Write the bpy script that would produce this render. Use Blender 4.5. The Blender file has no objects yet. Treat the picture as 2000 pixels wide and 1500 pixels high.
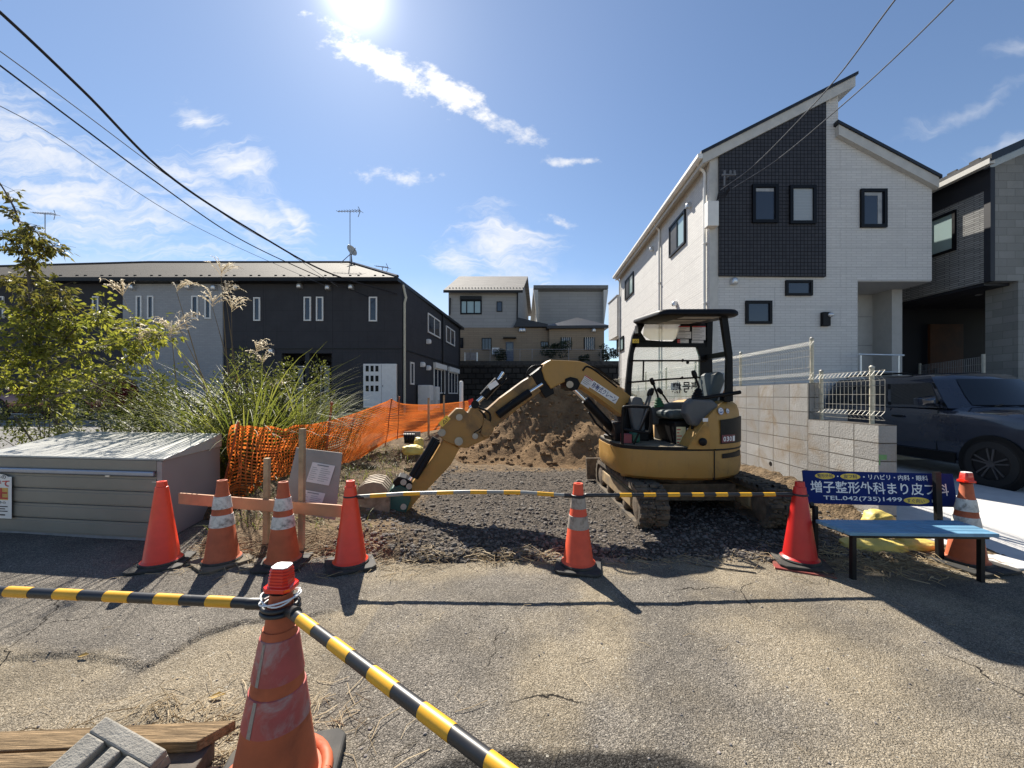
import bpy, bmesh, math, random
import numpy as np
from mathutils import Vector, Matrix, noise
R = math.radians
rnd = random.Random(7)
sc = bpy.context.scene

# ------------------------------------------------------------------ camera
CAM_H, F_PX, HOR = 1.45, 760.0, 772.0
cam_d = bpy.data.cameras.new("camera"); cam = bpy.data.objects.new("camera", cam_d)
sc.collection.objects.link(cam); sc.camera = cam
cam.location = (0, 0, CAM_H); cam.rotation_euler = (R(90), 0, 0)
cam_d.sensor_width = 36; cam_d.lens = 36 * F_PX / 2000; cam_d.shift_y = (HOR - 750) / 2000
cam_d.clip_start = 0.05; cam_d.clip_end = 3000
# ------------------------------------------------------------------ light
SUN_AZ, SUN_EL = R(-22), R(44)            # azimuth from +Y towards +X
SUN = Vector((math.sin(SUN_AZ) * math.cos(SUN_EL), math.cos(SUN_AZ) * math.cos(SUN_EL), math.sin(SUN_EL)))
sd = bpy.data.lights.new("sun", 'SUN'); so = bpy.data.objects.new("sun", sd); sc.collection.objects.link(so)
sd.energy = 5.0; sd.angle = R(0.55); sd.color = (1.0, 0.93, 0.82)
so.rotation_euler = (-SUN).to_track_quat('-Z', 'Y').to_euler(); so.location = (-6, 14, 20)
sc.view_settings.view_transform = 'Standard'; sc.view_settings.look = 'None'
sc.view_settings.gamma = 1; sc.view_settings.exposure = 1.15
SKY_STRENGTH = 0.062
sc.cycles.max_bounces = 8; sc.cycles.transparent_max_bounces = 12

def world():
    w = bpy.data.worlds.new("World"); sc.world = w; w.use_nodes = True
    nt = w.node_tree; N, L = nt.nodes, nt.links; N.clear()
    out = N.new('ShaderNodeOutputWorld'); bg = N.new('ShaderNodeBackground'); bg.inputs[1].default_value = SKY_STRENGTH
    sky = N.new('ShaderNodeTexSky'); sky.sky_type = 'NISHITA'; sky.sun_disc = False
    sky.sun_elevation = SUN_EL; sky.sun_rotation = SUN_AZ; sky.altitude = 100
    sky.air_density = 1.0; sky.dust_density = 0.0; sky.ozone_density = 2.0
    tc = N.new('ShaderNodeTexCoord')
    def math_(op, a, b=None, clamp=False):
        m = N.new('ShaderNodeMath'); m.operation = op; m.use_clamp = clamp
        for i, v in enumerate((a, b)):
            if v is None: continue
            if isinstance(v, (int, float)): m.inputs[i].default_value = v
            else: L.new(v, m.inputs[i])
        return m.outputs[0]
    sep = N.new('ShaderNodeSeparateXYZ'); L.new(tc.outputs['Generated'], sep.inputs[0])
    yy = math_('MAXIMUM', sep.outputs[1], 0.05)
    u = math_('DIVIDE', sep.outputs[0], yy); v = math_('DIVIDE', sep.outputs[2], yy)
    cmb = N.new('ShaderNodeCombineXYZ'); L.new(u, cmb.inputs[0]); L.new(v, cmb.inputs[1])
    uv = cmb.outputs[0]
    def nz(vec, scale, detail, rough, rot=0, sx=1, sy=1, dist=0):
        mp = N.new('ShaderNodeMapping'); mp.inputs['Rotation'].default_value = (0, 0, rot); mp.inputs['Scale'].default_value = (sx, sy, 1)
        L.new(vec, mp.inputs[0])
        t = N.new('ShaderNodeTexNoise'); t.inputs['Scale'].default_value = scale; t.inputs['Detail'].default_value = detail
        t.inputs['Roughness'].default_value = rough; t.inputs['Distortion'].default_value = dist
        L.new(mp.outputs[0], t.inputs['Vector']); return t
    wob = nz(uv, 5, 4, .6)
    sub = N.new('ShaderNodeVectorMath'); sub.operation = 'SUBTRACT'; L.new(wob.outputs['Color'], sub.inputs[0]); sub.inputs[1].default_value = (.5, .5, .5)
    scl = N.new('ShaderNodeVectorMath'); scl.operation = 'SCALE'; L.new(sub.outputs[0], scl.inputs[0]); scl.inputs['Scale'].default_value = .16
    add = N.new('ShaderNodeVectorMath'); L.new(uv, add.inputs[0]); L.new(scl.outputs[0], add.inputs[1])
    wuv = add.outputs[0]
    def blob(x0, y0, x1, y1, wid, vec=uv):
        a = ((x0 - 1000) / 760, (772 - y0) / 760); b = ((x1 - 1000) / 760, (772 - y1) / 760)
        cx, cy = (a[0] + b[0]) / 2, (a[1] + b[1]) / 2
        ln = math.hypot(b[0] - a[0], b[1] - a[1]) / 2; ang = math.atan2(b[1] - a[1], b[0] - a[0])
        mp = N.new('ShaderNodeMapping'); mp.vector_type = 'TEXTURE'
        mp.inputs['Location'].default_value = (cx, cy, 0); mp.inputs['Rotation'].default_value = (0, 0, ang)
        mp.inputs['Scale'].default_value = (ln, wid / 760, 1); L.new(vec, mp.inputs[0])
        le = N.new('ShaderNodeVectorMath'); le.operation = 'LENGTH'; L.new(mp.outputs[0], le.inputs[0])
        return math_('SUBTRACT', 1.0, le.outputs['Value'])
    def mx(lst):
        r = lst[0]
        for q in lst[1:]: r = math_('MAXIMUM', r, q)
        return r
    def sstep(val, lo, hi, top=1.0):
        m = N.new('ShaderNodeMapRange'); m.interpolation_type = 'SMOOTHSTEP'; L.new(val, m.inputs[0])
        m.inputs[1].default_value = lo; m.inputs[2].default_value = hi; m.inputs[3].default_value = 0; m.inputs[4].default_value = top
        return m.outputs[0]
    # dense bright streak
    fine = nz(uv, 22, 9, .62, 0.55, .8, 1.2)
    d1 = mx([blob(600, 45, 900, 205, 34), blob(760, 115, 985, 238, 36)])
    d1 = math_('ADD', d1, math_('MULTIPLY', math_('SUBTRACT', fine.outputs[0], .5), 2.6))
    c1 = sstep(d1, .0, .75, 1.0)
    d1b = math_('ADD', mx([blob(900, 220, 1110, 295, 26), blob(660, 335, 870, 352, 26), blob(1050, 425, 1130, 445, 18), blob(1690 - 650, 318, 1180, 312, 12)]),
                math_('MULTIPLY', math_('SUBTRACT', fine.outputs[0], .5), 3.0))
    c1b = sstep(d1b, .2, 1.3, .8)
    # soft wisps
    wis = nz(wuv, 6, 10, .66, R(26), .42, 2.8, .8)
    big = nz(uv, 3.0, 5, .55)
    d2 = mx([blob(-260, 250, 520, 540, 125, wuv), blob(380, 290, 560, 380, 55, wuv), blob(520, 360, 640, 470, 22, wuv), blob(560, 410, 625, 470, 26, wuv),
             blob(350, 185, 450, 260, 28, wuv), blob(820, 480, 960, 540, 42, wuv), blob(880, 430, 1110, 540, 75, wuv), blob(900, 500, 1110, 600, 70, wuv),
             blob(-300, 100, 330, 420, 110, wuv), blob(250, 300, 700, 520, 60, wuv)])
    d2 = math_('ADD', d2, math_('MULTIPLY', math_('SUBTRACT', wis.outputs[0], .52), 3.4))
    c2 = sstep(d2, -.1, 1.25, .85)
    d3 = math_('ADD', mx([blob(1700, 300, 2080, 140, 26, wuv), blob(1850, 330, 2100, 250, 30, wuv), blob(1900, 110, 2100, 80, 30, wuv)]),
               math_('MULTIPLY', math_('SUBTRACT', wis.outputs[0], .52), 1.5))
    c3 = sstep(d3, .1, 1.4, .4)
    veil = mx([blob(-600, 520, 800, 560, 70), blob(600, 600, 1500, 600, 80)])
    c4 = sstep(math_('ADD', veil, math_('MULTIPLY', math_('SUBTRACT', big.outputs[0], .5), 1.6)), 0, 1.2, .55)
    dens = mx([c1, c1b, c2, c3, c4])
    # aureole of the sun in the air
    dot = N.new('ShaderNodeVectorMath'); dot.operation = 'DOT_PRODUCT'; L.new(tc.outputs['Generated'], dot.inputs[0]); dot.inputs[1].default_value = SUN
    dp = math_('MAXIMUM', dot.outputs['Value'], 0)
    g1 = math_('MULTIPLY', math_('POWER', dp, 900), 9.0); g2 = math_('MULTIPLY', math_('POWER', dp, 80), 1.6); g3 = math_('MULTIPLY', math_('POWER', dp, 9), 1.1)
    glow = math_('ADD', math_('ADD', g1, g2), g3)
    mixs = N.new('ShaderNodeMix'); mixs.data_type = 'RGBA'; L.new(dens, mixs.inputs[0])
    tint = N.new('ShaderNodeMix'); tint.data_type = 'RGBA'; tint.blend_type = 'MULTIPLY'; tint.inputs[0].default_value = 1; tint.inputs[7].default_value = SKY_TINT
    L.new(sky.outputs[0], tint.inputs[6]); L.new(tint.outputs[2], mixs.inputs[6])
    mixs.inputs[7].default_value = CLOUD_COL
    addg = N.new('ShaderNodeMix'); addg.data_type = 'RGBA'; addg.blend_type = 'ADD'; addg.inputs[0].default_value = 1
    gc = N.new('ShaderNodeVectorMath'); gc.operation = 'SCALE'; gc.inputs[0].default_value = (1, .97, .92); L.new(glow, gc.inputs['Scale'])
    L.new(mixs.outputs[2], addg.inputs[6]); L.new(gc.outputs[0], addg.inputs[7])
    L.new(addg.outputs[2], bg.inputs[0]); L.new(bg.outputs[0], out.inputs[0])
SKY_TINT = (.98, .98, 1.0, 1)
CLOUD_COL = (7.0, 7.05, 7.2, 1)
world()

# ------------------------------------------------------------------ helpers
def P(px, py, Y):
    """a point of the place: seen direction and its measured distance"""
    return Vector(((px - 1000) / F_PX * Y, Y, CAM_H - (py - HOR) / F_PX * Y))
def sst(a, b, x):
    t = min(1, max(0, (x - a) / (b - a))); return t * t * (3 - 2 * t)
def link(o): sc.collection.objects.link(o); return o
def tag(o, label=None, cat=None, group=None, kind=None):
    if label: o['label'] = label
    if cat: o['category'] = cat
    if group: o['group'] = group
    if kind: o['kind'] = kind
    return o
def thing(name, loc, label, cat, group=None):
    o = bpy.data.objects.new(name, None); o.empty_display_size = .1; o.location = loc
    return tag(link(o), label, cat, group)
ROOTLOC = {}
def rootloc(o):
    v = Vector((0, 0, 0))
    while o is not None: v += Vector(o.location); o = o.parent
    return v
def copy_tree(o, parent=None):
    c = o.copy(); sc.collection.objects.link(c)
    if parent is not None: c.parent = parent
    for ch in list(o.children): copy_tree(ch, c)
    return c

class MB:
    """collects shapes (world coordinates) for ONE mesh object"""
    def __init__(s): s.v = []; s.f = []; s.m = []; s.cur = 0
    def add(s, vs, fs):
        b = len(s.v); s.v += [tuple(p) for p in vs]
        for f in fs: s.f.append(tuple(i + b for i in f)); s.m.append(s.cur)
        return s
    def bx(s, x0, x1, y0, y1, z0, z1):
        v = [(x, y, z) for z in (z0, z1) for y in (y0, y1) for x in (x0, x1)]
        return s.add(v, [(0, 2, 3, 1), (4, 5, 7, 6), (0, 1, 5, 4), (2, 6, 7, 3), (0, 4, 6, 2), (1, 3, 7, 5)])
    def obx(s, c, sx, sy, sz, rot):
        M3 = rot if isinstance(rot, Matrix) else Matrix.Rotation(rot, 3, 'Z'); c = Vector(c)
        v = [c + M3 @ Vector((x, y, z)) for z in (-sz / 2, sz / 2) for y in (-sy / 2, sy / 2) for x in (-sx / 2, sx / 2)]
        return s.add(v, [(0, 2, 3, 1), (4, 5, 7, 6), (0, 1, 5, 4), (2, 6, 7, 3), (0, 4, 6, 2), (1, 3, 7, 5)])
    def prism(s, pts, vec):
        pts = [Vector(p) for p in pts]; vec = Vector(vec); n = len(pts)
        v = pts + [p + vec for p in pts]
        return s.add(v, [tuple(range(n))[::-1], tuple(range(n, 2 * n))] + [(i, (i + 1) % n, n + (i + 1) % n, n + i) for i in range(n)])
    def bar(s, a, b, w, h, up=(0, 0, 1)):
        a, b = Vector(a), Vector(b); d = (b - a).normalized(); up = Vector(up)
        if abs(d.dot(up)) > .97: up = Vector((1, 0, 0))
        x = d.cross(up).normalized() * (w / 2); y = x.cross(d).normalized() * (h / 2)
        return s.prism([a - x - y, a + x - y, a + x + y, a - x + y], b - a)
    def tube(s, pts, r, n=8, caps=True):
        pts = [Vector(p) for p in pts]; k = len(pts)
        rs = r if isinstance(r, (list, tuple)) else [r] * k
        prev = None; vs = []
        for i in range(k):
            t = (pts[min(i + 1, k - 1)] - pts[max(i - 1, 0)]).normalized()
            if prev is None:
                a = t.orthogonal().normalized()
            else:
                a = (prev - t * prev.dot(t)); a = a.normalized() if a.length > 1e-6 else t.orthogonal().normalized()
            prev = a; b = t.cross(a)
            for j in range(n):
                th = 2 * math.pi * j / n; vs.append(pts[i] + (a * math.cos(th) + b * math.sin(th)) * rs[i])
        fs = [(i * n + j, i * n + (j + 1) % n, (i + 1) * n + (j + 1) % n, (i + 1) * n + j) for i in range(k - 1) for j in range(n)]
        if caps: fs += [tuple(range(n))[::-1], tuple(range((k - 1) * n, k * n))]
        return s.add(vs, fs)
    def cyl(s, a, b, r, n=16): return s.tube([a, b], r, n)
    def lathe(s, prof, c, n=24, axis=(0, 0, 1)):
        q = Vector((0, 0, 1)).rotation_difference(Vector(axis).normalized()); c = Vector(c); k = len(prof)
        vs = [c + q @ Vector((r * math.cos(2 * math.pi * j / n), r * math.sin(2 * math.pi * j / n), z)) for r, z in prof for j in range(n)]
        fs = [(i * n + j, i * n + (j + 1) % n, (i + 1) * n + (j + 1) % n, (i + 1) * n + j) for i in range(k - 1) for j in range(n)]
        fs += [tuple(range(n))[::-1], tuple(range((k - 1) * n, k * n))]
        return s.add(vs, fs)
    def loft(s, rings, caps=True, closed=True):
        k, n = len(rings), len(rings[0]); vs = [p for r in rings for p in r]
        m = n if closed else n - 1
        fs = [(i * n + j, i * n + (j + 1) % n, (i + 1) * n + (j + 1) % n, (i + 1) * n + j) for i in range(k - 1) for j in range(m)]
        if caps: fs += [tuple(range(n))[::-1], tuple(range((k - 1) * n, k * n))]
        return s.add(vs, fs)
    def ball(s, c, rx, ry, rz, n=10, m=7):
        c = Vector(c); vs = []; fs = []
        for i in range(m + 1):
            ph = math.pi * i / m
            for j in range(n):
                th = 2 * math.pi * j / n
                vs.append(c + Vector((rx * math.sin(ph) * math.cos(th), ry * math.sin(ph) * math.sin(th), rz * math.cos(ph))))
        for i in range(m):
            for j in range(n): fs.append((i * n + j, (i + 1) * n + j, (i + 1) * n + (j + 1) % n, i * n + (j + 1) % n))
        return s.add(vs, fs)
    def build(s, name, mat, parent=None, smooth=None, bevel=0, seg=2, loc=None, fix=True):
        me = bpy.data.meshes.new(name)
        off = rootloc(parent) if parent is not None else Vector(loc or (0, 0, 0))
        a = np.array(s.v, dtype=float).reshape(-1, 3) - np.array(off)
        me.from_pydata(a.tolist(), [], s.f)
        mats = mat if isinstance(mat, (list, tuple)) else [mat]
        for m in mats: me.materials.append(m)
        if len(mats) > 1: me.polygons.foreach_set('material_index', s.m)
        if fix:
            bm = bmesh.new(); bm.from_mesh(me); bmesh.ops.recalc_face_normals(bm, faces=bm.faces); bm.to_mesh(me); bm.free()
        if smooth is not None:
            me.polygons.foreach_set('use_smooth', [True] * len(me.polygons))
            if smooth < 180: me.set_sharp_from_angle(angle=R(smooth))
        me.update()
        o = link(bpy.data.objects.new(name, me))
        if parent is not None: o.parent = parent
        else: o.location = off
        if bevel:
            b = o.modifiers.new('bevel', 'BEVEL'); b.width = bevel; b.segments = seg; b.limit_method = 'ANGLE'; b.angle_limit = R(40)
        return o
def curve(pts, n):
    """smooth polyline through points"""
    pts = [Vector(p) for p in pts]; out = []
    ext = [pts[0] * 2 - pts[1]] + pts + [pts[-1] * 2 - pts[-2]]
    for i in range(1, len(ext) - 2):
        p0, p1, p2, p3 = ext[i - 1:i + 3]
        for k in range(n):
            t = k / n
            out.append(.5 * ((2 * p1) + (p2 - p0) * t + (2 * p0 - 5 * p1 + 4 * p2 - p3) * t * t + (3 * p1 - p0 - 3 * p2 + p3) * t ** 3))
    out.append(pts[-1]); return out
_TXT = {}
def text_geo(body, bold=0.0):
    k = (body, bold)
    if k in _TXT: return _TXT[k]
    cu = bpy.data.curves.new('lettering', 'FONT'); cu.body = body; cu.size = 1; cu.resolution_u = 3; cu.offset = bold
    o = bpy.data.objects.new('lettering', cu); sc.collection.objects.link(o)
    me = bpy.data.meshes.new_from_object(o.evaluated_get(bpy.context.evaluated_depsgraph_get()))
    vs = [v.co.copy() for v in me.vertices]; fs = [tuple(p.vertices) for p in me.polygons]
    bpy.data.objects.remove(o); bpy.data.curves.remove(cu); bpy.data.meshes.remove(me)
    x0 = min(v.x for v in vs); x1 = max(v.x for v in vs); y0 = min(v.y for v in vs); y1 = max(v.y for v in vs)
    _TXT[k] = ([((v.x - x0) / (x1 - x0), (v.y - y0) / (y1 - y0)) for v in vs], fs)
    return _TXT[k]
def put_text(mb, body, o, xd, yd, w, h, lift=.0015, bold=0.012):
    """lettering lying on a surface: o = lower left corner, xd / yd unit directions"""
    vs, fs = text_geo(body, bold); o, xd, yd = Vector(o), Vector(xd).normalized(), Vector(yd).normalized(); n = xd.cross(yd) * lift
    mb.add([o + xd * (x * w) + yd * (y * h) + n for x, y in vs], fs)
def put_disc(mb, c, xd, yd, rx, ry, lift=.001, n=28):
    c, xd, yd = Vector(c), Vector(xd).normalized(), Vector(yd).normalized(); nn = xd.cross(yd) * lift
    mb.add([c + xd * (rx * math.cos(2 * math.pi * i / n)) + yd * (ry * math.sin(2 * math.pi * i / n)) + nn for i in range(n)], [tuple(range(n))])
def put_rect(mb, o, xd, yd, w, h, lift=.001):
    o, xd, yd = Vector(o), Vector(xd).normalized(), Vector(yd).normalized(); nn = xd.cross(yd) * lift
    mb.add([o + nn, o + xd * w + nn, o + xd * w + yd * h + nn, o + yd * h + nn], [(0, 1, 2, 3)])

# ------------------------------------------------------------------ materials
def nodes_of(name):
    m = bpy.data.materials.new(name); m.use_nodes = True
    return m, m.node_tree.nodes, m.node_tree.links, m.node_tree.nodes['Principled BSDF']
def c4(c): return (c[0], c[1], c[2], 1)
def mixc(N, L, fac, a, b, mode='MIX'):
    m = N.new('ShaderNodeMix'); m.data_type = 'RGBA'; m.blend_type = mode
    for sock, val in ((m.inputs[0], fac), (m.inputs[6], a), (m.inputs[7], b)):
        if isinstance(val, (int, float)): sock.default_value = val
        elif isinstance(val, tuple): sock.default_value = c4(val)
        else: L.new(val, sock)
    return m.outputs[2]
def noise_(N, L, vec, scale, detail=4, rough=.55, dist=0):
    t = N.new('ShaderNodeTexNoise'); t.inputs['Scale'].default_value = scale; t.inputs['Detail'].default_value = detail
    t.inputs['Roughness'].default_value = rough; t.inputs['Distortion'].default_value = dist; L.new(vec, t.inputs['Vector']); return t.outputs[0]
def ramp(N, L, val, lo, hi, a=0., b=1.):
    m = N.new('ShaderNodeMapRange'); m.interpolation_type = 'SMOOTHSTEP'; L.new(val, m.inputs[0])
    for i, q in enumerate((lo, hi, a, b)): m.inputs[i + 1].default_value = q
    return m.outputs[0]
def bump_(N, L, h, bs, strength=.3, dist=.01, prev=None):
    b = N.new('ShaderNodeBump'); b.inputs['Strength'].default_value = strength; b.inputs['Distance'].default_value = dist
    L.new(h, b.inputs['Height'])
    if prev is not None: L.new(prev, b.inputs['Normal'])
    if bs is not None: L.new(b.outputs[0], bs.inputs['Normal'])
    return b.outputs[0]
def mat(name, col, rough=.6, metal=0, var=.18, scale=6, bump=0, bscale=60, dirt=None, damt=.5, dscale=3, coat=0, spec=.5, stretch=None):
    m, N, L, B = nodes_of(name); tc = N.new('ShaderNodeTexCoord').outputs['Object']
    if stretch:
        mp = N.new('ShaderNodeMapping'); mp.inputs['Scale'].default_value = stretch; L.new(tc, mp.inputs[0]); tc = mp.outputs[0]
    n = noise_(N, L, tc, scale, 6, .6)
    c = mixc(N, L, ramp(N, L, n, .3, .7), tuple(x * (1 - var) for x in col), tuple(min(1, x * (1 + var)) for x in col))
    r_ = None
    if dirt:
        d = noise_(N, L, tc, dscale, 8, .68, .4)
        f = ramp(N, L, d, 1 - damt - .12, 1 - damt + .18)
        c = mixc(N, L, f, c, dirt)
        r_ = ramp(N, L, f, 0, 1, rough, min(1, rough + .35))
    L.new(c, B.inputs['Base Color'])
    if r_ is not None: L.new(r_, B.inputs['Roughness'])
    else:
        L.new(ramp(N, L, n, .2, .8, max(.03, rough - .06), min(1, rough + .06)), B.inputs['Roughness'])
    B.inputs['Metallic'].default_value = metal; B.inputs['Coat Weight'].default_value = coat; B.inputs['Specular IOR Level'].default_value = spec
    if bump: bump_(N, L, noise_(N, L, tc, bscale, 5, .6), B, bump, .01)
    return m
def wall_vec(N, L):
    tc = N.new('ShaderNodeTexCoord'); sp = N.new('ShaderNodeSeparateXYZ'); L.new(tc.outputs['Object'], sp.inputs[0])
    a = N.new('ShaderNodeMath'); L.new(sp.outputs[0], a.inputs[0]); L.new(sp.outputs[1], a.inputs[1])
    cb = N.new('ShaderNodeCombineXYZ'); L.new(a.outputs[0], cb.inputs[0]); L.new(sp.outputs[2], cb.inputs[1]); return cb.outputs[0], tc.outputs['Object']
def brick(name, c1, c2, mortar, bw, rh, ms=.006, off=.5, rough=.75, var=.12, bump=.5, dirt=None, damt=.4, dscale=2.5, smooth=.1, fine=.1, freq=2, squash=1, bdist=.006, panel=None, streak=0.0):
    m, N, L, B = nodes_of(name); v, obj = wall_vec(N, L); B.inputs['Specular IOR Level'].default_value = .12
    t = N.new('ShaderNodeTexBrick'); L.new(v, t.inputs['Vector']); t.offset = off; t.offset_frequency = freq; t.squash = squash
    t.inputs['Scale'].default_value = 1; t.inputs['Brick Width'].default_value = bw; t.inputs['Row Height'].default_value = rh
    t.inputs['Mortar Size'].default_value = ms; t.inputs['Mortar Smooth'].default_value = smooth; t.inputs['Bias'].default_value = 0
    t.inputs['Color1'].default_value = c4(c1); t.inputs['Color2'].default_value = c4(c2); t.inputs['Mortar'].default_value = c4(mortar)
    n = noise_(N, L, obj, 1.3, 7, .65); c = mixc(N, L, ramp(N, L, n, .3, .7, 0, var), t.outputs[0], tuple(x * .55 for x in c1))
    if panel:
        t2 = N.new('ShaderNodeTexBrick'); L.new(v, t2.inputs['Vector']); t2.offset = .5; t2.inputs['Scale'].default_value = 1; t2.inputs['Brick Width'].default_value = panel[0]; t2.inputs['Row Height'].default_value = panel[1]
        t2.inputs['Mortar Size'].default_value = .006; t2.inputs['Mortar Smooth'].default_value = .3; c = mixc(N, L, ramp(N, L, t2.outputs[1], 0, 1, 0, .55), c, tuple(x * .45 for x in c1))
    if streak:
        mp = N.new('ShaderNodeMapping'); mp.inputs['Scale'].default_value = (3.5, .16, 1); L.new(v, mp.inputs[0])
        c = mixc(N, L, ramp(N, L, noise_(N, L, mp.outputs[0], 1.6, 7, .65), .5, .8, 0, streak), c, tuple(x * .5 for x in c1))
    if dirt: c = mixc(N, L, ramp(N, L, noise_(N, L, obj, dscale, 9, .7, .6), 1 - damt - .1, 1 - damt + .2, 0, .85), c, dirt)
    L.new(c, B.inputs['Base Color']); B.inputs['Roughness'].default_value = rough
    inv = N.new('ShaderNodeMath'); inv.operation = 'SUBTRACT'; inv.inputs[0].default_value = 1; L.new(t.outputs[1], inv.inputs[1])
    b1 = bump_(N, L, inv.outputs[0], None, bump, bdist)
    bump_(N, L, noise_(N, L, obj, 45, 6, .65), B, fine, .02, b1)
    return m
def glass(name, col, rough=.04, alpha=1.0):
    m, N, L, B = nodes_of(name); B.inputs['Base Color'].default_value = c4(col); B.inputs['Roughness'].default_value = rough
    B.inputs['Specular IOR Level'].default_value = .7
    if alpha < 1: B.inputs['Alpha'].default_value = alpha
    return m
def leaf(name, col, col2, trans=.45, rough=.5, tint=(1.0, 1.0, .55)):
    m, N, L, B = nodes_of(name); g = N.new('ShaderNodeNewGeometry')
    c = mixc(N, L, g.outputs['Random Per Island'], col, col2)
    L.new(c, B.inputs['Base Color']); B.inputs['Roughness'].default_value = rough
    t = N.new('ShaderNodeBsdfTranslucent'); L.new(mixc(N, L, 1.0, c, tint, 'MULTIPLY'), t.inputs[0])
    mx = N.new('ShaderNodeMixShader'); mx.inputs[0].default_value = trans; L.new(B.outputs[0], mx.inputs[1]); L.new(t.outputs[0], mx.inputs[2])
    L.new(mx.outputs[0], N['Material Output'].inputs[0]); return m

M = {}
M['black'] = mat('black_paint', (.010, .010, .011), .45, var=.3, spec=.3)
M['frame_black'] = mat('black_window_frame', (.004, .004, .006), .4, spec=.2)
M['alu'] = mat('aluminium', (.62, .63, .64), .35, .7, var=.08)
M['galv'] = mat('galvanised_steel', (.34, .33, .29), .5, .3, var=.2, scale=15)
M['cream_steel'] = mat('cream_post', (.5, .47, .36), .5, 0, var=.15, scale=20)
M['white_trim'] = mat('white_trim', (.72, .71, .68), .5, var=.05)
M['grey_trim'] = mat('grey_trim', (.5, .49, .46), .6, var=.07)
M['brick_white'] = brick('white_brick_siding', (.64, .63, .61), (.59, .58, .565), (.49, .48, .465), .235, .06, .006, .5, .7, var=.1, bump=.35, fine=.15, panel=(3.03, .455), streak=.22)
M['tile_dark'] = brick('charcoal_square_tile', (.050, .052, .062), (.062, .064, .075), (.010, .010, .012), .083, .083, .007, 0, .55, var=.2, bump=.7)
M['roof_dark'] = mat('dark_roof_metal', (.02, .022, .028), .4, .3)
M['glass_dark'] = glass('dark_window_glass', (.03, .038, .055))
M['glass_pale'] = glass('pale_frosted_glass', (.30, .40, .40), .12)
M['blind'] = brick('white_blind', (.36, .40, .43), (.38, .42, .45), (.28, .32, .35), 5, .035, .004, 0, .35, bump=.3)
M['stone_stack'] = brick('grey_thin_stone', (.34, .34, .33), (.22, .22, .22), (.06, .06, .06), .30, .045, .006, .37, .85, var=.3, bump=1, freq=2)
M['stone_grey'] = brick('grey_stone_tile', (.30, .30, .285), (.22, .22, .21), (.18, .18, .17), .36, .17, .006, .5, .85, var=.4, bump=.5, fine=.4)
M['black_siding'] = mat('black_siding', (.012, .014, .022), .6)
M['brown_door'] = mat('brown_wood_door', (.10, .035, .012), .5, var=.3, scale=3)
M['apt_dark'] = brick('charcoal_render', (.054, .054, .060), (.057, .057, .063), (.038, .038, .042), 3.03, 2.9, .012, 0, .8, var=.3, bump=.3, fine=.25, panel=(1.51, .455), streak=.45)
M['apt_white'] = brick('pale_brick_siding', (.36, .365, .375), (.32, .325, .335), (.29, .295, .30), .23, .075, .008, .5, .8, var=.1, bump=.4)
M['roof_tile'] = brick('weathered_slate', (.068, .060, .049), (.054, .049, .041), (.030, .028, .025), .6, .14, .012, .5, .8, var=.35, bump=.6)
M['roof_grey'] = brick('grey_slate', (.24, .225, .21), (.20, .19, .18), (.14, .135, .13), .9, .2, .015, .5, .8, var=.25, bump=.5)
M['siding_grey'] = brick('light_grey_siding', (.34, .335, .325), (.31, .305, .30), (.25, .245, .24), 1.9, .3, .012, .5, .8, bump=.3)
M['siding_tan'] = brick('tan_siding', (.30, .235, .165), (.27, .21, .15), (.20, .16, .115), .9, .16, .01, .5, .8, bump=.3)
M['retain'] = brick('dark_stone_masonry', (.06, .058, .055), (.025, .025, .026), (.010, .010, .010), .62, .42, .05, .5, .95, var=.5, bump=1, fine=.7, bdist=.06, smooth=.6)
M['block'] = brick('concrete_block', (.385, .38, .365), (.275, .27, .26), (.07, .063, .055), .40, .20, .007, 0, .9, var=.6, bump=.8, dirt=(.22, .165, .105), damt=.45, dscale=2.2, fine=.5)
M['concrete'] = mat('concrete', (.42, .41, .39), .85, var=.14, bump=.3, bscale=90, dirt=(.30, .285, .25), damt=.38, dscale=2)
M['drive'] = mat('pale_concrete_drive', (.52, .51, .495), .85, var=.06, bump=.25, bscale=120, dirt=(.42, .405, .385), damt=.35, dscale=1.3)
M['cone_red'] = mat('red_cone_plastic', (.78, .050, .016), .42, var=.08, dirt=(.45, .06, .03), damt=.25, dscale=7, coat=.1)
M['cone_dark_red'] = mat('deep_red_cone_plastic', (.52, .016, .014), .4, var=.08, dirt=(.30, .03, .02), damt=.25, dscale=7, coat=.1)
M['cone_old'] = mat('faded_orange_plastic', (.44, .10, .035), .65, var=.18, dirt=(.25, .07, .035), damt=.42, dscale=5)
M['cone_bright_old'] = mat('scuffed_orange_plastic', (.72, .085, .03), .55, var=.12, dirt=(.30, .06, .03), damt=.33, dscale=6)
M['band_dirty'] = mat('dirty_white_band', (.62, .60, .56), .6, var=.1, dirt=(.16, .15, .135), damt=.46, dscale=16)
M['band_grey'] = mat('worn_grey_band', (.36, .31, .26), .7, var=.15, dirt=(.16, .12, .09), damt=.45, dscale=12)
M['band_red'] = mat('worn_pink_red_band', (.40, .075, .065), .55, var=.2, dirt=(.40, .32, .29), damt=.42, dscale=9)
M['rubber'] = mat('black_rubber', (.03, .029, .027), .8, var=.3, dirt=(.13, .115, .09), damt=.4, dscale=6)
M['rubber_brown'] = mat('dusty_brown_rubber', (.10, .085, .06), .9, var=.3, dirt=(.20, .165, .115), damt=.5, dscale=6)
M['lens'] = glass('red_lamp_lens', (.75, .025, .01), .08)
M['white_sticker'] = mat('white_sticker', (.72, .71, .69), .5, var=.05)
M['yellow_tape'] = mat('yellow_tape', (.70, .36, .018), .42, var=.1, dirt=(.35, .17, .03), damt=.28, dscale=14)
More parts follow.
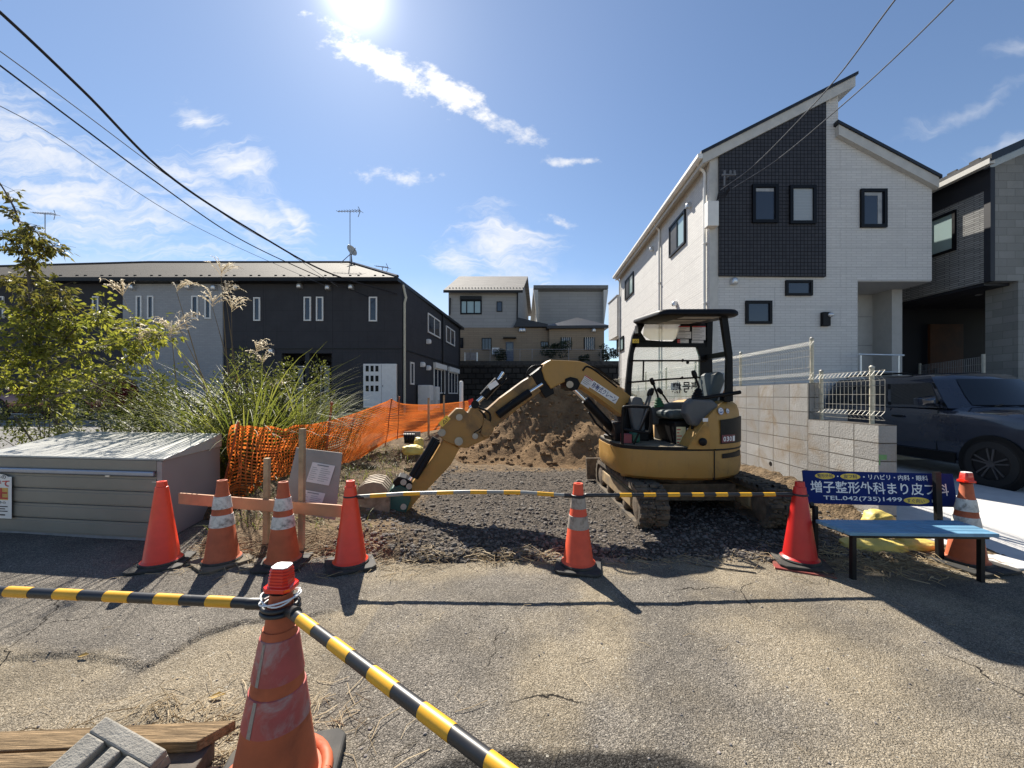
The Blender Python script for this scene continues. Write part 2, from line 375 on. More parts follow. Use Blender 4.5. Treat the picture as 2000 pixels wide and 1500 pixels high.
M['black_tape'] = mat('black_bar_plastic', (.022, .022, .024), .38, var=.25, dirt=(.07, .065, .055), damt=.33, dscale=9)
M['bar_silver'] = mat('bleached_bar', (.26, .255, .235), .4, .1, var=.12, dirt=(.07, .065, .06), damt=.3, dscale=9)
M['cat_yellow'] = mat('excavator_yellow', (.43, .235, .055), .5, var=.1, scale=3, dirt=(.20, .12, .05), damt=.36, dscale=4, coat=.05)
def machine_paint(name, col, grime, amt):
    m, N, L, B = nodes_of(name); tc = N.new('ShaderNodeTexCoord').outputs['Object']
    n1 = noise_(N, L, tc, 3.2, 8, .68, .5); n2 = noise_(N, L, tc, 26, 6, .7); mp = N.new('ShaderNodeMapping'); mp.inputs['Scale'].default_value = (9, 9, 1.1); L.new(tc, mp.inputs[0]); n3 = noise_(N, L, mp.outputs[0], 2.2, 7, .7)
    c = mixc(N, L, ramp(N, L, n1, .25, .75), tuple(x * .86 for x in col), tuple(x * 1.08 for x in col))
    f = ramp(N, L, n1, .62 - amt * .3, .9 - amt * .3, 0, .8); c = mixc(N, L, f, c, grime)
    f3 = ramp(N, L, n3, .56, .74, 0, .55); c = mixc(N, L, f3, c, tuple(x * .7 for x in grime))
    c = mixc(N, L, ramp(N, L, n2, .66, .74, 0, .75), c, (.05, .035, .022))
    c = mixc(N, L, ramp(N, L, noise_(N, L, tc, 13, 9, .75), .68, .72, 0, .7), c, (.30, .25, .17))
    L.new(c, B.inputs['Base Color']); L.new(ramp(N, L, n1, .3, .8, .36, .75), B.inputs['Roughness']); B.inputs['Specular IOR Level'].default_value = .4
    bump_(N, L, n2, B, .12, .004); return m
M['cat_yellow'] = machine_paint('excavator_yellow_paint', (.385, .215, .052), (.20, .13, .06), .45)
M['cat_dirty'] = machine_paint('muddy_yellow_steel', (.33, .18, .045), (.10, .068, .038), .85)
M['cat_black'] = mat('excavator_black', (.006, .006, .007), .5, var=.3, spec=.18, dirt=(.03, .026, .02), damt=.25, dscale=5)
M['cat_grey'] = mat('grey_console_plastic', (.085, .088, .092), .6, var=.1, dirt=(.12, .105, .085), damt=.3, dscale=4)
M['seat'] = mat('grey_green_vinyl', (.045, .062, .066), .5, var=.15)
M['steel'] = mat('chrome_rod', (.75, .75, .74), .18, 1, var=.05)
M['hyd_steel'] = mat('worn_steel', (.33, .29, .23), .5, .6, var=.2)
M['mud'] = mat('caked_mud', (.12, .09, .06), .95, var=.35, scale=10, bump=.8, bscale=25)
M['track'] = mat('muddy_track_rubber', (.045, .04, .034), .9, var=.35, scale=8, bump=.6, bscale=30, dirt=(.17, .13, .085), damt=.5, dscale=4)
M['track_frame'] = mat('dusty_track_frame', (.34, .24, .12), .8, var=.2, dirt=(.18, .135, .085), damt=.5, dscale=4)
M['bucket'] = mat('earth_scoured_steel', (.27, .215, .155), .7, .1, var=.2, bump=.3, bscale=20, dirt=(.13, .095, .06), damt=.45, dscale=5)
M['green_paint'] = mat('dark_green_paint', (.02, .085, .07), .55, var=.3, dirt=(.10, .08, .05), damt=.4, dscale=7)
M['clear'] = glass('clear_screen', (.62, .78, .68), .03, .20)
M['smoke'] = glass('milky_screen', (.80, .78, .66), .25, .55)
M['bench_blue'] = mat('pale_blue_paint', (.14, .30, .44), .45, var=.12, dirt=(.11, .2, .29), damt=.35, dscale=5)
M['sign_blue'] = mat('navy_sign', (.008, .022, .125), .7, var=.1, spec=.12)
M['sign_white'] = mat('white_lettering', (.75, .76, .76), .5, var=.03)
M['sign_yellow'] = mat('yellow_oval', (.72, .50, .06), .5, var=.05)
M['ink'] = mat('black_ink', (.02, .02, .025), .6, var=.1)
M['ink_red'] = mat('red_ink', (.45, .03, .03), .55, var=.1)
M['ink_grey'] = mat('grey_ink', (.22, .22, .23), .6)
M['paper'] = mat('paper', (.60, .575, .56), .7, var=.04)
M['wood'] = mat('pale_timber', (.42, .27, .15), .75, var=.22, scale=5, bump=.3, bscale=40)
M['wood_pink'] = mat('planed_timber', (.46, .235, .125), .7, var=.15, scale=4, bump=.2, bscale=40)
M['wood_plank'] = mat('grained_plank', (.22, .155, .09), .9, var=.5, scale=9, bump=.9, bscale=22, dirt=(.09, .066, .042), damt=.45, dscale=8, stretch=(.5, 7, 7), spec=.15)
M['wood_old'] = mat('weathered_timber', (.36, .27, .165), .85, var=.25, scale=4, bump=.4, bscale=40, dirt=(.2, .15, .09), damt=.4, dscale=6)
M['ply'] = mat('grey_plywood', (.27, .25, .22), .8, var=.15, scale=2.5, bump=.15, bscale=60, dirt=(.34, .20, .09), damt=.28, dscale=2.2)
M['net'] = leaf('orange_net', (.72, .19, .035), (.82, .26, .06), .55, .55, (1, .95, .85))
M['rust_post'] = mat('orange_pole', (.42, .11, .04), .6, var=.2)
M['box_grey'] = mat('beige_grey_steel', (.22, .205, .175), .45, var=.07, scale=2, dirt=(.17, .155, .125), damt=.3, dscale=4)
M['box_side'] = mat('grey_steel_side', (.30, .27, .265), .5, var=.05, scale=2)
M['box_top'] = mat('pale_steel_lid', (.40, .40, .375), .5, .0, var=.08, scale=2, dirt=(.30, .295, .27), damt=.35, dscale=5)
M['handle_blue'] = mat('anodised_strip', (.30, .34, .42), .35, .5, var=.06)
M['tarp'] = mat('yellow_sandbag', (.60, .47, .12), .55, var=.15, scale=5, bump=.5, bscale=18, dirt=(.40, .30, .12), damt=.3, dscale=4)
M['pipe_black'] = mat('black_corrugated_pipe', (.02, .02, .022), .55)
M['car_navy'] = mat('dark_navy_car_paint', (.026, .031, .046), .2, 0, var=.05, coat=1)
M['car_trim'] = mat('black_car_trim', (.006, .006, .006), .6, spec=.25)
M['car_glass'] = glass('tinted_car_glass', (.006, .008, .011), .02)
M['tyre'] = mat('tyre_rubber', (.016, .016, .016), .85, bump=.2, bscale=50)
M['rim_black'] = mat('black_alloy', (.10, .10, .105), .35, .6)
M['rim'] = mat('silver_alloy', (.42, .42, .43), .3, .8)
M['car_red'] = mat('dark_red_car_paint', (.14, .010, .012), .22, .2, var=.05, coat=.9)
M['bark'] = mat('tree_bark', (.10, .085, .07), .9, var=.3, scale=14, bump=.6, bscale=30)
M['leaf_tree'] = leaf('cherry_leaf', (.15, .175, .04), (.35, .34, .08), .6)
M['leaf_dark'] = leaf('upper_leaf', (.10, .11, .035), (.22, .19, .06), .5)
M['leaf_shrub'] = leaf('shrub_leaf', (.05, .065, .02), (.15, .16, .05), .45)
M['leaf_bush'] = leaf('dark_bush_leaf', (.012, .026, .012), (.03, .045, .02), .25)
M['blade'] = leaf('grass_blade', (.09, .12, .03), (.24, .25, .085), .5, .55)
M['stem'] = leaf('dry_stem', (.12, .085, .04), (.22, .16, .08), .2, .6)
M['plume'] = leaf('pampas_plume', (.60, .54, .44), (.78, .73, .63), .6, .7, (1, .97, .9))
M['straw'] = leaf('dry_straw', (.30, .22, .12), (.55, .44, .28), .25, .7)
M['leaf_fallen'] = leaf('fallen_leaf', (.55, .42, .10), (.40, .22, .06), .3)
M['stone'] = mat('gravel_stone', (.20, .18, .165), .9, var=.4, scale=8)
M['wire'] = mat('cable_black', (.03, .03, .035), .9, spec=.1)
M['wire_pale'] = mat('cable_grey', (.16, .17, .19), .9, spec=.1)
M['antenna'] = mat('antenna_metal', (.22, .22, .23), .5, .4)
M['dish'] = mat('dish_grey', (.45, .43, .38), .5)
# ================================================================== GROUND
def ns(x, y, s, seed=0.0): return noise.noise(Vector((x * s + seed, y * s - seed * 1.7, seed * .37)))
def fb(x, y, s, o=5, seed=0.0): return noise.fractal(Vector((x * s + seed, y * s + seed * .7, seed)), .9, 2.1, o)
CONT = [(-9, 2.2), (-2.83, 2.15), (-2.46, 2.13), (-2.23, 2.15), (-1.95, 2.06), (-1.86, 2.36), (-1.72, 2.47), (-1.4, 2.52), (-1.0, 2.75), (9, 3.2)]
def cont_y(x):
    for (a, ya), (b, yb) in zip(CONT, CONT[1:]):
        if a <= x <= b: return ya + (yb - ya) * (x - a) / (b - a)
    return 9
def road_h(x, y):
    h = .012 * fb(x, y, .7, 3) + .0035 * fb(x, y, 9, 3, 3)
    if x < -.8:
        e = y - cont_y(x) - .05 * ns(x, y, 7, 5)
        h += .022 * sst(-.015, .02, e) * sst(-.9, -1.6, x) - .004
    h += -.02 * sst(1.3, .4, y) * 0
    return h
def road_sand(x, y):
    s = .46 + .40 * fb(x, y, .9, 5, 2) + .12 * sst(.6, 1.6, x) + .18 * fb(x, y, 4, 3, 8)
    s += .6 * sst(2.95, 3.3, y + .12 * ns(x, y, 4)) * sst(-1.2, -.9, x)
    s -= 1.0 * sst(-2.4, -3.0, x) * sst(2.9, 3.2, y)
    if x < -.9: s += .75 * sst(.06, -.1, y - cont_y(x)) * (.7 + .5 * ns(x, y, 2.5, 4)) - .5 * sst(0, .15, y - cont_y(x)) * sst(-1.0, -1.8, x)
    s += (.75 + .6 * ns(x, y, 3, 7)) * math.exp(-((x - (.66 - .12 * (3 - y))) / .11) ** 2) * sst(1.7, 2.5, y)
    s += .5 * math.exp(-((x - (.30 - .1 * (3 - y)) + .1 * ns(x, y, 2, 3)) / .2) ** 2) * sst(.9, 1.5, y) * sst(2.4, 1.9, y) - .35 * math.exp(-((x - (1.15 - .1 * (3 - y)) + .1 * ns(x, y, 2, 5)) / .25) ** 2) * sst(1.4, 2.2, y) - .25 * math.exp(-((x + .15 + .15 * ns(x, y, 2, 6)) / .3) ** 2)
    s += .35 * math.exp(-((x - (1.75 + .1 * (3 - y))) / .22) ** 2) * sst(1.6, 2.6, y)
    return min(1, max(0, s))
def road_dark(x, y):
    e = 1.61 + .05 * ns(x, y, 6, 1) + .10 * ns(x, y, 2, 9) - .22 * abs(x - .2) ** 2
    return sst(.02, -.03, y - e) * sst(-.75, -.45, x)
def grid_sheet(name, xs, ys, hf, mat, attrs=(), smooth=True):
    nx, ny = len(xs), len(ys)
    v = [(x, y, hf(x, y)) for y in ys for x in xs]
    f = [(j * nx + i, j * nx + i + 1, (j + 1) * nx + i + 1, (j + 1) * nx + i) for j in range(ny - 1) for i in range(nx - 1)]
    me = bpy.data.meshes.new(name); me.from_pydata(v, [], f); me.materials.append(mat)
    if smooth: me.polygons.foreach_set('use_smooth', [True] * len(f))
    for an, af in attrs:
        at = me.attributes.new(an, 'FLOAT', 'POINT'); at.data.foreach_set('value', [af(p[0], p[1]) for p in v])
    me.update(); return link(bpy.data.objects.new(name, me))
def span(*parts):
    out = []
    for a, b, st in parts:
        n = max(1, round((b - a) / st)); out += [a + (b - a) * i / n for i in range(n)]
    return out + [parts[-1][1]]
def attr(N, name):
    a = N.new('ShaderNodeAttribute'); a.attribute_name = name; return a.outputs['Fac']
def vor(N, L, vec, scale, feature='F1', rnd_=1):
    t = N.new('ShaderNodeTexVoronoi'); t.feature = feature; t.inputs['Scale'].default_value = scale; t.inputs['Randomness'].default_value = rnd_; L.new(vec, t.inputs['Vector']); return t
def bw(N, L, col):
    s = N.new('ShaderNodeSeparateColor'); L.new(col, s.inputs[0]); return s.outputs[0]

def wv2(N, L, tc):
    t = N.new('ShaderNodeTexNoise'); t.inputs['Scale'].default_value = 3.5; t.inputs['Detail'].default_value = 6; L.new(tc, t.inputs['Vector'])
    a = N.new('ShaderNodeVectorMath'); a.operation = 'SCALE'; a.inputs['Scale'].default_value = .35; L.new(t.outputs['Color'], a.inputs[0]); b = N.new('ShaderNodeVectorMath'); L.new(tc, b.inputs[0]); L.new(a.outputs[0], b.inputs[1]); return b.outputs[0]
def road_material():
    m, N, L, B = nodes_of('worn_asphalt'); tc = N.new('ShaderNodeTexCoord').outputs['Object']
    wn = N.new('ShaderNodeTexNoise'); wn.inputs['Scale'].default_value = 60; L.new(tc, wn.inputs['Vector'])
    wv = N.new('ShaderNodeVectorMath'); wv.operation = 'SCALE'; wv.inputs['Scale'].default_value = .012; L.new(wn.outputs['Color'], wv.inputs[0])
    ad = N.new('ShaderNodeVectorMath'); L.new(tc, ad.inputs[0]); L.new(wv.outputs[0], ad.inputs[1]); vec = ad.outputs[0]
    v1 = vor(N, L, vec, 135); v2 = vor(N, L, vec, 290)
    g1 = bw(N, L, v1.outputs['Color']); g2 = bw(N, L, v2.outputs['Color'])
    grain = mixc(N, L, .5, g1, g2)
    base = mixc(N, L, ramp(N, L, grain, .15, .9), (.14, .127, .11), (.41, .37, .315))
    sand = attr(N, 'sand'); fine = noise_(N, L, tc, 45, 6, .7)
    sm = N.new('ShaderNodeMath'); sm.operation = 'MULTIPLY_ADD'; sm.inputs[1].default_value = .55; L.new(fine, sm.inputs[0])
    L.new(sand, sm.inputs[2])
    sf = ramp(N, L, sm.outputs[0], .45, 1.25, 0, .85)
    sandc = mixc(N, L, ramp(N, L, grain, .1, .9), (.31, .252, .17), (.55, .47, .345))
    c = mixc(N, L, sf, base, sandc)
    darkc = mixc(N, L, ramp(N, L, g1, .55, .98), (.028, .026, .024), (.10, .095, .088))
    c = mixc(N, L, attr(N, 'dark'), c, darkc)
    # pits between the stones
    pit = ramp(N, L, v1.outputs['Distance'], .3, .8, 0, .45)
    c = mixc(N, L, pit, c, (.022, .020, .018))
    # pale specks
    sp = vor(N, L, tc, 42); spf = ramp(N, L, bw(N, L, sp.outputs['Color']), .90, .93); sd_ = ramp(N, L, sp.outputs['Distance'], .30, .2)
    mm = N.new('ShaderNodeMath'); mm.operation = 'MULTIPLY'; L.new(spf, mm.inputs[0]); L.new(sd_, mm.inputs[1])
    c = mixc(N, L, mm.outputs[0], c, (.46, .43, .36))
    big = noise_(N, L, tc, 1.7, 6, .65)
    c = mixc(N, L, ramp(N, L, big, .35, .68, .0, .42), c, (.055, .05, .045))
    cr = vor(N, L, wv2(N, L, tc), .9, 'DISTANCE_TO_EDGE'); cm = N.new('ShaderNodeMath'); cm.operation = 'MULTIPLY'; L.new(ramp(N, L, cr.outputs['Distance'], .007, .002), cm.inputs[0]); L.new(ramp(N, L, noise_(N, L, tc, .8, 3, .5), .52, .6), cm.inputs[1]); c = mixc(N, L, cm.outputs[0], c, (.03, .026, .022))
    L.new(c, B.inputs['Base Color']); B.inputs['Roughness'].default_value = .95; B.inputs['Specular IOR Level'].default_value = .1
    b1 = bump_(N, L, v1.outputs['Distance'], None, 1.0, -.008)
    b2 = bump_(N, L, v2.outputs['Distance'], None, .8, -.004, b1)
    bump_(N, L, fine, B, .5, .006, b2); return m
road = grid_sheet('road', span((-40, -5, 2.5), (-5, -3.2, .1), (-3.2, 3.6, .02), (3.6, 6, .1), (6, 40, 2.5)), span((-8, .6, .8), (.6, 3.7, .02), (3.7, 4.7, .1)), road_h, road_material(),
                  (('sand', road_sand), ('dark', road_dark)))
tag(road, kind='structure')

# --- building lot: gravel, a bank along the net, soil along the block wall
def lot_h(x, y):
    edge = sst(3.28, 3.50, y - 1.1 * sst(-2.75, -3.3, x) + .10 * ns(x, y, 3, 2) + .05 * ns(x, y, 9, 2))
    h = -.06 + .085 * edge + .03 * fb(x, y, .8, 4, 4) * edge + .016 * fb(x, y, 6, 4, 1) * edge
    bank = sst(-1.15, -2.5, x + .35 * ns(x, y, 1.1, 6) - .03 * (y - 5)) * sst(3.7, 4.8, y - 1.0 * sst(-2.9, -3.4, x))
    h += bank * (.33 + .10 * fb(x, y, 2.4, 4, 9))
    h += .10 * sst(-.7, -1.7, x) * sst(3.4, 3.8, y) * (1 - bank) * edge
    h += .10 * math.exp(-((x + 1.0) / .55) ** 2 - ((y - 3.85) / .3) ** 2) + .05 * math.exp(-((x - .1) / .6) ** 2 - ((y - 3.8) / .3) ** 2)
    wx = 3.83 + .047 * y
    h += (.20 + .12 * fb(x, y, 3, 4, 12)) * sst(.65, .08, wx - x) * sst(4.2, 5.0, y)
    h += .035 * max(0, y - 9)
    return h
def lot_soil(x, y):
    s = .25 * fb(x, y, 1.5, 4, 3)
    s += sst(-.7, -1.5, x + .3 * ns(x, y, 2, 2)) * .9 + sst(.95, .4, 3.83 + .047 * y - x) * .9 + sst(7.0, 7.8, y + .4 * ns(x, y, 1.5)) * .9
    return min(1, max(0, s))
def lot_material():
    m, N, L, B = nodes_of('gravel_ground'); tc = N.new('ShaderNodeTexCoord').outputs['Object']
    v1 = vor(N, L, tc, 38); v2 = vor(N, L, tc, 85)
    g1 = bw(N, L, v1.outputs['Color']); g2 = bw(N, L, v2.outputs['Color'])
    gr = mixc(N, L, ramp(N, L, mixc(N, L, .4, g1, g2), .1, .95), (.046, .038, .031), (.165, .138, .113))
    gr = mixc(N, L, ramp(N, L, v1.outputs['Distance'], .3, .8, 0, .7), gr, (.02, .017, .014))
    n = noise_(N, L, tc, 9, 8, .7, .3)
    so_ = mixc(N, L, ramp(N, L, n, .25, .75), (.060, .042, .026), (.22, .155, .09))
    f = N.new('ShaderNodeMath'); f.operation = 'MULTIPLY_ADD'; f.inputs[1].default_value = .7; L.new(n, f.inputs[0]); L.new(attr(N, 'soil'), f.inputs[2])
    c = mixc(N, L, ramp(N, L, f.outputs[0], .55, 1.0), gr, so_)
    L.new(c, B.inputs['Base Color']); B.inputs['Roughness'].default_value = .95; B.inputs['Specular IOR Level'].default_value = .2
    b1 = bump_(N, L, v1.outputs['Distance'], None, 1, -.02); b2 = bump_(N, L, v2.outputs['Distance'], None, .8, -.008, b1)
    bump_(N, L, noise_(N, L, tc, 30, 8, .7), B, .7, .02, b2); return m
lot = grid_sheet('lot_ground', span((-5.2, -3.6, .1), (-3.6, 4.0, .035), (4.0, 4.4, .1)), span((3.15, 8.2, .035), (8.2, 30, .35)), lot_h, lot_material(), (('soil', lot_soil),))
tag(lot, kind='structure')

# --- everything farther: one big sheet to the horizon
def far_h(x, y):
    h = -.10
    h += .72 * sst(-3.2, -5.2, x) * sst(5.5, 12, y) + .5 * sst(12, 30, y) * sst(-6, -2, x)
    return h + .01 * ns(x, y, .5)
far = grid_sheet('ground', span((-900, -40, 90), (-40, 40, 1.0), (40, 900, 90)), span((-300, -8, 60), (-8, 45, 1.0), (45, 1500, 120)), far_h,
                 mat('parking_asphalt', (.16, .155, .15), .9, var=.2, bump=.4, bscale=50, scale=3))
tag(far, kind='structure')

# --- pale concrete driveway on the right
def drive_h(x, y): return .02 + .07 * sst(3.3, 4.6, y)
mb = MB(); xs = span((4.02, 13, .5)); ys = span((3.22, 9.5, .25))
nx = len(xs)
mb.add([(x + .10 * max(0, 4.3 - y) * (x < 4.1), y, drive_h(x, y)) for y in ys for x in xs], [(j * nx + i, j * nx + i + 1, (j + 1) * nx + i + 1, (j + 1) * nx + i) for j in range(len(ys) - 1) for i in range(nx - 1)])
mb.prism([(4.02, 4.28, -.1), (4.125, 3.22, -.1), (4.125, 3.22, .0199), (4.02, 4.28, .089)], (-.004, 0, 0))
mb.prism([(4.125, 3.22, -.1), (13, 3.22, -.1), (13, 3.22, .0199), (4.125, 3.22, .0199)], (0, -.004, 0))
tag(mb.build('driveway', M['drive']), kind='structure')

# ================================================================== SOIL HEAP, STONES
def heap_h(x, y):
    h = 1.78 * math.exp(-((x - 1.75) / 1.45) ** 2 - ((y - 10.2) / 1.55) ** 2) + 1.05 * math.exp(-((x - .35) / 1.1) ** 2 - ((y - 10.0) / 1.2) ** 2) * .95 \
        + .9 * math.exp(-((x - 3.3) / .9) ** 2 - ((y - 10.2) / 1.6) ** 2) + .46 * math.exp(-((x + .9) / .8) ** 2 - ((y - 9.6) / 1.1) ** 2)
    h += .25 * math.exp(-((x - 2.0) / 1.5) ** 2 - ((y - 8.3) / .5) ** 2)
    a = min(1, h * 2.2)
    h += a * (.13 * fb(x, y, 1.3, 5, 21) + .05 * fb(x, y, 5, 5, 5)) + .03 * a * abs(fb(x, y, 11, 3, 2))
    return h - .10 + .04 * max(0, y - 9) * 0
def soil_material():
    m, N, L, B = nodes_of('dug_soil'); tc = N.new('ShaderNodeTexCoord').outputs['Object']
    n = noise_(N, L, tc, 2.2, 9, .68, .4); k = noise_(N, L, tc, 17, 9, .72)
    c = mixc(N, L, ramp(N, L, n, .3, .7), (.15, .098, .055), (.285, .19, .105))
    c = mixc(N, L, ramp(N, L, k, .35, .75, .0, .6), c, (.14, .085, .045))
    L.new(c, B.inputs['Base Color']); B.inputs['Roughness'].default_value = 1; B.inputs['Specular IOR Level'].default_value = .1
    b = bump_(N, L, k, None, 1, .05); bump_(N, L, noise_(N, L, tc, 60, 6, .7), B, .8, .012, b); return m
M['soil'] = soil_material()
hx = span((-2.2, 4.15, .045)); hy = span((7.5, 13.2, .05)); nx = len(hx)
mb = MB(); mb.add([(x, y, heap_h(x, y)) for y in hy for x in hx], [(j * nx + i, j * nx + i + 1, (j + 1) * nx + i + 1, (j + 1) * nx + i) for j in range(len(hy) - 1) for i in range(nx - 1)])
heap = thing('soil_heap', (1.6, 10, 0), 'tall heap of brown dug soil behind the excavator boom', 'soil heap')
mb.build('soil', M['soil'], heap, smooth=180, fix=False)
ICO = None
def rock(mb, c, r, rr):
    global ICO
    if ICO is None:
        bm = bmesh.new(); bmesh.ops.create_icosphere(bm, subdivisions=1, radius=1); ICO = ([v.co.copy() for v in bm.verts], [tuple(v.index for v in f.verts) for f in bm.faces]); bm.free()
    q = Matrix.Rotation(rr.uniform(0, 6.28), 3, 'Z') @ Matrix.Rotation(rr.uniform(0, 6.28), 3, 'X'); s = Vector((r * rr.uniform(.7, 1.25), r * rr.uniform(.6, 1.1), r * rr.uniform(.45, .9)))
    c = Vector(c); M3 = Matrix.Rotation(rr.uniform(0, 6.28), 3, 'Z')
    mb.add([c + M3 @ Vector((w.x * s.x, w.y * s.y, w.z * s.z)) * rr.uniform(.82, 1.15) for w in (q @ v for v in ICO[0])], ICO[1])
mb = MB(); r2 = random.Random(3)
for _ in range(900):
    x = r2.uniform(-1.8, 4.0); y = r2.gauss(8.9, .8); z = heap_h(x, y)
    if y < 7.6 or z < 0: continue
    rock(mb, (x, y, z), r2.choice((.015, .02, .03, .03, .045, .07)), r2)
mb.build('clod', M['soil'], heap, fix=False)['kind'] = 'stuff'
M['stone_var'] = mat('grey_brown_stones', (.12, .105, .09), .9, var=.5, scale=25)
mb = MB(); r2 = random.Random(5)
for _ in range(7500):
    y = 3.38 + r2.random() ** 1.7 * 4.2; x = r2.uniform(-1.7, 3.75)
    z = lot_h(x, y)
    if z < road_h(x, y) and y < 3.6 and r2.random() < .8: continue
    z = max(z, road_h(x, y) if y < 3.68 else z)
    rock(mb, (x, y, z + .003), r2.choice((.007, .009, .011, .013, .018, .026)) * (1 if r2.random() < .98 else 1.9), r2)
tag(mb.build('gravel', M['stone_var'], fix=False), 'loose grey crushed stone spread over the building lot', 'gravel', kind='stuff')
mb = MB()
for _ in range(420):
    x = r2.uniform(-3, 3.5); y = .9 + r2.random() * 2.4
    rock(mb, (x, y, road_h(x, y) + .001), r2.uniform(.003, .009), r2)
tag(mb.build('pebbles', M['stone'], fix=False), 'small pale pebbles lying about on the asphalt', 'pebbles', kind='stuff')
# ================================================================== BUILDINGS
X_, Y_, Z_ = Vector((1, 0, 0)), Vector((0, 1, 0)), Vector((0, 0, 1))
def window(parent, o, ud, w, h, fmat, gmat, fw=.05, proud=.05, mull=(), vd=Z_, sill=None, name='window'):
    """frame = part, its pane = sub-part; o lower left corner seen from outside"""
    o, ud = Vector(o), Vector(ud).normalized(); n = ud.cross(vd).normalized()
    mb = MB()
    def rect(a, b, c, d, p): mb.prism([o + ud * a + vd * b, o + ud * c + vd * b, o + ud * c + vd * d, o + ud * a + vd * d], n * p)
    rect(0, 0, fw, h, proud); rect(w - fw, 0, w, h, proud); rect(fw, 0, w - fw, fw, proud - .002); rect(fw, h - fw, w - fw, h, proud - .002)
    for m_ in mull: rect(m_ * w - fw * .4, fw, m_ * w + fw * .4, h - fw, proud * .8)
    f = mb.build(name, fmat, parent)
    q = MB(); q.prism([o + ud * fw * .5 + vd * fw * .5, o + ud * (w - fw * .5) + vd * fw * .5, o + ud * (w - fw * .5) + vd * (h - fw * .5), o + ud * fw * .5 + vd * (h - fw * .5)], n * (proud * .3))
    q.build('pane', gmat, f)
    if sill: MB().prism([o - ud * .03 - vd * .03, o + ud * (w + .03) - vd * .03, o + ud * (w + .03), o - ud * .03], n * (proud + .03)).build('sill', sill, f)
    return f
def wfront(parent, x0, y0, x1, y1, Y, fmat, gmat, **k):
    a, b = P(x0, y1, Y), P(x1, y0, Y)
    return window(parent, a, X_, b.x - a.x, b.z - a.z, fmat, gmat, **k)
def vent(parent, p, n, s=.11, m=None):
    p, n = Vector(p), Vector(n).normalized(); u = n.cross(Z_)
    mb = MB(); rings = []
    for t, a in ((0, 1), (.5, 1), (.85, .85), (1, .5)):
        rings.append([p + n * (s * t) + u * (s * .55 * a * cx) + Z_ * (s * .6 * a * cz - .0) for cx, cz in ((-1, -1), (1, -1), (1, .2), (.7, .8), (0, 1), (-.7, .8), (-1, .2))])
    mb.loft(rings); return mb.build('vent_hood', m or M['alu'], parent, smooth=40)
def pf(pts, Y): return [P(x, y, Y) for x, y in pts]

# ---------------------------------------------------------------- white house
WY = 9.0; DP = 9.0; SH = Vector((.047 * DP, DP, 0))
wh = thing('white_house', P(1385, 830, WY), 'two-storey white brick-sided house with charcoal tile panel and split sloping roof', 'house')
mb = MB()
mb.prism(pf([(1385, 850), (1385, 312), (1637, 183), (1637, 850)], WY), SH)
mb.prism(pf([(1637.1, 258), (1820, 360), (1820, 548), (1637.1, 548)], WY), SH)
mb.prism(pf([(1637.1, 548.1), (1675, 548.1), (1675, 850), (1637.1, 850)], WY), SH)
mb.build('wall', M['brick_white'], wh)
mb = MB(); a = P(1675, 548, WY); b = P(1820, 548, WY)
mb.bx(a.x + .004, b.x, 10.2, 17.5, 0, a.z - .004); mb.bx(b.x - .26, b.x - .003, 9.68, 10.2, 0, a.z - .006)
mb.bx(a.x + .002, b.x - .002, WY + .02, 10.5, a.z - .02, a.z - .003)
mb.build('porch_wall', mat('pale_panel', (.42, .415, .40), .7, var=.05), wh)
mb = MB()
for z in (1.9, 2.75, 3.5): mb.bx(a.x + .02, b.x - .28, 10.188, 10.2, z, z + .012)
mb.build('panel_joint', M['ink_grey'], wh)
pz = MB(); pz.prism(pf([(1402, 540), (1402, 303.5), (1609, 199), (1609, 542)], WY), (0, -.07, 0)); pz.build('tile_panel', M['tile_dark'], wh)
mb = MB(); mb.prism(pf([(1385, 850), (1385, 312), (1402, 303.5), (1402, 850)], WY), (0, -.02, 0)); mb.build('corner_board', M['grey_trim'], wh)
# roofs
RY = 8.86; RV = Vector((.047 * 9.2, 9.2, 0))
def roof_slab(x0, y0, x1, y1, th, parent, far=RV):
    t0, t1 = P(x0, y0, RY), P(x1, y1, RY); dn = Vector((0, 0, -th))
    c = Vector((0, 0, -.07))
    r = MB(); r.prism([t0, t1, t1 + c, t0 + c], far); rf = r.build('roof', M['roof_dark'], parent)
    q = MB(); ins = (t1 - t0).normalized() * .05; i0, i1 = t0 + ins + Y_ * .03, t1 - ins + Y_ * .03
    q.prism([i0 + c, i1 + c, i1 + dn, i0 + dn], far * .995); q.build('bargeboard', M['grey_trim'], rf)
    return t0, t1
e0, pk = roof_slab(1370, 294, 1677, 138, .30, wh); l0, l1 = roof_slab(1637, 233, 1841, 341, .30, wh)
# gutter, downpipes
g = MB(); gp = e0 + Vector((-.02, 0, -.12))
g.prism([gp + Vector(v) for v in ((-.06, 0, .05), (.05, 0, .05), (.05, 0, -.05), (-.02, 0, -.06), (-.06, 0, -.02))], RV); g.build('gutter', M['white_trim'], wh)
def wx(y): return P(1385, 0, WY).x + .047 * (y - WY)
def wy(px): return (P(1385, 0, WY).x - .047 * WY) / ((px - 1000) / F_PX - .047)
for py_ in (9.14, 12.35, 17.85):
    mb = MB(); x = wx(py_) - .045
    mb.tube(curve([(x - .16, py_ - .02, e0.z - .14), (x - .1, py_, e0.z - .24), (x, py_, e0.z - .36), (x, py_, e0.z - .6)], 4) + [Vector((x, py_, .3))], .032, 10)
    for z in (2.2, 3.6, 5): mb.bx(x - .04, x + .045, py_ - .04, py_ + .04, z, z + .03)
    mb.build('downpipe', M['white_trim'], wh, smooth=50)
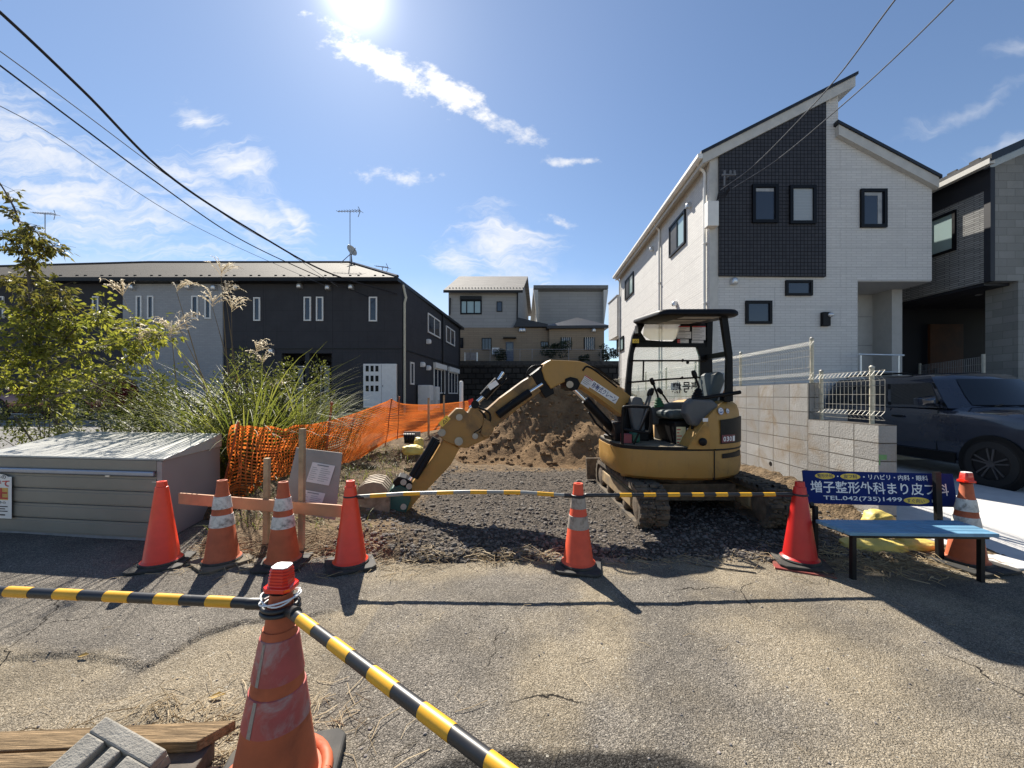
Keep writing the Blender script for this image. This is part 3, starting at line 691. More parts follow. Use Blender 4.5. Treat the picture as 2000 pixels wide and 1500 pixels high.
# front windows
wfront(wh, 1468, 361, 1518, 436, WY - .07, M['frame_black'], M['glass_dark'], fw=.07)
wfront(wh, 1541, 363, 1592, 438, WY - .07, M['frame_black'], M['blind'], fw=.07)
wfront(wh, 1679, 370, 1730, 445, WY, M['frame_black'], M['glass_dark'], fw=.07)
wfront(wh, 1533, 548, 1585, 578, WY, M['frame_black'], M['glass_dark'], fw=.055)
wfront(wh, 1455, 588, 1506, 633, WY, M['frame_black'], M['glass_dark'], fw=.06)
cur = MB()
for x0, y0, x1, y1, Y in ((1475, 368, 1511, 374, WY - .0864), (1686, 376, 1722, 382, WY - .0164)):
    a, b = P(x0, y1, Y), P(x1, y0, Y); cur.bx(a.x, b.x, Y - .004, Y, a.z, b.z)
for x0, x1 in ((1714, 1722),):
    a, b = P(x0, 440, WY - .0164), P(x1, 376, WY - .0164); cur.bx(a.x, b.x, WY - .0205, WY - .0164, a.z, b.z)
cur.build('curtain_rail', mat('pale_curtain', (.32, .33, .34), .8), wh)
# side windows
for xa, xb, zt, zb in ((1309, 1340, 6.40, 5.50), (1222, 1238, 6.40, 5.55), (1206, 1219, 4.08, 3.45)):
    ya, yb = wy(xb), wy(xa)
    f = window(wh, (wx(yb), yb, zb), (-.047, -1, 0), yb - ya, zt - zb, M['frame_black'], M['glass_pale'], fw=.06, mull=(.5,))
    MB().prism([Vector((wx(yb) - .025, yb - .06, zb + .05)), Vector((wx((ya + yb) / 2) - .025, (ya + yb) / 2, zb + .05)), Vector((wx((ya + yb) / 2) - .025, (ya + yb) / 2, zt - .05)), Vector((wx(yb) - .025, yb - .06, zt - .05))], (-.006, 0, 0)).build('insect_screen', M['black'], f)
for px, zz in ((1349, 6.35), (1276, 6.38), (1321, 4.05)): vent(wh, (wx(wy(px)), wy(px), zz), (-1, .047, 0), .12)
vent(wh, P(1431, 550, WY), (0, -1, 0), .13)
# wall lamp, meter box, service bracket
a = P(1611, 624, WY); mb = MB(); mb.bx(a.x - .11, a.x + .07, WY - .09, WY, a.z - .16, a.z + .16); lampb = mb.build('intercom_lamp', M['frame_black'], wh, bevel=.01)
MB().ball(a + Vector((.07, -.08, .09)), .075, .06, .06).build('lamp_globe', M['alu'], lampb, smooth=180)
a, b = P(1389, 440, WY - .22), P(1407, 391, WY - .22); MB().bx(a.x - .06, b.x - .02, WY - .20, WY - .021, a.z, b.z).build('meter_box', M['white_trim'], wh, bevel=.012)
mb = MB(); a = P(1411, 357, WY)
mb.bx(a.x - .14, a.x + .17, WY - .26, WY - .22, a.z + .03, a.z + .06); mb.bx(a.x - .02, a.x + .02, WY - .24, WY - .07, a.z, a.z + .04); mb.bx(a.x - .1, a.x - .07, WY - .25, WY - .23, a.z - .2, a.z + .13)
for dx in (-.08, .05, .14): mb.cyl((a.x + dx, WY - .24, a.z + .05), (a.x + dx, WY - .24, a.z + .14), .025, 8)
mb.build('service_bracket', M['wire_pale'], wh)
mb = MB()
for k in range(4): mb.tube(curve([P(1425, 366 + k * 2, WY - .25), P(1415, 376 + 3 * k, WY - .2), P(1405, 374 + k * 4, WY - .12), P(1400, 392, WY - .1)], 5), .009, 6)
mb.build('cable_loop', M['wire'], wh)
# porch railing, rear balcony
mb = MB(); A, Bp = P(1676, 692, 8.7), P(1765, 694, 8.7)
mb.cyl(A, Bp, .022, 10)
for x in (1681, 1755): q = P(x, 694, 8.7); mb.cyl(q, (q.x, q.y, .6), .02, 10)
mb.cyl(P(1681, 725, 8.7), P(1755, 727, 8.7), .012, 8)
mb.build('porch_railing', M['alu'], wh)
mb = MB(); q = wx(18); mb.bx(q - .12, q + 3, 18.02, 19.6, 4.2, 6.05); bal = mb.build('balcony', M['brick_white'], wh); MB().bx(q - .15, q + 3, 17.98, 19.64, 6.051, 6.10).build('coping', M['ink_grey'], bal)
MB().prism([Vector((P(1385, 0, WY).x - .012, WY - .012, 0)), Vector((P(1675, 0, WY).x, WY - .012, 0)), Vector((P(1675, 0, WY).x, WY - .012, 1.02)), Vector((P(1385, 0, WY).x - .012, WY - .012, 1.02))], (0, .01, 0)).build('foundation', M['concrete'], wh)

# ---------------------------------------------------------------- stone-clad neighbour house
sx, sy = 10.4, 8.46
nh = thing('stone_house', (sx, sy, 0), 'grey stone-clad house with black porch recess, partly cut off beside the white house', 'house')
zb, zt = 3.94, 5.95
mb = MB(); mb.bx(sx, sx + .12, sy + .1, 17, zb, zt); mb.build('side_wall', M['stone_stack'], nh)
MB().bx(sx - .01, sx + .12, sy + .1, 17, zt, 6.5).build('upper_band', M['black_siding'], nh)
mb = MB(); mb.bx(sx + .08, 16, sy, sy + .15, zb, 6.42); mb.prism([(sx + .08, sy, 6.42), (16, sy, 6.42), (16, sy, 8.85)], (0, .15, 0)); mb.bx(11.02, 16, sy + .01, sy + .6, 0, zb)
mb.build('front_wall', M['stone_grey'], nh)
MB().bx(sx - .02, sx + .079, sy - .02, sy + .1, zb - .01, 6.4).build('corner_trim', M['black_siding'], nh)
mb = MB(); mb.bx(sx + .05, 16, sy + .16, 16, zb - .06, zb + .1); mb.bx(sx + .06, 16, 11.0, 11.2, 0, zb - .06); mb.bx(sx + .06, sx + .3, 10.7, 11, 0, zb - .06)
mb.build('porch_recess', M['black_siding'], nh)
dr = MB().bx(11.75, 12.68, 10.93, 11.0, .9, 3.45).build('front_door', M['brown_door'], nh); MB().bx(11.84, 11.87, 10.85, 10.93, 1.6, 2.2).build('door_handle', M['black'], dr)
MB().cyl((sx + .25 + .62, 9.4, zb - .075), (sx + .25 + .62, 9.4, zb - .058), .06, 16).build('downlight', M['alu'], nh)
f = window(nh, (sx, 9.72, 4.85), (0, -1, 0), .62, .95, M['frame_black'], M['glass_pale'], fw=.06)
mb = MB(); mb.prism([(sx - .28, sy - .25, 6.40), (16, sy - .25, 8.98), (16, sy - .25, 9.16), (sx - .28, sy - .25, 6.56)], (0, 9, 0)); rf = mb.build('roof', M['roof_dark'], nh)
MB().prism([(sx - .30, sy - .23, 6.36), (sx - .18, sy - .23, 6.36), (sx - .18, sy - .23, 6.47), (sx - .30, sy - .23, 6.47)], (0, 9, 0)).build('gutter', M['grey_trim'], rf)
mb = MB()
for k in range(9): mb.bx(sx + .1 + .02, sx + .16, sy + .3 + k * .45, sy + .5 + k * .45, 6.7, 6.8)
mb.build('snow_guard', M['black'], rf)

# ---------------------------------------------------------------- dark apartment row
AY = 17.0
ap = thing('apartment_building', (-4.81, AY, .6), 'long low charcoal apartment row with a pale brick section and weathered hipped roof', 'apartment building')
zE = 6.42; zG = .35
def ax(px): return (px - 1000) / F_PX * AY
def az(py): return CAM_H - (py - HOR) / F_PX * AY
D_ = Vector((.086 * 11.5, 11.5, 0)); cx = -4.81
n1, n2 = (ax(550), ax(596)), (ax(604), ax(648)); zN = az(690)
mb = MB()
mb.bx(-34, cx, AY, AY + .2, zN, zE)
mb.bx(-34, n1[0], AY, AY + .2, zG, zN - .0005); mb.bx(n1[1], n2[0], AY, AY + 1.0, zG, zN - .0005); mb.bx(n2[1], cx, AY, AY + .2, zG, zN - .0005)
mb.bx(n1[0] - .2, n1[0], AY + .2, AY + 1.2, zG, zN); mb.bx(n2[1], n2[1] + .2, AY + .2, AY + 1.2, zG, zN); mb.bx(n1[0], n2[1], AY + 1.0, AY + 1.2, zG, zN); mb.bx(n1[0], n2[1], AY + .2, AY + 1.2, zN, zN + .1)
mb.prism([(cx, AY + .2, zG), (cx, AY + .2, zE), (cx - .2, AY + .2, zE), (cx - .2, AY + .2, zG)], D_)
mb.build('wall', M['apt_dark'], ap)
mb = MB(); mb.bx(ax(243), ax(437), AY - .07, AY - .001, zG, zE - .12); mb.build('pale_section', M['apt_white'], ap)
mb = MB(); mb.bx(-34, n1[0] - .1, AY - .03, AY - .001, .2, .66); mb.bx(n2[1] + .1, cx + .02, AY - .03, AY - .001, .2, .66); mb.bx(n1[0], n2[1], AY - .4, AY + 1, .2, .60)
mb.build('foundation', M['concrete'], ap)
# roof
e = [Vector((-37, AY - .45, zE + .06)), Vector((cx - .06, AY - .45, zE + .06)), Vector((-3.55, AY + 12.0, zE + .06)), Vector((-36, AY + 12, zE + .06))]
r0, r1 = Vector((-21.2, 22.75, 9.2)), Vector((-9.5, 22.75, 9.2)); rl = Vector((-28, 22.7, 7.6))
dn = Vector((0, 0, -.16))
mb = MB(); vs = [(-30.0, AY - .45, zE + .06)]
mb.add([e[0], e[1], e[2], e[3], r0, r1], [(0, 1, 5, 4), (1, 2, 5), (2, 3, 4, 5), (3, 0, 4)])
rf = mb.build('roof', M['roof_tile'], ap)
mb = MB(); mb.add([p + Vector((0, 0, -.002)) for p in e] + [p + dn for p in e], [(0, 1, 5, 4), (1, 2, 6, 5), (2, 3, 7, 6), (3, 0, 4, 7), (4, 5, 6, 7)]); mb.build('eaves', M['black'], rf)
mb = MB()
for k in range(78):
    x = -33 + k * .36; yy = AY - .1; z = zE + .06 + .35 * (9.2 - zE - .06) / 6.2
    if x < cx - .7 and k % 3 != 2: mb.bx(x, x + .09, yy, yy + .05, z - .02, z + .05)
mb.build('snow_guard', M['black'], rf)
mb = MB(); mb.tube([e[1] + Vector((0, 0, .03)), r1 + Vector((0, 0, .04))], .07, 6); mb.tube([r0 + Vector((0, 0, .04)), r1 + Vector((0, 0, .04))], .06, 6); mb.tube([e[0] + Vector((0, 0, .03)), r0 + Vector((0, 0, .04))], .06, 6); mb.build('ridge_cap', M['roof_dark'], rf)
# windows
for x0, x1, y0, y1, yy in ((496, 509, 581, 627, AY), (594, 608, 580, 627, AY), (618, 632, 580, 627, AY), (721, 737, 580, 628, AY), (182, 194, 579, 622, AY), (-2, 9, 579, 622, AY), (267, 278, 578, 623, AY - .07), (289, 301, 578, 623, AY - .07), (375, 388, 578, 623, AY - .07), (401, 413, 578, 623, AY - .07)):
    wfront(ap, x0, y0, x1, y1, yy, M['white_trim'], M['glass_dark'], fw=.055)
for x, y, yy in ((464, 561, AY), (587, 559, AY), (642, 562, AY), (687, 561, AY), (532, 686, AY), (262, 561, AY - .07), (371, 560, AY - .07), (421, 562, AY - .07)):
    vent(ap, P(x, y, yy), (0, -1, 0), .2)
for (xa, xb) in ((571, 596), (619, 647)):
    a, b = (xa - 1000) / F_PX * (AY + .98), (xb - 1000) / F_PX * (AY + .98); z1 = CAM_H - (716 - HOR) / F_PX * (AY + .98)
    a = max(a, (n1 if xa < 600 else n2)[0] + .02)
    d = MB().bx(a, b - .04, AY + .94, AY + 1.0, .62, z1).build('entrance_door', M['black'], ap)
    mb = MB(); mb.bx(a, a + .05, AY + .92, AY + .94, .62, z1 + .03); mb.bx(a + .05, b - .04, AY + .92, AY + .94, z1 - .03, z1 + .03); mb.build('door_frame', M['white_trim'], d)
    mb = MB(); mb.bx(b - .30, b - .06, AY + .925, AY + .939, .7, z1 - .06); mb.build('door_strip', M['grey_trim'], d)
    mb = MB()
    for k in range(3): mb.bx(b - .23, b - .13, AY + .917, AY + .924, z1 - .5 - k * .42, z1 - .36 - k * .42)
    mb.build('door_pane', M['glass_dark'], d); MB().bx(a + .1, a + .13, AY + .87, AY + .94, 1.3, 1.9).build('door_handle', M['alu'], d)
for c_ in ((n1[0] + n1[1]) / 2 - .1, (n2[0] + n2[1]) / 2 - .1): MB().ball((c_, AY + .9, zN - .35), .1, .1, .1).build('porch_lamp', M['frame_black'], ap, smooth=180)
mb = MB(); mb.bx(ax(712), ax(776), AY - .16, AY - .001, az(796), az(711)); mc = mb.build('meter_cabinet', M['white_trim'], ap, bevel=.012)
for r_ in range(3):
    for c_ in range(3): mb = MB(); mb.bx(ax(717) + c_ * .21, ax(717) + c_ * .21 + .13, AY - .168, AY - .16, az(726) - r_ * .43, az(726) - r_ * .43 + .25); mb.build('meter_window', M['frame_black'], mc)
if 1: mb = MB(); mb.bx(ax(747), ax(747) + .012, AY - .164, AY - .16, az(795), az(712)); mb.bx(ax(749), ax(749) + .03, AY - .18, AY - .16, az(756), az(752)); mb.build('cabinet_seam', M['ink_grey'], mc)
mb = MB(); mb.tube([(cx + .08, AY + .12, .5), (cx + .08, AY + .12, 5.5), (cx + .14, AY + .14, 5.75), (cx + .02, AY + .1, 6.3)], .055, 10); mb.build('downpipe', M['cream_steel'], ap, smooth=50)
sd_ = Vector((.086, 1, 0)).normalized()
def asx(y): return cx + .086 * (y - AY)
def swin(y0, y1, z0, z1, fm=M['white_trim'], **k): return window(ap, (asx(y0), y0, z0), sd_, (y1 - y0), z1 - z0, fm, M['glass_dark'], fw=.07, **k)
swin(20.7, 23.1, 4.8, 5.85, mull=(.5,)); swin(24.5, 26.8, 4.8, 5.85, mull=(.5,)); swin(18.0, 18.5, 1.95, 3.0)
for y0, y1 in ((21.8, 24.2), (25.1, 27.7)):
    f = swin(y0, y1, 1.55, 3.0, mull=(.33, .66)); p = Vector((asx(y0), y0, 2.99)) - sd_ * .05
    MB().prism([p, p + sd_ * (y1 - y0 + .1), p + sd_ * (y1 - y0 + .1) + Z_ * .3, p + Z_ * .3], (.16, -.014, 0)).build('shutter_box', M['white_trim'], f)
for y in (23.6, 28.2): MB().tube([(asx(y) + .06, y, .5), (asx(y) + .06, y, 6.3)], .045, 8).build('downpipe', M['black'], ap)
for y, z in ((20.6, 4.3), (19.6, 3.0), (20.6, 2.9)): vent(ap, (asx(y), y, z), (1, -.086, 0), .22, M['white_trim'])
mb = MB(); z = zG
for zz in (3.45,): mb.prism([(cx + .0, AY + .05, zz), (cx + .02, AY + .05, zz), (cx + .02, AY + .05, zz + .06), (cx, AY + .05, zz + .06)], D_ * .99)
mb.bx(-34, cx, AY - .012, AY - .001, 3.45, 3.51); mb.build('storey_band', M['black'], ap)
wl = M['white_trim']
for y, h, n_ in ((18.9, 1.2, 'beside the downpipe'), (20.1, 1.15, 'farther from the downpipe')):
    hb = thing('water_heater', (asx(y) + .35, y, .5), f'tall white boiler unit by the apartment side wall, {n_}', 'water heater', 'boilers at the apartment side')
    x = asx(y) + .06; MB().bx(x, x + .62, y, y + .75, .5, .75 + h).build('casing', wl, hb, bevel=.03); MB().bx(x + .63, x + .64, y + .1, y + .6, .9, 1.2).build('service_panel', M['grey_trim'], hb)
# antennas and the dish on the ridge
def antenna(base, h, ln, yaw, label, n=9, r=.022):
    t = thing('tv_antenna', base, label, 'antenna', 'television antennas on the roofs'); base = Vector(base); top = base + Z_ * h; d = Vector((math.cos(yaw), math.sin(yaw), 0)); s_ = Vector((-d.y, d.x, 0))
    MB().cyl(base, top, r, 8).build('mast', M['antenna'], t)
    a = top - d * ln * .55 + Z_ * .02 + Z_ * .1; b = top + d * ln * .45 - Z_ * .12
    MB().bar(a, b, r * 1.4, r * 1.4).build('boom', M['antenna'], t)
    mb = MB()
    for k in range(n): q = a.lerp(b, k / (n - 1)); w = .12 + .14 * k / n; mb.bar(q - s_ * w, q + s_ * w, r * .8, r * .8)
    for sg in (-1, 1): mb.bar(b, b + Z_ * (.3 * sg) - d * .2 + s_ * .05, r * 1.1, r * 1.1)
    mb.build('elements', M['antenna'], t); return t
b = Vector((-9.45, 22.7, 9.2)); antenna(b, CAM_H + (772 - 412) / 760 * 22.7 - 9.2, 1.65, R(-20), 'thin television antenna on a tall mast above the satellite dish')
antenna(P(88, 480, 24) - Z_ * .9, 2.9, 1.8, R(-10), 'television antenna on a mast rising behind the leafy tree')
antenna(P(747, 540, 24) - Z_ * .3, .9, 1.0, R(-25), 'small television antenna low over the hip end of the roof', 7)
ds = thing('satellite_dish', b, 'round satellite dish on a tripod at the end of the charcoal roof ridge', 'satellite dish')
c_ = P(686, 490, 22.5); nrm = Vector((.85, -.45, .35)).normalized()
MB().lathe([(.001, .0), (.14, .01), (.25, .04), (.33, .08), (.335, .075), (.25, .03), (.14, .0), (.001, -.01)], c_, 24, nrm).build('reflector', M['dish'], ds, smooth=60)
mb = MB(); mb.tube([c_ - Z_ * .28, c_ + nrm * .3 - Z_ * .1, c_ + nrm * .38], .02, 6); mb.build('feed_arm', M['antenna'], ds)
mb = MB()
for dx, dy in ((-.35, -.35), (.3, -.3), (0, .35)): mb.tube([c_ - Z_ * .15, (b.x + dx, 22.6 + dy, 9.02)], .022, 6)
mb.tube([c_, c_ - Z_ * .75], .035, 8); mb.build('tripod', M['antenna'], ds)

# ---------------------------------------------------------------- terrace behind with its two houses
mb = MB(); mb.bx(-12, 24, 30, 31, .2, 3.75); rw = thing('retaining_wall', (0, 30, .2), 'dark stone retaining wall below the two far houses', 'retaining wall')
mb.build('masonry', M['retain'], rw); MB().bx(-12, 24, 29.95, 31, 3.751, 4.09).build('coping', mat('stained_concrete', (.045, .044, .043), .95, var=.4), rw)
tag(MB().bx(-30, 40, 31, 75, 3.5, 4.0).build('terrace_ground', M['concrete']), kind='structure')
HL = thing('far_house', P(945, 705, 33), 'far grey-over-tan two-storey house with pale gabled roof above the retaining wall', 'house')
HY = 33.0; SD = Vector((.14 * 9, 9, 0))
mb = MB(); mb.prism(pf([(876, 640), (876, 571), (1012, 571), (1012, 640)], HY), SD)
q0, q1 = P(1012, 571, HY), P(1012, 571, HY) + SD; mid = (q0 + q1) / 2; mid.z = 12.55
mb.prism([q0 + Vector((-.2, .02, -.1)), q1 + Vector((-.2, 0, -.1)), mid + Vector((-.2, 0, 0))], (.2, 0, 0)); mb.build('upper_wall', M['siding_grey'], HL)
mb = MB(); mb.prism(pf([(876, 706), (876, 640.3), (1075, 640.3), (1075, 706)], HY - .04), SD); mb.build('lower_wall', M['siding_tan'], HL)
ro = Vector((-.7, -.55, 0)); a = P(866, 570, HY - .5); b_ = P(1021, 570, HY - .5); ra, rb = a + SD / 2 + Vector((.0, .5, 0)), b_ + SD / 2 + Vector((0, .5, 0)); ra.z = rb.z = 12.75
fa, fb_ = a + SD + Vector((0, 1, 0)), b_ + SD + Vector((0, 1, 0))
mb = MB(); up = Vector((0, 0, .16))
mb.prism([a, a + up, ra + up, fa + up, fa, ra], b_ - a); rf = mb.build('roof', M['roof_grey'], HL)
MB().bx(a.x, b_.x, a.y - .06, a.y - .002, a.z - .08, a.z + .13).build('gutter', M['black'], rf)
mb = MB()
for k in range(24): mb.bx(a.x + .4 + k * .27, a.x + .5 + k * .27, a.y + .5, a.y + .55, a.z + .42, a.z + .5)
mb.build('snow_guard', M['black'], rf)
kb = M['frame_black']
w_ = wfront(HL, 899, 586, 941, 614, HY, kb, M['glass_pale'], fw=.12, mull=(.3, .65)); q = P(899, 586, HY); MB().bx(q.x, P(941, 0, HY).x, HY - .2, HY, q.z, q.z + .3).build('shutter_box', M['black'], w_)
wfront(HL, 970, 589, 981, 609, HY, kb, M['glass_dark'], fw=.06)
for x0, x1, y0, y1 in ((898, 905, 660, 680), (941, 960, 660, 684), (1056, 1071, 667, 678)): wfront(HL, x0, y0, x1, y1, HY - .04, kb, M['glass_dark'], fw=.06, mull=(.33, .66))
d = MB().bx(P(988, 0, HY).x, P(1003, 0, HY).x, HY - .09, HY - .041, 4.1, P(0, 668, HY).z).build('back_door', mat('blue_grey_door', (.06, .08, .12), .5), HL); MB().bx(P(990, 0, HY).x, P(1001, 0, HY).x, HY - .11, HY - .091, 5.2, P(0, 671, HY).z).build('door_pane', M['glass_dark'], d)
MB().bx(P(983, 0, HY).x, P(1008, 0, HY).x, HY - .7, HY - .041, P(0, 662, HY).z, P(0, 660.5, HY).z).build('door_canopy', M['black'], HL)
for x in (1017, 1023): vent(HL, P(x, 645, HY - .04), (0, -1, 0), .3)
MB().tube([P(1011, 568, HY - .1), P(1010, 638, HY - .1)], .06, 8).build('downpipe', M['black'], HL); MB().tube([P(879, 582, HY - .1), P(878, 615, HY - .1)], .07, 8).build('downpipe', M['black'], HL)
ac = thing('outdoor_unit', P(968, 698, HY - .6), 'white air-conditioner outdoor unit by the blue-grey back door', 'air conditioner'); q = P(961, 692, HY - .6); MB().bx(q.x, q.x + .6, q.y, q.y + .3, q.z, q.z + .55).build('casing', wl, ac); MB().cyl((q.x + .25, q.y - .012, q.z + .27), (q.x + .25, q.y - .001, q.z + .27), .2, 18).build('fan_grille', M['ink_grey'], ac)
mb = MB(); mb.prism(pf([(1003, 638), (1070, 638), (1070, 633), (1012, 620)], HY - .3), (0, 5, 0)); mb.build('lower_roof', M['roof_dark'], HL)

HR = thing('far_house', P(1120, 705, 33), 'far box-shaped house with a flat single-pitch roof and low tan wing', 'house')
mb = MB(); mb.prism(pf([(1050, 700), (1050, 566), (1182, 566), (1178, 700)], 40), (0, 8, 0)); mb.build('upper_wall', M['siding_grey'], HR)
q0, q1 = P(1042, 563, 39.4), P(1188, 563, 39.4)
mb = MB(); mb.prism([q0, q0 + Y_ * 9.2 - Z_ * 3, q0 + Y_ * 9.2 - Z_ * 2.6, q0 + Z_ * .32], (q1.x - q0.x, 0, 0)); mb.build('roof', mat('grey_fascia', (.15, .15, .145), .6), HR)
for s_, x in ((1, 1042), (-1, 1188)): MB().prism([P(x, 566, 39.5), P(x + s_ * 9, 566, 39.5), P(x + s_ * 9, 640, 39.5)], (0, .4, 0)).build('verge_board', M['grey_trim'], HR)
mb = MB(); mb.prism(pf([(1073, 706), (1073, 636), (1180, 636), (1180, 706)], 32.4), (0, 6, 0)); mb.build('wing_wall', M['siding_tan'], HR)
a, b_, t_ = P(1068, 636, 32.0), P(1189, 635, 32.0), P(1128, 620, 35)
mb = MB(); mb.add([a, b_, b_ + Y_ * 7, a + Y_ * 7, t_, a + Z_ * -.22, b_ - Z_ * .22, b_ + Y_ * 7 - Z_ * .22, a + Y_ * 7 - Z_ * .22], [(0, 1, 4), (1, 2, 4), (2, 3, 4), (3, 0, 4), (0, 1, 6, 5), (1, 2, 7, 6), (2, 3, 8, 7), (3, 0, 5, 8), (5, 6, 7, 8)]); mb.build('wing_roof', M['roof_dark'], HR)
for x0, x1 in ((1095, 1116), (1140, 1162)):
    w_ = wfront(HR, x0, 659, x1, 684, 32.4, kb, M['glass_dark'], fw=.08)
    mb = MB()
    for k in range(5): q = P(x0, 684, 32.4); xx = q.x + .12 + k * (P(x1, 0, 32.4).x - q.x - .24) / 4; mb.bx(xx - .02, xx + .02, 32.26, 32.3, q.z, P(0, 659, 32.4).z)
    mb.build('window_bar', M['grey_trim'], w_)
vent(HR, P(1159, 645, 32.4), (0, -1, 0), .3)
tf = thing('terrace_fence', (0, 30.2, 4.09), 'thin wire fence along the top of the stone retaining wall', 'fence'); 
MB().bx(-6, 9, 30.19, 30.21, 5.0, 5.03).build('rail', M['ink_grey'], tf)
for x in (-3.2, -1.7, .62, 1.56, 4.4, 6.9): MB().cyl((x, 30.2, 4.09), (x, 30.2, 5.05), .025, 6).build('post', M['ink_grey'], tf)
mb = MB()
for z in (4.3, 4.5, 4.7, 4.85): mb.bar((-6, 30.2, z), (9, 30.2, z), .008, .008)
mb.build('wire', M['ink_grey'], tf)
gt = thing('wire_gate', P(919, 703, 30.3), 'small grey gate frame standing at the left end of the terrace fence', 'gate'); mb = MB()
for x in (908, 932): q = P(x, 704, 30.3); mb.bx(q.x - .05, q.x + .05, 30.27, 30.33, 4.09, 4.78)
mb.build('gate_post', M['alu'], gt); q = P(908, 0, 30.3); mb = MB(); mb.bx(q.x, P(932, 0, 30.3).x, 30.28, 30.32, 4.72, 4.78); mb.bx(q.x + .06, P(931, 0, 30.3).x - .05, 30.29, 30.31, 4.2, 4.72); mb.build('gate_panel', M['ink_grey'], gt)
# ================================================================== BLOCK WALL AND FENCES
def bwx(y): return 3.83 + .047 * y
wl_ = thing('block_wall', (bwx(4.28), 4.28, .02), 'stepped grey concrete block wall with brown stains along the right side of the lot', 'wall')
def wall_piece(name, y0, y1, z1, shift, th=.17):
    mb = MB(); z0 = -.1
    mb.prism([(bwx(y0), y0, z0), (bwx(y0) + th, y0, z0), (bwx(y0) + th, y0, z1), (bwx(y0), y0, z1)], (.047 * (y1 - y0), y1 - y0, 0))
    o = mb.build(name, M['block'], wl_)
    for v in o.data.vertices: v.co.z += shift; v.co.y += .06
    o.location.z -= shift; o.location.y -= .06; return o
wall_piece('upper_blockwork', 5.36, 19.5, 1.62, 0); wall_piece('lower_blockwork', 4.28, 5.359, 1.12, .1, .20)
mb = MB(); q = P(1484, 911, 6.2); mb.cyl((bwx(6.2) - .004, 6.2, .36), (bwx(6.2) + .02, 6.2, .36), .035, 14); mb.build('drain_hole', M['black'], wl_)
mb = MB(); put_rect(mb, (bwx(4.28) + .02, 4.2785, .74), X_, Z_, .07, .055, .0); put_rect(mb, (bwx(4.28) + .004, 4.2785, .68), X_, Z_, .014, .12, .0); mb.build('green_tape', mat('green_tape', (.12, .28, .10), .6), wl_)

def mesh_fence(label, pts_post, y0, y1, zb, zt, xo, group, step=.055, hz=(), far=False):
    t = thing('mesh_fence', (bwx(y0) + xo, y0, zb), label, 'fence', group)
    for y in pts_post:
        p = MB(); x = bwx(y) + xo + .03; p.cyl((x, y, zb - .06), (x, y, zt + .03), .024, 10); po = p.build('post', M['cream_steel'], t, smooth=50)
        MB().lathe([(.027, 0), (.027, .02), (.012, .035)], (x, y, zt + .031), 10).build('post_cap', M['galv'], po)
    mb = MB(); y = y0
    while y < y1:
        x = bwx(y) + xo
        mb.tube([(x, y, zb + .01), (x - .05, y, zb + .06), (x, y, zb + .11), (x, y, zt - .11), (x - .05, y, zt - .06), (x, y, zt - .0)], .0026, 4, False)
        y += step if y < 9 else step * 1.8
    for z, dx in [(zb + .01, 0), (zb + .06, -.05), (zb + .11, 0), (zt - .11, 0), (zt - .06, -.05), (zt, 0)] + [(h, 0) for h in hz]:
        mb.tube([(bwx(y0) + xo + dx, y0, z), (bwx(y1) + xo + dx, y1, z)], .003, 4, False)
    mb.build('wire_mesh', M['galv'], t); return t
mesh_fence('galvanised wire mesh fence on the higher part of the block wall', [5.46, 7.3, 9.3, 11.3, 13.3, 15.3, 17.3], 5.38, 18.5, 1.66, 2.20, .09, 'mesh fences around the white house lot', hz=(1.84, 2.0))
mesh_fence('short wire mesh fence panel on the lower end of the block wall', [5.28, 4.50], 4.30, 5.42, 1.16, 1.73, .09, 'mesh fences around the white house lot', .062, hz=(1.34, 1.46, 1.56))
t = thing('mesh_fence', (9.7, 8.0, 1.78), 'low dark wire mesh fence seen above the roof of the navy car', 'fence', 'mesh fences around the white house lot')
A, Bq = Vector((9.75, 8.05, 1.80)), Vector((10.25, 11.5, 1.80)); B2 = Vector((7.95, 8.25, 1.80))
for k, q in enumerate((A, A.lerp(Vector((10.9, 10.4, 1.8)), 1))): MB().cyl(q - Z_ * .9, q + Z_ * .50, .03, 8).build('post', M['galv'], t)
mb = MB(); e_ = Vector((10.9, 10.4, 1.8))
for k in range(38): q = A.lerp(e_, k / 37); mb.tube([q, q + Z_ * .45], .004, 4, False)
for z in (0, .15, .3, .45): mb.tube([A + Z_ * z, e_ + Z_ * z], .004, 4, False)
mb.build('wire_mesh', M['ink_grey'], t)
lw = thing('low_wall', (7.6, 8.3, 0), 'low pale concrete retaining wall behind the parked navy car', 'wall'); MB().bx(5.0, 10.35, 8.25, 8.40, -.05, 1.15).build('concrete_body', M['concrete'], lw)

# ================================================================== EXCAVATOR
C = Vector((2.1, 5.15, 0)); ex = thing('excavator', (2.1, 5.15, 0), 'yellow mini excavator with black canopy and bent boom reaching left to the ground', 'excavator')
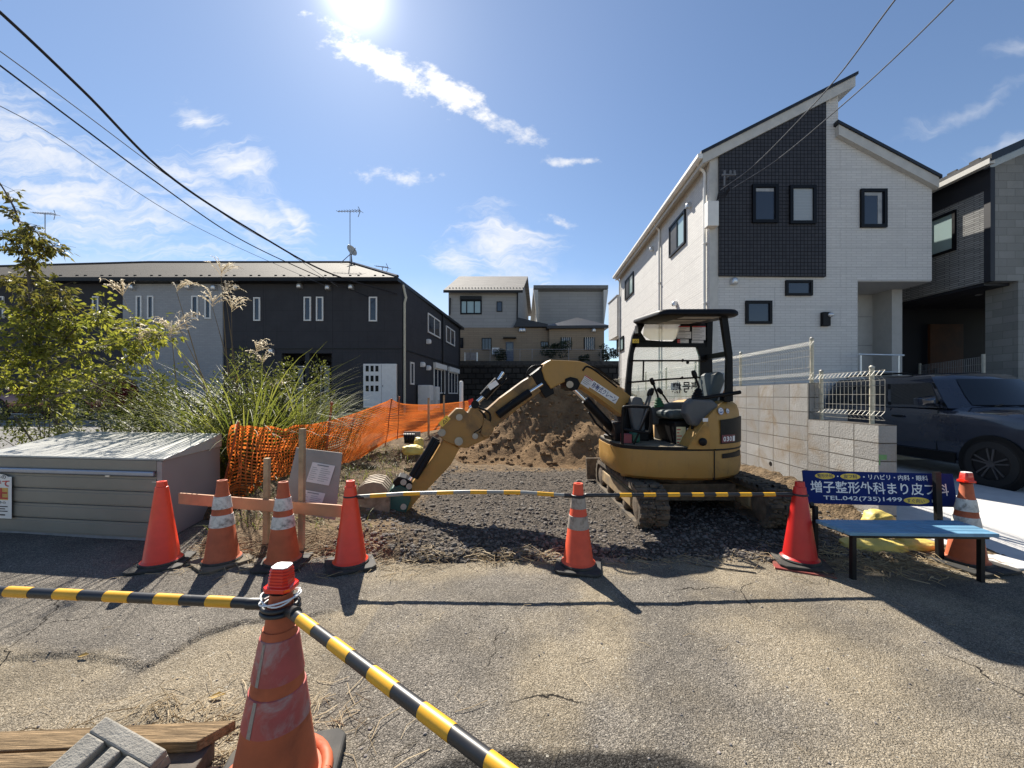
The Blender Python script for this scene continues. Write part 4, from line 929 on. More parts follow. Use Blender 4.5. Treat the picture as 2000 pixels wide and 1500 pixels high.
# tracks
def track(cx_, w=.31):
    y0, y1, r, zc = 4.30, 6.02, .215, .225
    def stad(rad, n=10): return [(y0 - rad * math.sin(math.pi * k / n), zc + rad * math.cos(math.pi * k / n)) for k in range(n + 1)] + [(y1 + rad * math.sin(math.pi * k / n), zc - rad * math.cos(math.pi * k / n)) for k in range(n + 1)]
    o_, i_ = stad(r), stad(r - .05); n = len(o_)
    mb = MB(); x0, x1 = cx_ - w / 2, cx_ + w / 2
    mb.loft([[Vector((x0, y, z)) for y, z in i_], [Vector((x0, y, z)) for y, z in o_], [Vector((x1, y, z)) for y, z in o_], [Vector((x1, y, z)) for y, z in i_], [Vector((x0, y, z)) for y, z in i_]], caps=False)
    L_ = 2 * (y1 - y0) + 2 * math.pi * r; k = 0; s_ = 0
    while s_ < L_:
        if s_ < y1 - y0: p, nn = Vector((0, y0 + s_, zc + r)), Vector((0, 0, 1))
        elif s_ < y1 - y0 + math.pi * r: a = (s_ - y1 + y0) / r; nn = Vector((0, math.sin(a), math.cos(a))); p = Vector((0, y1, zc)) + nn * r
        elif s_ < 2 * (y1 - y0) + math.pi * r: p, nn = Vector((0, y1 - (s_ - (y1 - y0) - math.pi * r), zc - r)), Vector((0, 0, -1))
        else: a = (s_ - 2 * (y1 - y0) - math.pi * r) / r; nn = Vector((0, -math.sin(a), -math.cos(a))); p = Vector((0, y0, zc)) + nn * r
        tt = Vector((1, 0, 0)).cross(nn)
        for xx in (x0 + .002, cx_ + .012): 
            a0 = Vector((xx, 0, 0)) + p; ww = w / 2 - .014; off = .014 if xx > cx_ else 0
            mb.prism([a0 + tt * (-.026 + off), a0 + tt * (.026 + off), a0 + tt * (.018 + off) + nn * .024, a0 + tt * (-.018 + off) + nn * .024], (ww, 0, 0))
        s_ += .092; k += 1
    mb.cur = 1; r3 = random.Random(int(cx_ * 10))
    for _ in range(70):
        a = r3.uniform(.1, 2.8); rock(mb, (r3.uniform(x0, x1), y0 - (r + .01) * math.sin(a), zc + (r + .01) * math.cos(a)), r3.uniform(.01, .035), r3)
    tr = mb.build('track', [M['track'], M['mud']], ex)
    mb = MB(); mb.bx(x0 + .05, x1 - .05, y0 + .1, y1 - .1, zc - .10, zc + .11); mb.bx(x0 + .012, x0 + .05, y0 + .16, y1 - .16, zc - .06, zc + .10); mb.build('track_frame', M['track_frame'], tr, bevel=.015)
    for yy, rr in ((y0, .16), (y1, .165), (4.75, .07), (5.15, .07), (5.55, .07)): mb = MB(); mb.lathe([(rr, 0), (rr, .02), (rr * .7, .035), (rr * .3, .04), (.001, .04)], (x0 + .055, yy, zc if rr > .1 else zc - .1), 18, (-1, 0, 0)); mb.cyl((x0 + .055, yy, zc if rr > .1 else zc - .1), (x1 - .03, yy, zc if rr > .1 else zc - .1), rr, 18); mb.build('track_roller', M['mud'], tr, smooth=40)
track(1.50); track(2.86)
mb = MB(); mb.bx(1.66, 2.70, 4.7, 5.6, .18, .38); mb.lathe([(.42, .38), (.42, .50)], (2.1, 5.15, 0), 28); mb.build('undercarriage', M['mud'], ex)
mb = MB(); mb.prism([(1.24, 6.42, .06), (1.24, 6.50, .06), (1.24, 6.56, .40), (1.24, 6.50, .40), (1.24, 6.45, .22)], (1.86, 0, 0)); bl = mb.build('dozer_blade', M['mud'], ex, bevel=.01)
mb = MB(); mb.bar((1.72, 6.45, .2), (1.72, 5.6, .28), .1, .1); mb.bar((2.6, 6.45, .2), (2.6, 5.6, .28), .1, .1); mb.build('blade_arm', M['cat_black'], bl)
# upper body
def foot(r, z, xf=1.22, sh=0):
    pts = []
    for k in range(19): a = -math.pi / 2 + math.pi * k / 18; pts.append((C.x + r * math.cos(a), C.y + r * math.sin(a)))
    f = r / .8
    for x, y in ((1.85, .79), (1.62, .745), (1.42, .66), (1.29, .53), (xf + .01, .36), (xf, .15), (xf, -.15), (xf + .01, -.36), (1.29, -.53), (1.42, -.66), (1.62, -.745), (1.85, -.79)): pts.append((x + sh, C.y + y * f))
    return [Vector((x, y, z)) for x, y in pts]
mb = MB(); mb.loft([foot(.60, .47, 1.40, .04), foot(.74, .485, 1.30, .03), foot(.785, .52, 1.25, .01), foot(.80, .60), foot(.80, .70), foot(.795, .775), foot(.79, .825)]); sk = mb.build('body_skirt', M['cat_yellow'], ex, smooth=35)
mb = MB(); mb.loft([foot(.783, .826, 1.235), foot(.783, .862, 1.235)]); mb.build('deck_edge', M['cat_black'], ex, smooth=30)
mb = MB(); mb.loft([foot(.77, .863, 1.25), foot(.77, .868, 1.25)]); mb.build('floor_mat', mat('dusty_floor_mat', (.11, .095, .07), .9, dirt=(.22, .18, .12), damt=.5), ex)
def cover_ring(r, z, xf):
    a0 = math.acos(max(-1, min(1, (xf - C.x) / r))); return [Vector((C.x + r * math.cos(-a0 + 2 * a0 * k / 30), C.y + r * math.sin(-a0 + 2 * a0 * k / 30), z)) for k in range(31)]
mb = MB(); mb.loft([cover_ring(.797, .845, 1.97), cover_ring(.80, .95, 2.02), cover_ring(.797, 1.07, 2.10), cover_ring(.79, 1.18, 2.18), cover_ring(.778, 1.27, 2.27), cover_ring(.755, 1.335, 2.36), cover_ring(.71, 1.375, 2.45), cover_ring(.62, 1.395, 2.54)]); ec = mb.build('engine_cover', M['cat_yellow'], ex, smooth=35)
def arcpatch(mb, pts, rad):           # pts (angle deg, z) polygon fan on the round body
    ps = [Vector((C.x + rad * math.cos(R(a)), C.y + rad * math.sin(R(a)), z)) for a, z in pts]
    return ps
def arc_panel(name, a0, a1, z0, z1, m, parent, rad=.804, cut=0.0, n=8):
    mb = MB(); rows = []
    for zz in (z0, z1):
        rows.append([Vector((C.x + rad * math.cos(R(a0 + (a1 - a0) * k / n)), C.y + rad * math.sin(R(a0 + (a1 - a0) * k / n)), zz - (cut * (1 - k / n) if zz == z1 else 0) - (0))) for k in range(n + 1)])
    inner = [[p - (p - Vector((C.x, C.y, p.z))).normalized() * .02 for p in r] for r in rows]
    mb.loft([rows[0], rows[1], inner[1], inner[0], rows[0]], caps=False, closed=False); o = mb.build(name, m, parent, smooth=50); return o
vp = arc_panel('grille_panel', -72, -34, .90, 1.20, M['cat_black'], ec, .806, .03)
arc_panel('number_plate', -71, -54, .915, 1.0, mat('maroon_plate', (.13, .02, .03), .5), ec, .810)
mb = MB()
for k, ch in enumerate('030'):
    a = -69.5 + k * 3.6; p = Vector((C.x + .812 * math.cos(R(a)), C.y + .812 * math.sin(R(a)), .928)); put_text(mb, ch, p, (-math.sin(R(a)), math.cos(R(a)), 0), Z_, .04, .055, .001, .02)
a = -58.2; p = Vector((C.x + .8125 * math.cos(R(a)), C.y + .8125 * math.sin(R(a)), .925)); put_rect(mb, p, (-math.sin(R(a)), math.cos(R(a)), 0), Z_, .045, .06)
mb.build('plate_lettering', M['sign_white'], ec)
arc_panel('vent_slot', -70, -40, .735, .80, M['cat_black'], sk, .803, .015)
arc_panel('panel_seam', -78.2, -77.2, .50, .823, M['cat_black'], sk, .8035)
arc_panel('panel_seam', -76, 20, .826, .845, M['cat_black'], ec, .801, 0, 14)
arc_panel('side_marker', -33, -28.5, .70, .765, mat('amber_reflector', (.55, .16, .03), .4), sk, .804)
arc_panel('hatch_rib', -140, -100, .70, .715, M['cat_yellow'], sk, .806)
mb = MB()
for k in range(16):
    pass
q = [(-97, .90), (-86, .885), (-82, .91), (-81.5, 1.03), (-83, 1.10), (-86.5, 1.11), (-92, 1.0)]
ps = arcpatch(mb, q, .802); mb.add(ps, [tuple(range(len(ps)))]); mb.build('filler_recess', mat('recess_yellow', (.36, .19, .04), .6), ec)
fc = Vector((C.x + .80 * math.cos(R(-88)), C.y + .80 * math.sin(R(-88)), .93)); MB().lathe([(.045, 0), (.045, .02), (.03, .03), (.001, .03)], fc, 16, (math.cos(R(-88)), math.sin(R(-88)), 0)).build('filler_cap', M['cat_black'], ec, smooth=40)
for a, z, r_ in ((-70.5, 1.27, .042), (-62.5, 1.27, .030)):
    n_ = Vector((math.cos(R(a)), math.sin(R(a)), .12)).normalized(); p = Vector((C.x + .787 * math.cos(R(a)), C.y + .787 * math.sin(R(a)), z)); tdir = Vector((-math.sin(R(a)), math.cos(R(a)), 0))
    mb = MB(); put_disc(mb, p, tdir, n_.cross(tdir), r_, r_, .004); s_ = mb.build('round_sticker', M['sign_white'], ec)
    mb = MB(); up3 = n_.cross(tdir)
    for k in range(24):
        a0, a1 = 2 * math.pi * k / 24, 2 * math.pi * (k + 1) / 24; mb.add([p + n_ * .006 + (tdir * math.cos(b) + up3 * math.sin(b)) * r_ * q for b, q in ((a0, .98), (a1, .98), (a1, .84), (a0, .84))], [(0, 1, 2, 3)])
    mb.add([p + n_ * .006 + tdir * x * r_ + up3 * y * r_ for x, y in ((-.6, -.1), (-.2, -.05), (0, -.35), (.25, .0), (.6, -.1), (.35, -.55), (-.35, -.55))], [tuple(range(7))]); mb.add([p + n_ * .006 + tdir * x * r_ + up3 * y * r_ for x, y in ((-.3, .15), (.35, .3), (.2, .5), (-.2, .42))], [(0, 1, 2, 3)]); mb.build('sticker_mark', mat('grey_blue_print', (.10, .13, .30), .5), s_)
mb = MB()
for a, z, w_, h_ in ((-88, 1.155, .06, .04), (-143, .70, .05, .05)):
    p = Vector((C.x + .806 * math.cos(R(a)), C.y + .806 * math.sin(R(a)), z)); put_rect(mb, p, (-math.sin(R(a)), math.cos(R(a)), 0), Z_, w_, h_, .004)
mb.build('small_label', M['white_sticker'], ec)
# cab interior
mb = MB(); mb.bx(1.93, 2.42, 4.62, 5.3, .868, 1.14); ped = mb.build('seat_pedestal', M['cat_black'], ex, bevel=.02)
mb = MB(); put_rect(mb, (1.95, 4.618, .875), X_, Z_, .11, .20, .002); pl = mb.build('service_chart', mat('yellowed_chart', (.60, .57, .36), .5), ped)
mb = MB()
for k in range(5): put_rect(mb, (1.955, 4.616, .885 + k * .038), X_, Z_, .03 + .015 * (k % 3), .012, .002)
mb.build('chart_mark', M['ink_red'], pl)
mb = MB(); put_rect(mb, (2.075, 4.618, .94), X_, Z_, .07, .12, .002); mb.build('label_sheet', M['paper'], ped)
def rbox(name, x0, x1, y0, y1, z0, z1, m, par, bev=.04): return MB().bx(x0, x1, y0, y1, z0, z1).build(name, m, par, bevel=bev, seg=3)
seat = rbox('seat', 1.88, 2.38, 4.66, 5.12, 1.16, 1.27, M['seat'], ex, .05)
def slab(name, prof, y0, y1, m, par, bev=.03):
    return MB().prism([(x, y0, z) for x, z in prof], (0, y1 - y0, 0)).build(name, m, par, bevel=bev, seg=3)
slab('backrest', [(2.34, 1.27), (2.44, 1.25), (2.58, 1.62), (2.56, 1.72), (2.50, 1.745), (2.45, 1.70), (2.36, 1.42)], 4.70, 5.08, M['seat'], seat, .05)
slab('backrest_shell', [(2.45, 1.3), (2.50, 1.28), (2.635, 1.66), (2.58, 1.73)], 4.73, 5.05, M['white_sticker'], seat, .02)
con = slab('left_console', [(1.98, 1.24), (2.06, 1.10), (2.36, 1.06), (2.40, 1.30), (2.30, 1.40), (2.07, 1.42), (2.0, 1.36)], 4.44, 4.60, M['cat_grey'], ex, .035)
slab('right_console', [(1.70, 1.22), (1.82, 1.06), (2.4, 1.04), (2.4, 1.36), (2.1, 1.36), (1.85, 1.30)], 5.12, 5.26, M['cat_grey'], ex, .03)
slab('front_console', [(1.56, .95), (1.70, .95), (1.70, 1.28), (1.66, 1.42), (1.55, 1.44), (1.50, 1.30)], 4.95, 5.22, M['cat_grey'], ex, .03)
mb = MB(); mb.bx(1.30, 1.42, 4.9, 5.4, .868, 1.10); mb.bx(1.45, 1.75, 4.95, 5.25, .868, 1.02); mb.build('front_box', M['cat_black'], ex, bevel=.015)
def lever(name, pts, r, knob, m, par, boot=None):
    o = MB().tube(pts, r, 8).build(name, m, par, smooth=60); e = Vector(pts[-1]); d = (e - Vector(pts[-2])).normalized()
    MB().lathe([(.012, 0), (.026, .02), (.03, .06), (.022, .10), (.001, .105)], e - d * .02, 12, d).build('lever_grip', M['cat_black'], o, smooth=60)
    if boot: MB().lathe([(.065, 0), (.06, .02), (.065, .03), (.05, .05), (.055, .06), (.04, .08), (.045, .09), (.025, .12)], Vector(pts[0]), 12, Vector(pts[1]) - Vector(pts[0])).build('lever_boot', boot, o, smooth=30)
lever('control_lever', [(2.15, 4.52, 1.41), (2.17, 4.52, 1.55), (2.13, 4.52, 1.66)], .014, 1, M['cat_black'], ex, M['cat_black'])
lever('control_lever', [(1.93, 5.1, 1.30), (1.91, 5.1, 1.45), (1.85, 5.1, 1.60)], .014, 1, M['cat_black'], ex, mat('green_boot', (.02, .10, .035), .6))
lever('control_lever', [(2.08, 5.18, 1.35), (2.03, 5.18, 1.43), (1.99, 5.18, 1.48)], .012, 1, M['cat_black'], ex)
lever('travel_lever', [(1.62, 4.95, 1.0), (1.72, 4.93, 1.30), (1.76, 4.93, 1.46)], .016, 1, M['cat_grey'], ex)
lever('travel_lever', [(1.64, 5.1, 1.0), (1.74, 5.1, 1.30), (1.79, 5.1, 1.45)], .016, 1, M['cat_grey'], ex)
mb = MB(); mb.tube(curve([(1.31, 4.62, .87), (1.31, 4.60, 1.26), (1.35, 4.58, 1.315), (1.52, 4.52, 1.315), (1.60, 4.50, 1.29), (1.60, 4.50, 1.06), (1.55, 4.52, 1.02), (1.32, 4.60, 1.05)], 5), .018, 8); mb.tube([(1.58, 4.50, 1.28), (1.44, 4.6, .87)], .013, 8); mb.build('entry_handrail', M['cat_black'], ex, smooth=60)
mb = MB(); mb.bx(1.46, 1.56, 4.72, 4.90, .87, 1.0); mb.build('green_can', mat('green_can', (.015, .09, .06), .5), ex, bevel=.03); mb = MB(); mb.bx(1.35, 1.45, 4.70, 4.85, .87, .98); mb.build('red_box', mat('faded_red_box', (.28, .06, .07), .6), ex, bevel=.01)
mb = MB(); mb.tube([P(1352, 781, 4.47), P(1400, 773, 4.47), P(1446, 766, 4.47)], .022, 8); mb.tube([P(1353, 782, 4.47), P(1350, 800, 4.47), P(1352, 838, 4.50)], .016, 8); mb.build('armrest_bar', M['cat_black'], ex, smooth=60)
# canopy
CY = 5.30; cb = M['cat_black']
def cpl(pts, y=CY, th=.06): return pf(pts, y), (0, th, 0)
fr = MB()
for poly in ([(1213, 866), (1229, 866), (1234, 740), (1238, 690), (1246, 662), (1259, 634), (1247, 628), (1236, 655), (1228, 700), (1221, 770)],
             [(1238, 666), (1380, 667), (1380, 677.5), (1235, 677.5)],
             [(1247, 634), (1256, 622), (1275, 612), (1392, 606), (1392, 624), (1270, 624), (1262, 628), (1257, 636)],
             [(1334, 624), (1381, 624), (1381, 668), (1312, 668), (1322, 660), (1328, 645)],
             [(1378, 606), (1393, 606), (1391, 690), (1393, 790), (1368, 790), (1368, 696), (1362, 677), (1378, 677)],
             [(1251, 648), (1262, 664), (1290, 666), (1246, 668)]):
    a, v = cpl(poly); fr.prism(a, v)
canopy = fr.build('canopy_frame', cb, ex)
mb = MB(); mb.tube([P(1232, 704.5, CY - .03), P(1380, 704.5, CY - .03)], .012, 8); mb.tube([P(1228, 747, CY - .03), P(1300, 741, CY - .03), P(1368, 737, CY - .03)], .012, 8); mb.tube([P(1257, 704, CY - .03), P(1256, 745, CY - .03)], .012, 8)
for x, y in ((1333, 704), (1332, 738), (1343, 708)): mb.ball(P(x, y, CY - .04), .022, .022, .022, 8, 6)
mb.build('guard_rail', cb, canopy)
mb = MB(); mb.prism(pf([(1236, 678), (1368, 678), (1368, 772), (1300, 781), (1222, 790), (1225, 740)], CY + .02), (0, .004, 0)); mb.build('screen', M['clear'], canopy)
mb = MB(); mb.prism(pf([(1258, 636), (1266, 625), (1334, 625), (1328, 645), (1318, 664), (1270, 664), (1256, 655)], CY + .03), (0, .004, 0)); mb.build('roof_screen', M['smoke'], canopy)
mb = MB(); a = P(1366, 767, CY + .016); put_text(mb, '壱号', a, (-1, 0, 0), Z_, .23, .155, .001, .025); a = P(1331, 768, CY + .0155); put_text(mb, '機', a, (-1, 0, 0), Z_, .125, .15, .001, .02); mb.build('screen_lettering', M['ink'], canopy)
mb = MB(); a = P(1310, 762, CY + .019); put_rect(mb, a, X_, Z_, .13, .10, .0); mb.build('screen_patch', mat('pale_patch', (.65, .66, .62), .6), canopy)
# stickers in the canopy
for x0, y0, x1, y1, hd in ((1325, 637, 1347, 647, 1), (1323, 648, 1350, 661, 0), (1352, 637, 1378, 664, 1), (1323, 663, 1345, 670, 2), (1351, 665, 1374, 670, 0)):
    a, b_ = P(x0, y1, CY - .003), P(x1, y0, CY - .003); mb = MB(); put_rect(mb, a, X_, Z_, b_.x - a.x, b_.z - a.z, .001); st = mb.build('notice_sticker', M['paper'], canopy)
    if hd: mb = MB(); put_rect(mb, Vector((a.x, a.y, b_.z - .014)) if hd == 1 else a, X_, Z_, (b_.x - a.x) * (1 if hd == 1 else .25), .014 if hd == 1 else b_.z - a.z, .002); mb.build('sticker_header', M['ink_red'], st)
    mb = MB(); hh = b_.z - a.z; nl = max(1, int(hh / .022))
    for k in range(nl): put_rect(mb, (a.x + .012, a.y, a.z + .008 + k * .022), X_, Z_, (b_.x - a.x - .03) * (.6 + .4 * ((k * 7) % 3) / 2), .006, .0025)
    mb.build('sticker_print', M['ink_grey'], st)
mb = MB(); a = P(1235, 670, CY - .004); put_rect(mb, a, X_, Z_, .09, .055, .001); ws = mb.build('warning_sticker', M['sign_yellow'], canopy); mb = MB(); put_text(mb, '△!', a + Vector((.02, -.001, .01)), X_, Z_, .05, .035); mb.build('warning_mark', M['ink'], ws)
# roof
def rrect(x0, x1, y0, y1, r, z, n=5):
    pts = []
    for cx_, cy_, a0 in ((x1 - r, y1 - r, 0), (x0 + r, y1 - r, 90), (x0 + r, y0 + r, 180), (x1 - r, y0 + r, 270)):
        for k in range(n + 1): a = R(a0 + 90 * k / n); pts.append(Vector((cx_ + r * math.cos(a), cy_ + r * math.sin(a), z)))
    return pts
def zr(x): return 2.425 + .03 * min(0, x - 1.95) - .05 * max(0, x - 2.4)
def rr_(i, z, r=.12): return [Vector((p.x, p.y, z + zr(p.x) - 2.425 + .085 * (p.y - 4.4))) for p in rrect(1.66 + i, 2.60 - i, 4.38 + i, 5.42 - i, r, 0)]
mb = MB(); mb.loft([rr_(.03, 2.352, .1), rr_(.0, 2.375), rr_(.0, 2.405), rr_(.025, 2.43, .1), rr_(.10, 2.44, .06)]); rf = mb.build('canopy_roof', cb, ex, smooth=45)
mb = MB()
for y0 in (4.47, 4.78, 5.08): mb.prism([(1.98, y0, 2.343 + .085 * (y0 - 4.4)), (1.98, y0 + .2, 2.343 + .085 * (y0 - 4.2)), (1.98, y0 + .2, 2.351 + .085 * (y0 - 4.2)), (1.98, y0, 2.351 + .085 * (y0 - 4.4))], (.42, 0, 0))
mb.build('painted_roof_gap', mat('painted_gap_light', (.34, .33, .31), .6), rf)  # pale strips under the solid roof, coloured as daylight through roof gaps
mb = MB(); mb.prism(pf([(1409, 618), (1421, 616), (1431, 690), (1432, 784), (1419, 784), (1421, 700)], 4.47), (0, .055, 0)); post = mb.build('rear_post', cb, ex)
mb = MB(); mb.bar((2.49, 4.5, 1.93), (2.66, 5.3, 1.97), .045, .06); mb.bar((2.50, 4.5, 1.40), (2.66, 5.3, 1.40), .045, .06); mb.build('rear_crossbar', cb, ex)
mb = MB(); put_rect(mb, (2.60, 5.02, 1.42), (0, -1, 0), Z_, .25, .15, 0); mb.build('amber_plate', mat('amber_plate', (.62, .20, .03), .5), ex)
wl2 = MB().obx(P(1246, 645, CY - .06), .07, .07, .13, R(10)).build('work_lamp', cb, ex, bevel=.015); MB().obx(P(1243, 644, CY - .10), .04, .012, .09, R(10)).build('lamp_lens', M['alu'], wl2)

# boom, stick, bucket: all lie in the upright plane the boom swings in
nB = Vector((-.196, .98, 0)).normalized()
def pB(px, py, off=0.0):
    k = (px - 1000) / F_PX; Y = (4.9 + off * 1.02) / (1 - .2 * k); return P(px, py, Y)
def bplate(mb, pts, w, off=0.0):
    a = [pB(x, y, off) - nB * (w / 2) for x, y in pts]; mb.prism(a, nB * w)
def bpart(name, pts, w, m, par=None, off=0.0, bev=.012): mb = MB(); bplate(mb, pts, w, off); return mb.build(name, m, par or ex, bevel=bev)
def btube(name, pts, r, m, par=None, off=0.0, n=10): mb = MB(); mb.tube([pB(x, y, off) for x, y in pts], r, n); return mb.build(name, m, par or ex, smooth=50)
boom = bpart('boom', [(1235, 782), (1212, 764), (1180, 739), (1150, 717), (1138, 710), (1126, 706.5), (1071, 704), (1060, 711), (1054, 722), (1060, 742), (1072, 760), (1086, 752), (1100, 746), (1112, 752), (1132, 757), (1165, 779), (1212, 815), (1240, 836)], .20, M['cat_yellow'])
bpart('boom_foot', [(1215, 786), (1262, 800), (1268, 880), (1228, 880), (1205, 840)], .30, M['cat_black'])
bpart('swing_post', [(1185, 850), (1230, 835), (1250, 885), (1225, 905), (1196, 880)], .24, M['cat_black'])
bpart('boom_joint', [(1034, 733), (1056, 716), (1074, 752), (1080, 768), (1062, 778), (1052, 762), (1046, 754)], .16, M['cat_black'])
mb = MB(); put_xd = (pB(1208.7, 776, -.1) - pB(1158.7, 743, -.1)); sN = -nB * .102
TL = pB(1158.7, 743, -.1) - nB * .004; up_ = (pB(1158.7, 743, -.1) - pB(1152.5, 757, -.1)); xdn = put_xd.normalized(); updn = (up_ - xdn * up_.dot(xdn)).normalized()
hgt = up_.dot(updn); mb = MB(); put_rect(mb, TL - updn * hgt, xdn, updn, put_xd.length, hgt, .002); stk = mb.build('crane_sticker', M['white_sticker'], boom)
mb = MB(); put_text(mb, '移動式クレーン', TL - updn * hgt * .9 + xdn * .012, xdn, updn, put_xd.length - .03, hgt * .8, .004, .006); mb.build('sticker_lettering', M['sign_blue'], stk)
TL2 = pB(1143, 732, -.1) - nB * .004; mb = MB(); put_rect(mb, TL2 - updn * .13, xdn, updn, .13, .13, .002); st = mb.build('paper_sticker', M['paper'], boom)
mb = MB(); put_rect(mb, TL2 - updn * .016, xdn, updn, .13, .014, .003); mb.build('sticker_header', M['ink_red'], st); mb = MB()
for k in range(4): put_rect(mb, TL2 - updn * (.035 + .022 * k) + xdn * .012, xdn, updn, .1 - .02 * (k % 2), .007, .003)
mb.build('sticker_print', M['ink_grey'], st)
mb = MB(); bplate(mb, [(1098, 741), (1108, 737), (1122, 740), (1127, 750), (1122, 761), (1110, 764), (1100, 757)], .26); mb.build('cylinder_boss', M['cat_black'], boom, bevel=.015)
mb = MB(); mb.tube([pB(1113, 751, -.15), pB(1113, 751, .15)], .045, 14); mb.build('boss_pin', M['hyd_steel'], boom, smooth=50)
cyl = btube('boom_cylinder', [(1143, 781), (1176, 816), (1216, 858)], .058, cb, off=-.02); btube('cylinder_rod', [(1110, 750), (1146, 785)], .026, M['steel'], cyl, -.02); btube('hydraulic_hose', [(1150, 805), (1165, 828), (1190, 850), (1214, 866)], .014, cb, cyl, -.09)
b2 = bpart('offset_boom', [(1048, 727), (1020, 744), (975, 777), (946, 803), (925, 822), (905, 838), (920, 862), (945, 850), (962, 836), (1010, 798), (1062, 758)], .15, M['cat_dirty'])
c2 = btube('arm_cylinder', [(972, 811), (1003, 788), (1035, 766)], .050, cb, off=-.12); btube('cylinder_rod', [(1033, 767), (1059, 750)], .022, M['steel'], c2, -.12); btube('hydraulic_hose', [(965, 800), (985, 778), (1020, 748), (1048, 726), (1062, 715)], .014, cb, c2, -.05)
c3 = btube('link_cylinder', [(944, 775), (960, 757), (973, 744)], .058, cb, off=-.1); btube('cylinder_rod', [(971, 746), (983, 727)], .022, M['steel'], c3, -.1); btube('cylinder_rod', [(918, 797), (946, 773)], .024, M['steel'], c3, -.1); btube('guard_rod', [(952, 760), (985, 735), (993, 738), (978, 752)], .014, cb, c3, -.15)
mb = MB(); TLc = pB(951.5, 753.5, -.18); xd_ = (pB(968, 742, -.18) - TLc); yd_ = pB(958, 762, -.18) - TLc; mb.add([TLc - yd_ * .0, TLc + xd_, TLc + xd_ + yd_, TLc + yd_], [(0, 1, 2, 3)]); mb.build('cylinder_label', M['white_sticker'], c3)
kn = bpart('arm_bracket', [(856, 848), (862, 827), (876, 812), (891, 797), (904, 797.5), (912, 806), (928, 784), (938, 800), (946, 826), (960, 838), (953, 853), (930, 864), (909, 873), (898, 872), (868, 860)], .22, M['cat_dirty'], off=-.02)
for x, y, r_ in ((863, 845, .045), (896, 862, .05), (928, 852, .035), (897, 815, .04), (928, 790, .05)):
    MB().tube([pB(x, y, -.16), pB(x, y, .13)], r_, 14).build('pivot_pin', M['hyd_steel'] if y != 790 else cb, kn, smooth=50)
mb = MB(); a = pB(864, 834, -.135); x2 = (pB(880, 818, -.135) - a); y2 = pB(860.5, 829, -.135) - a; n2_ = x2.normalized(); y2n = (y2 - n2_ * y2.dot(n2_)).normalized(); put_rect(mb, a - nB * .003, n2_, y2n, x2.length, .065, .001); ws = mb.build('warning_sticker', M['sign_yellow'], kn)
mb = MB(); put_text(mb, '△!', a - nB * .003 + n2_ * .03 + y2n * .01, n2_, y2n, .075, .042, .002, .03); mb.build('warning_mark', M['ink'], ws)
bpart('bracket_plate', [(944, 815), (955, 822), (962, 836), (958, 846), (945, 855), (936, 846), (940, 830)], .27, M['cat_dirty'], kn, -.02)
arm = bpart('arm', [(866, 856), (897, 874), (880, 906), (850, 938), (820, 968), (806, 985), (792, 1003), (782, 1000), (781, 985), (796, 955), (806, 940), (845, 892)], .15, M['cat_yellow'])
c4_ = btube('bucket_cylinder', [(852, 856), (836, 884), (818, 910), (806, 931)], .052, cb, off=-.08); btube('cylinder_rod', [(806, 931), (795, 948)], .025, M['steel'], c4_, -.08); btube('cylinder_guard', [(856, 862), (832, 902), (812, 934)], .03, cb, c4_, -.14)
bk = MB(); bplate(bk, [(694, 976), (696, 962), (702, 951), (713, 944), (729, 941), (745, 944), (756, 955), (762, 978), (761, 1000), (757, 1013), (740, 1016), (722, 1015), (705, 1009), (696, 994)], .02, -.24)
bucket = bk.build('bucket', M['bucket'], ex, bevel=.006)
prof = [(694, 985), (694, 970), (699, 955), (711, 945), (729, 941), (746, 945), (757, 957), (762, 976), (761, 998), (758, 1012), (738, 1014), (712, 1010), (698, 998)]
mb = MB(); ring = [pB(x, y, -.22) for x, y in prof]; mb.prism(ring, nB * .46); mb.build('bucket_shell', M['bucket'], bucket, smooth=40)
mb = MB(); ctr = sum(ring, Vector()) / len(ring)
for k in range(4):
    o_ = nB * (.06 + k * .105); sub = [ctr + (p - ctr) * 1.035 + o_ for p in ring[1:7]]; ins_ = [ctr + (p - ctr) * .99 + o_ for p in ring[1:7]]
    mb.prism(sub + ins_[::-1], nB * .05)
mb.build('wear_strip', M['bucket'], bucket)
bpart('quick_coupler', [(757, 962), (768, 948), (784, 942), (799, 950), (803, 972), (794, 995), (778, 1004), (762, 1008)], .30, M['green_paint'], bucket)
bpart('bucket_link', [(768, 938), (780, 926), (794, 930), (806, 938), (804, 962), (792, 958), (778, 954)], .24, cb)
mb = MB()
for x, y in ((788, 942), (799, 950), (788, 990)): mb.tube([pB(x, y, -.17), pB(x, y, .15)], .035, 12)
mb.build('pivot_pin', M['hyd_steel'], arm, smooth=50)
for off, pts_, r_ in ((-.05, ((1062, 714), (1040, 716), (1030, 730), (1042, 742)), .013), (-.1, ((1205, 756), (1180, 737), (1160, 722), (1146, 716), (1138, 724)), .013), (.05, ((1210, 752), (1180, 729), (1162, 717), (1150, 714)), .013),
                     (-.12, ((935, 800), (948, 815), (940, 835), (925, 845)), .013), (-.12, ((930, 795), (955, 806), (955, 828), (935, 845)), .013)):
    mb = MB(); mb.tube(curve([pB(x, y, off) for x, y in pts_], 4), r_, 7); mb.build('hydraulic_hose', cb, boom, smooth=60)
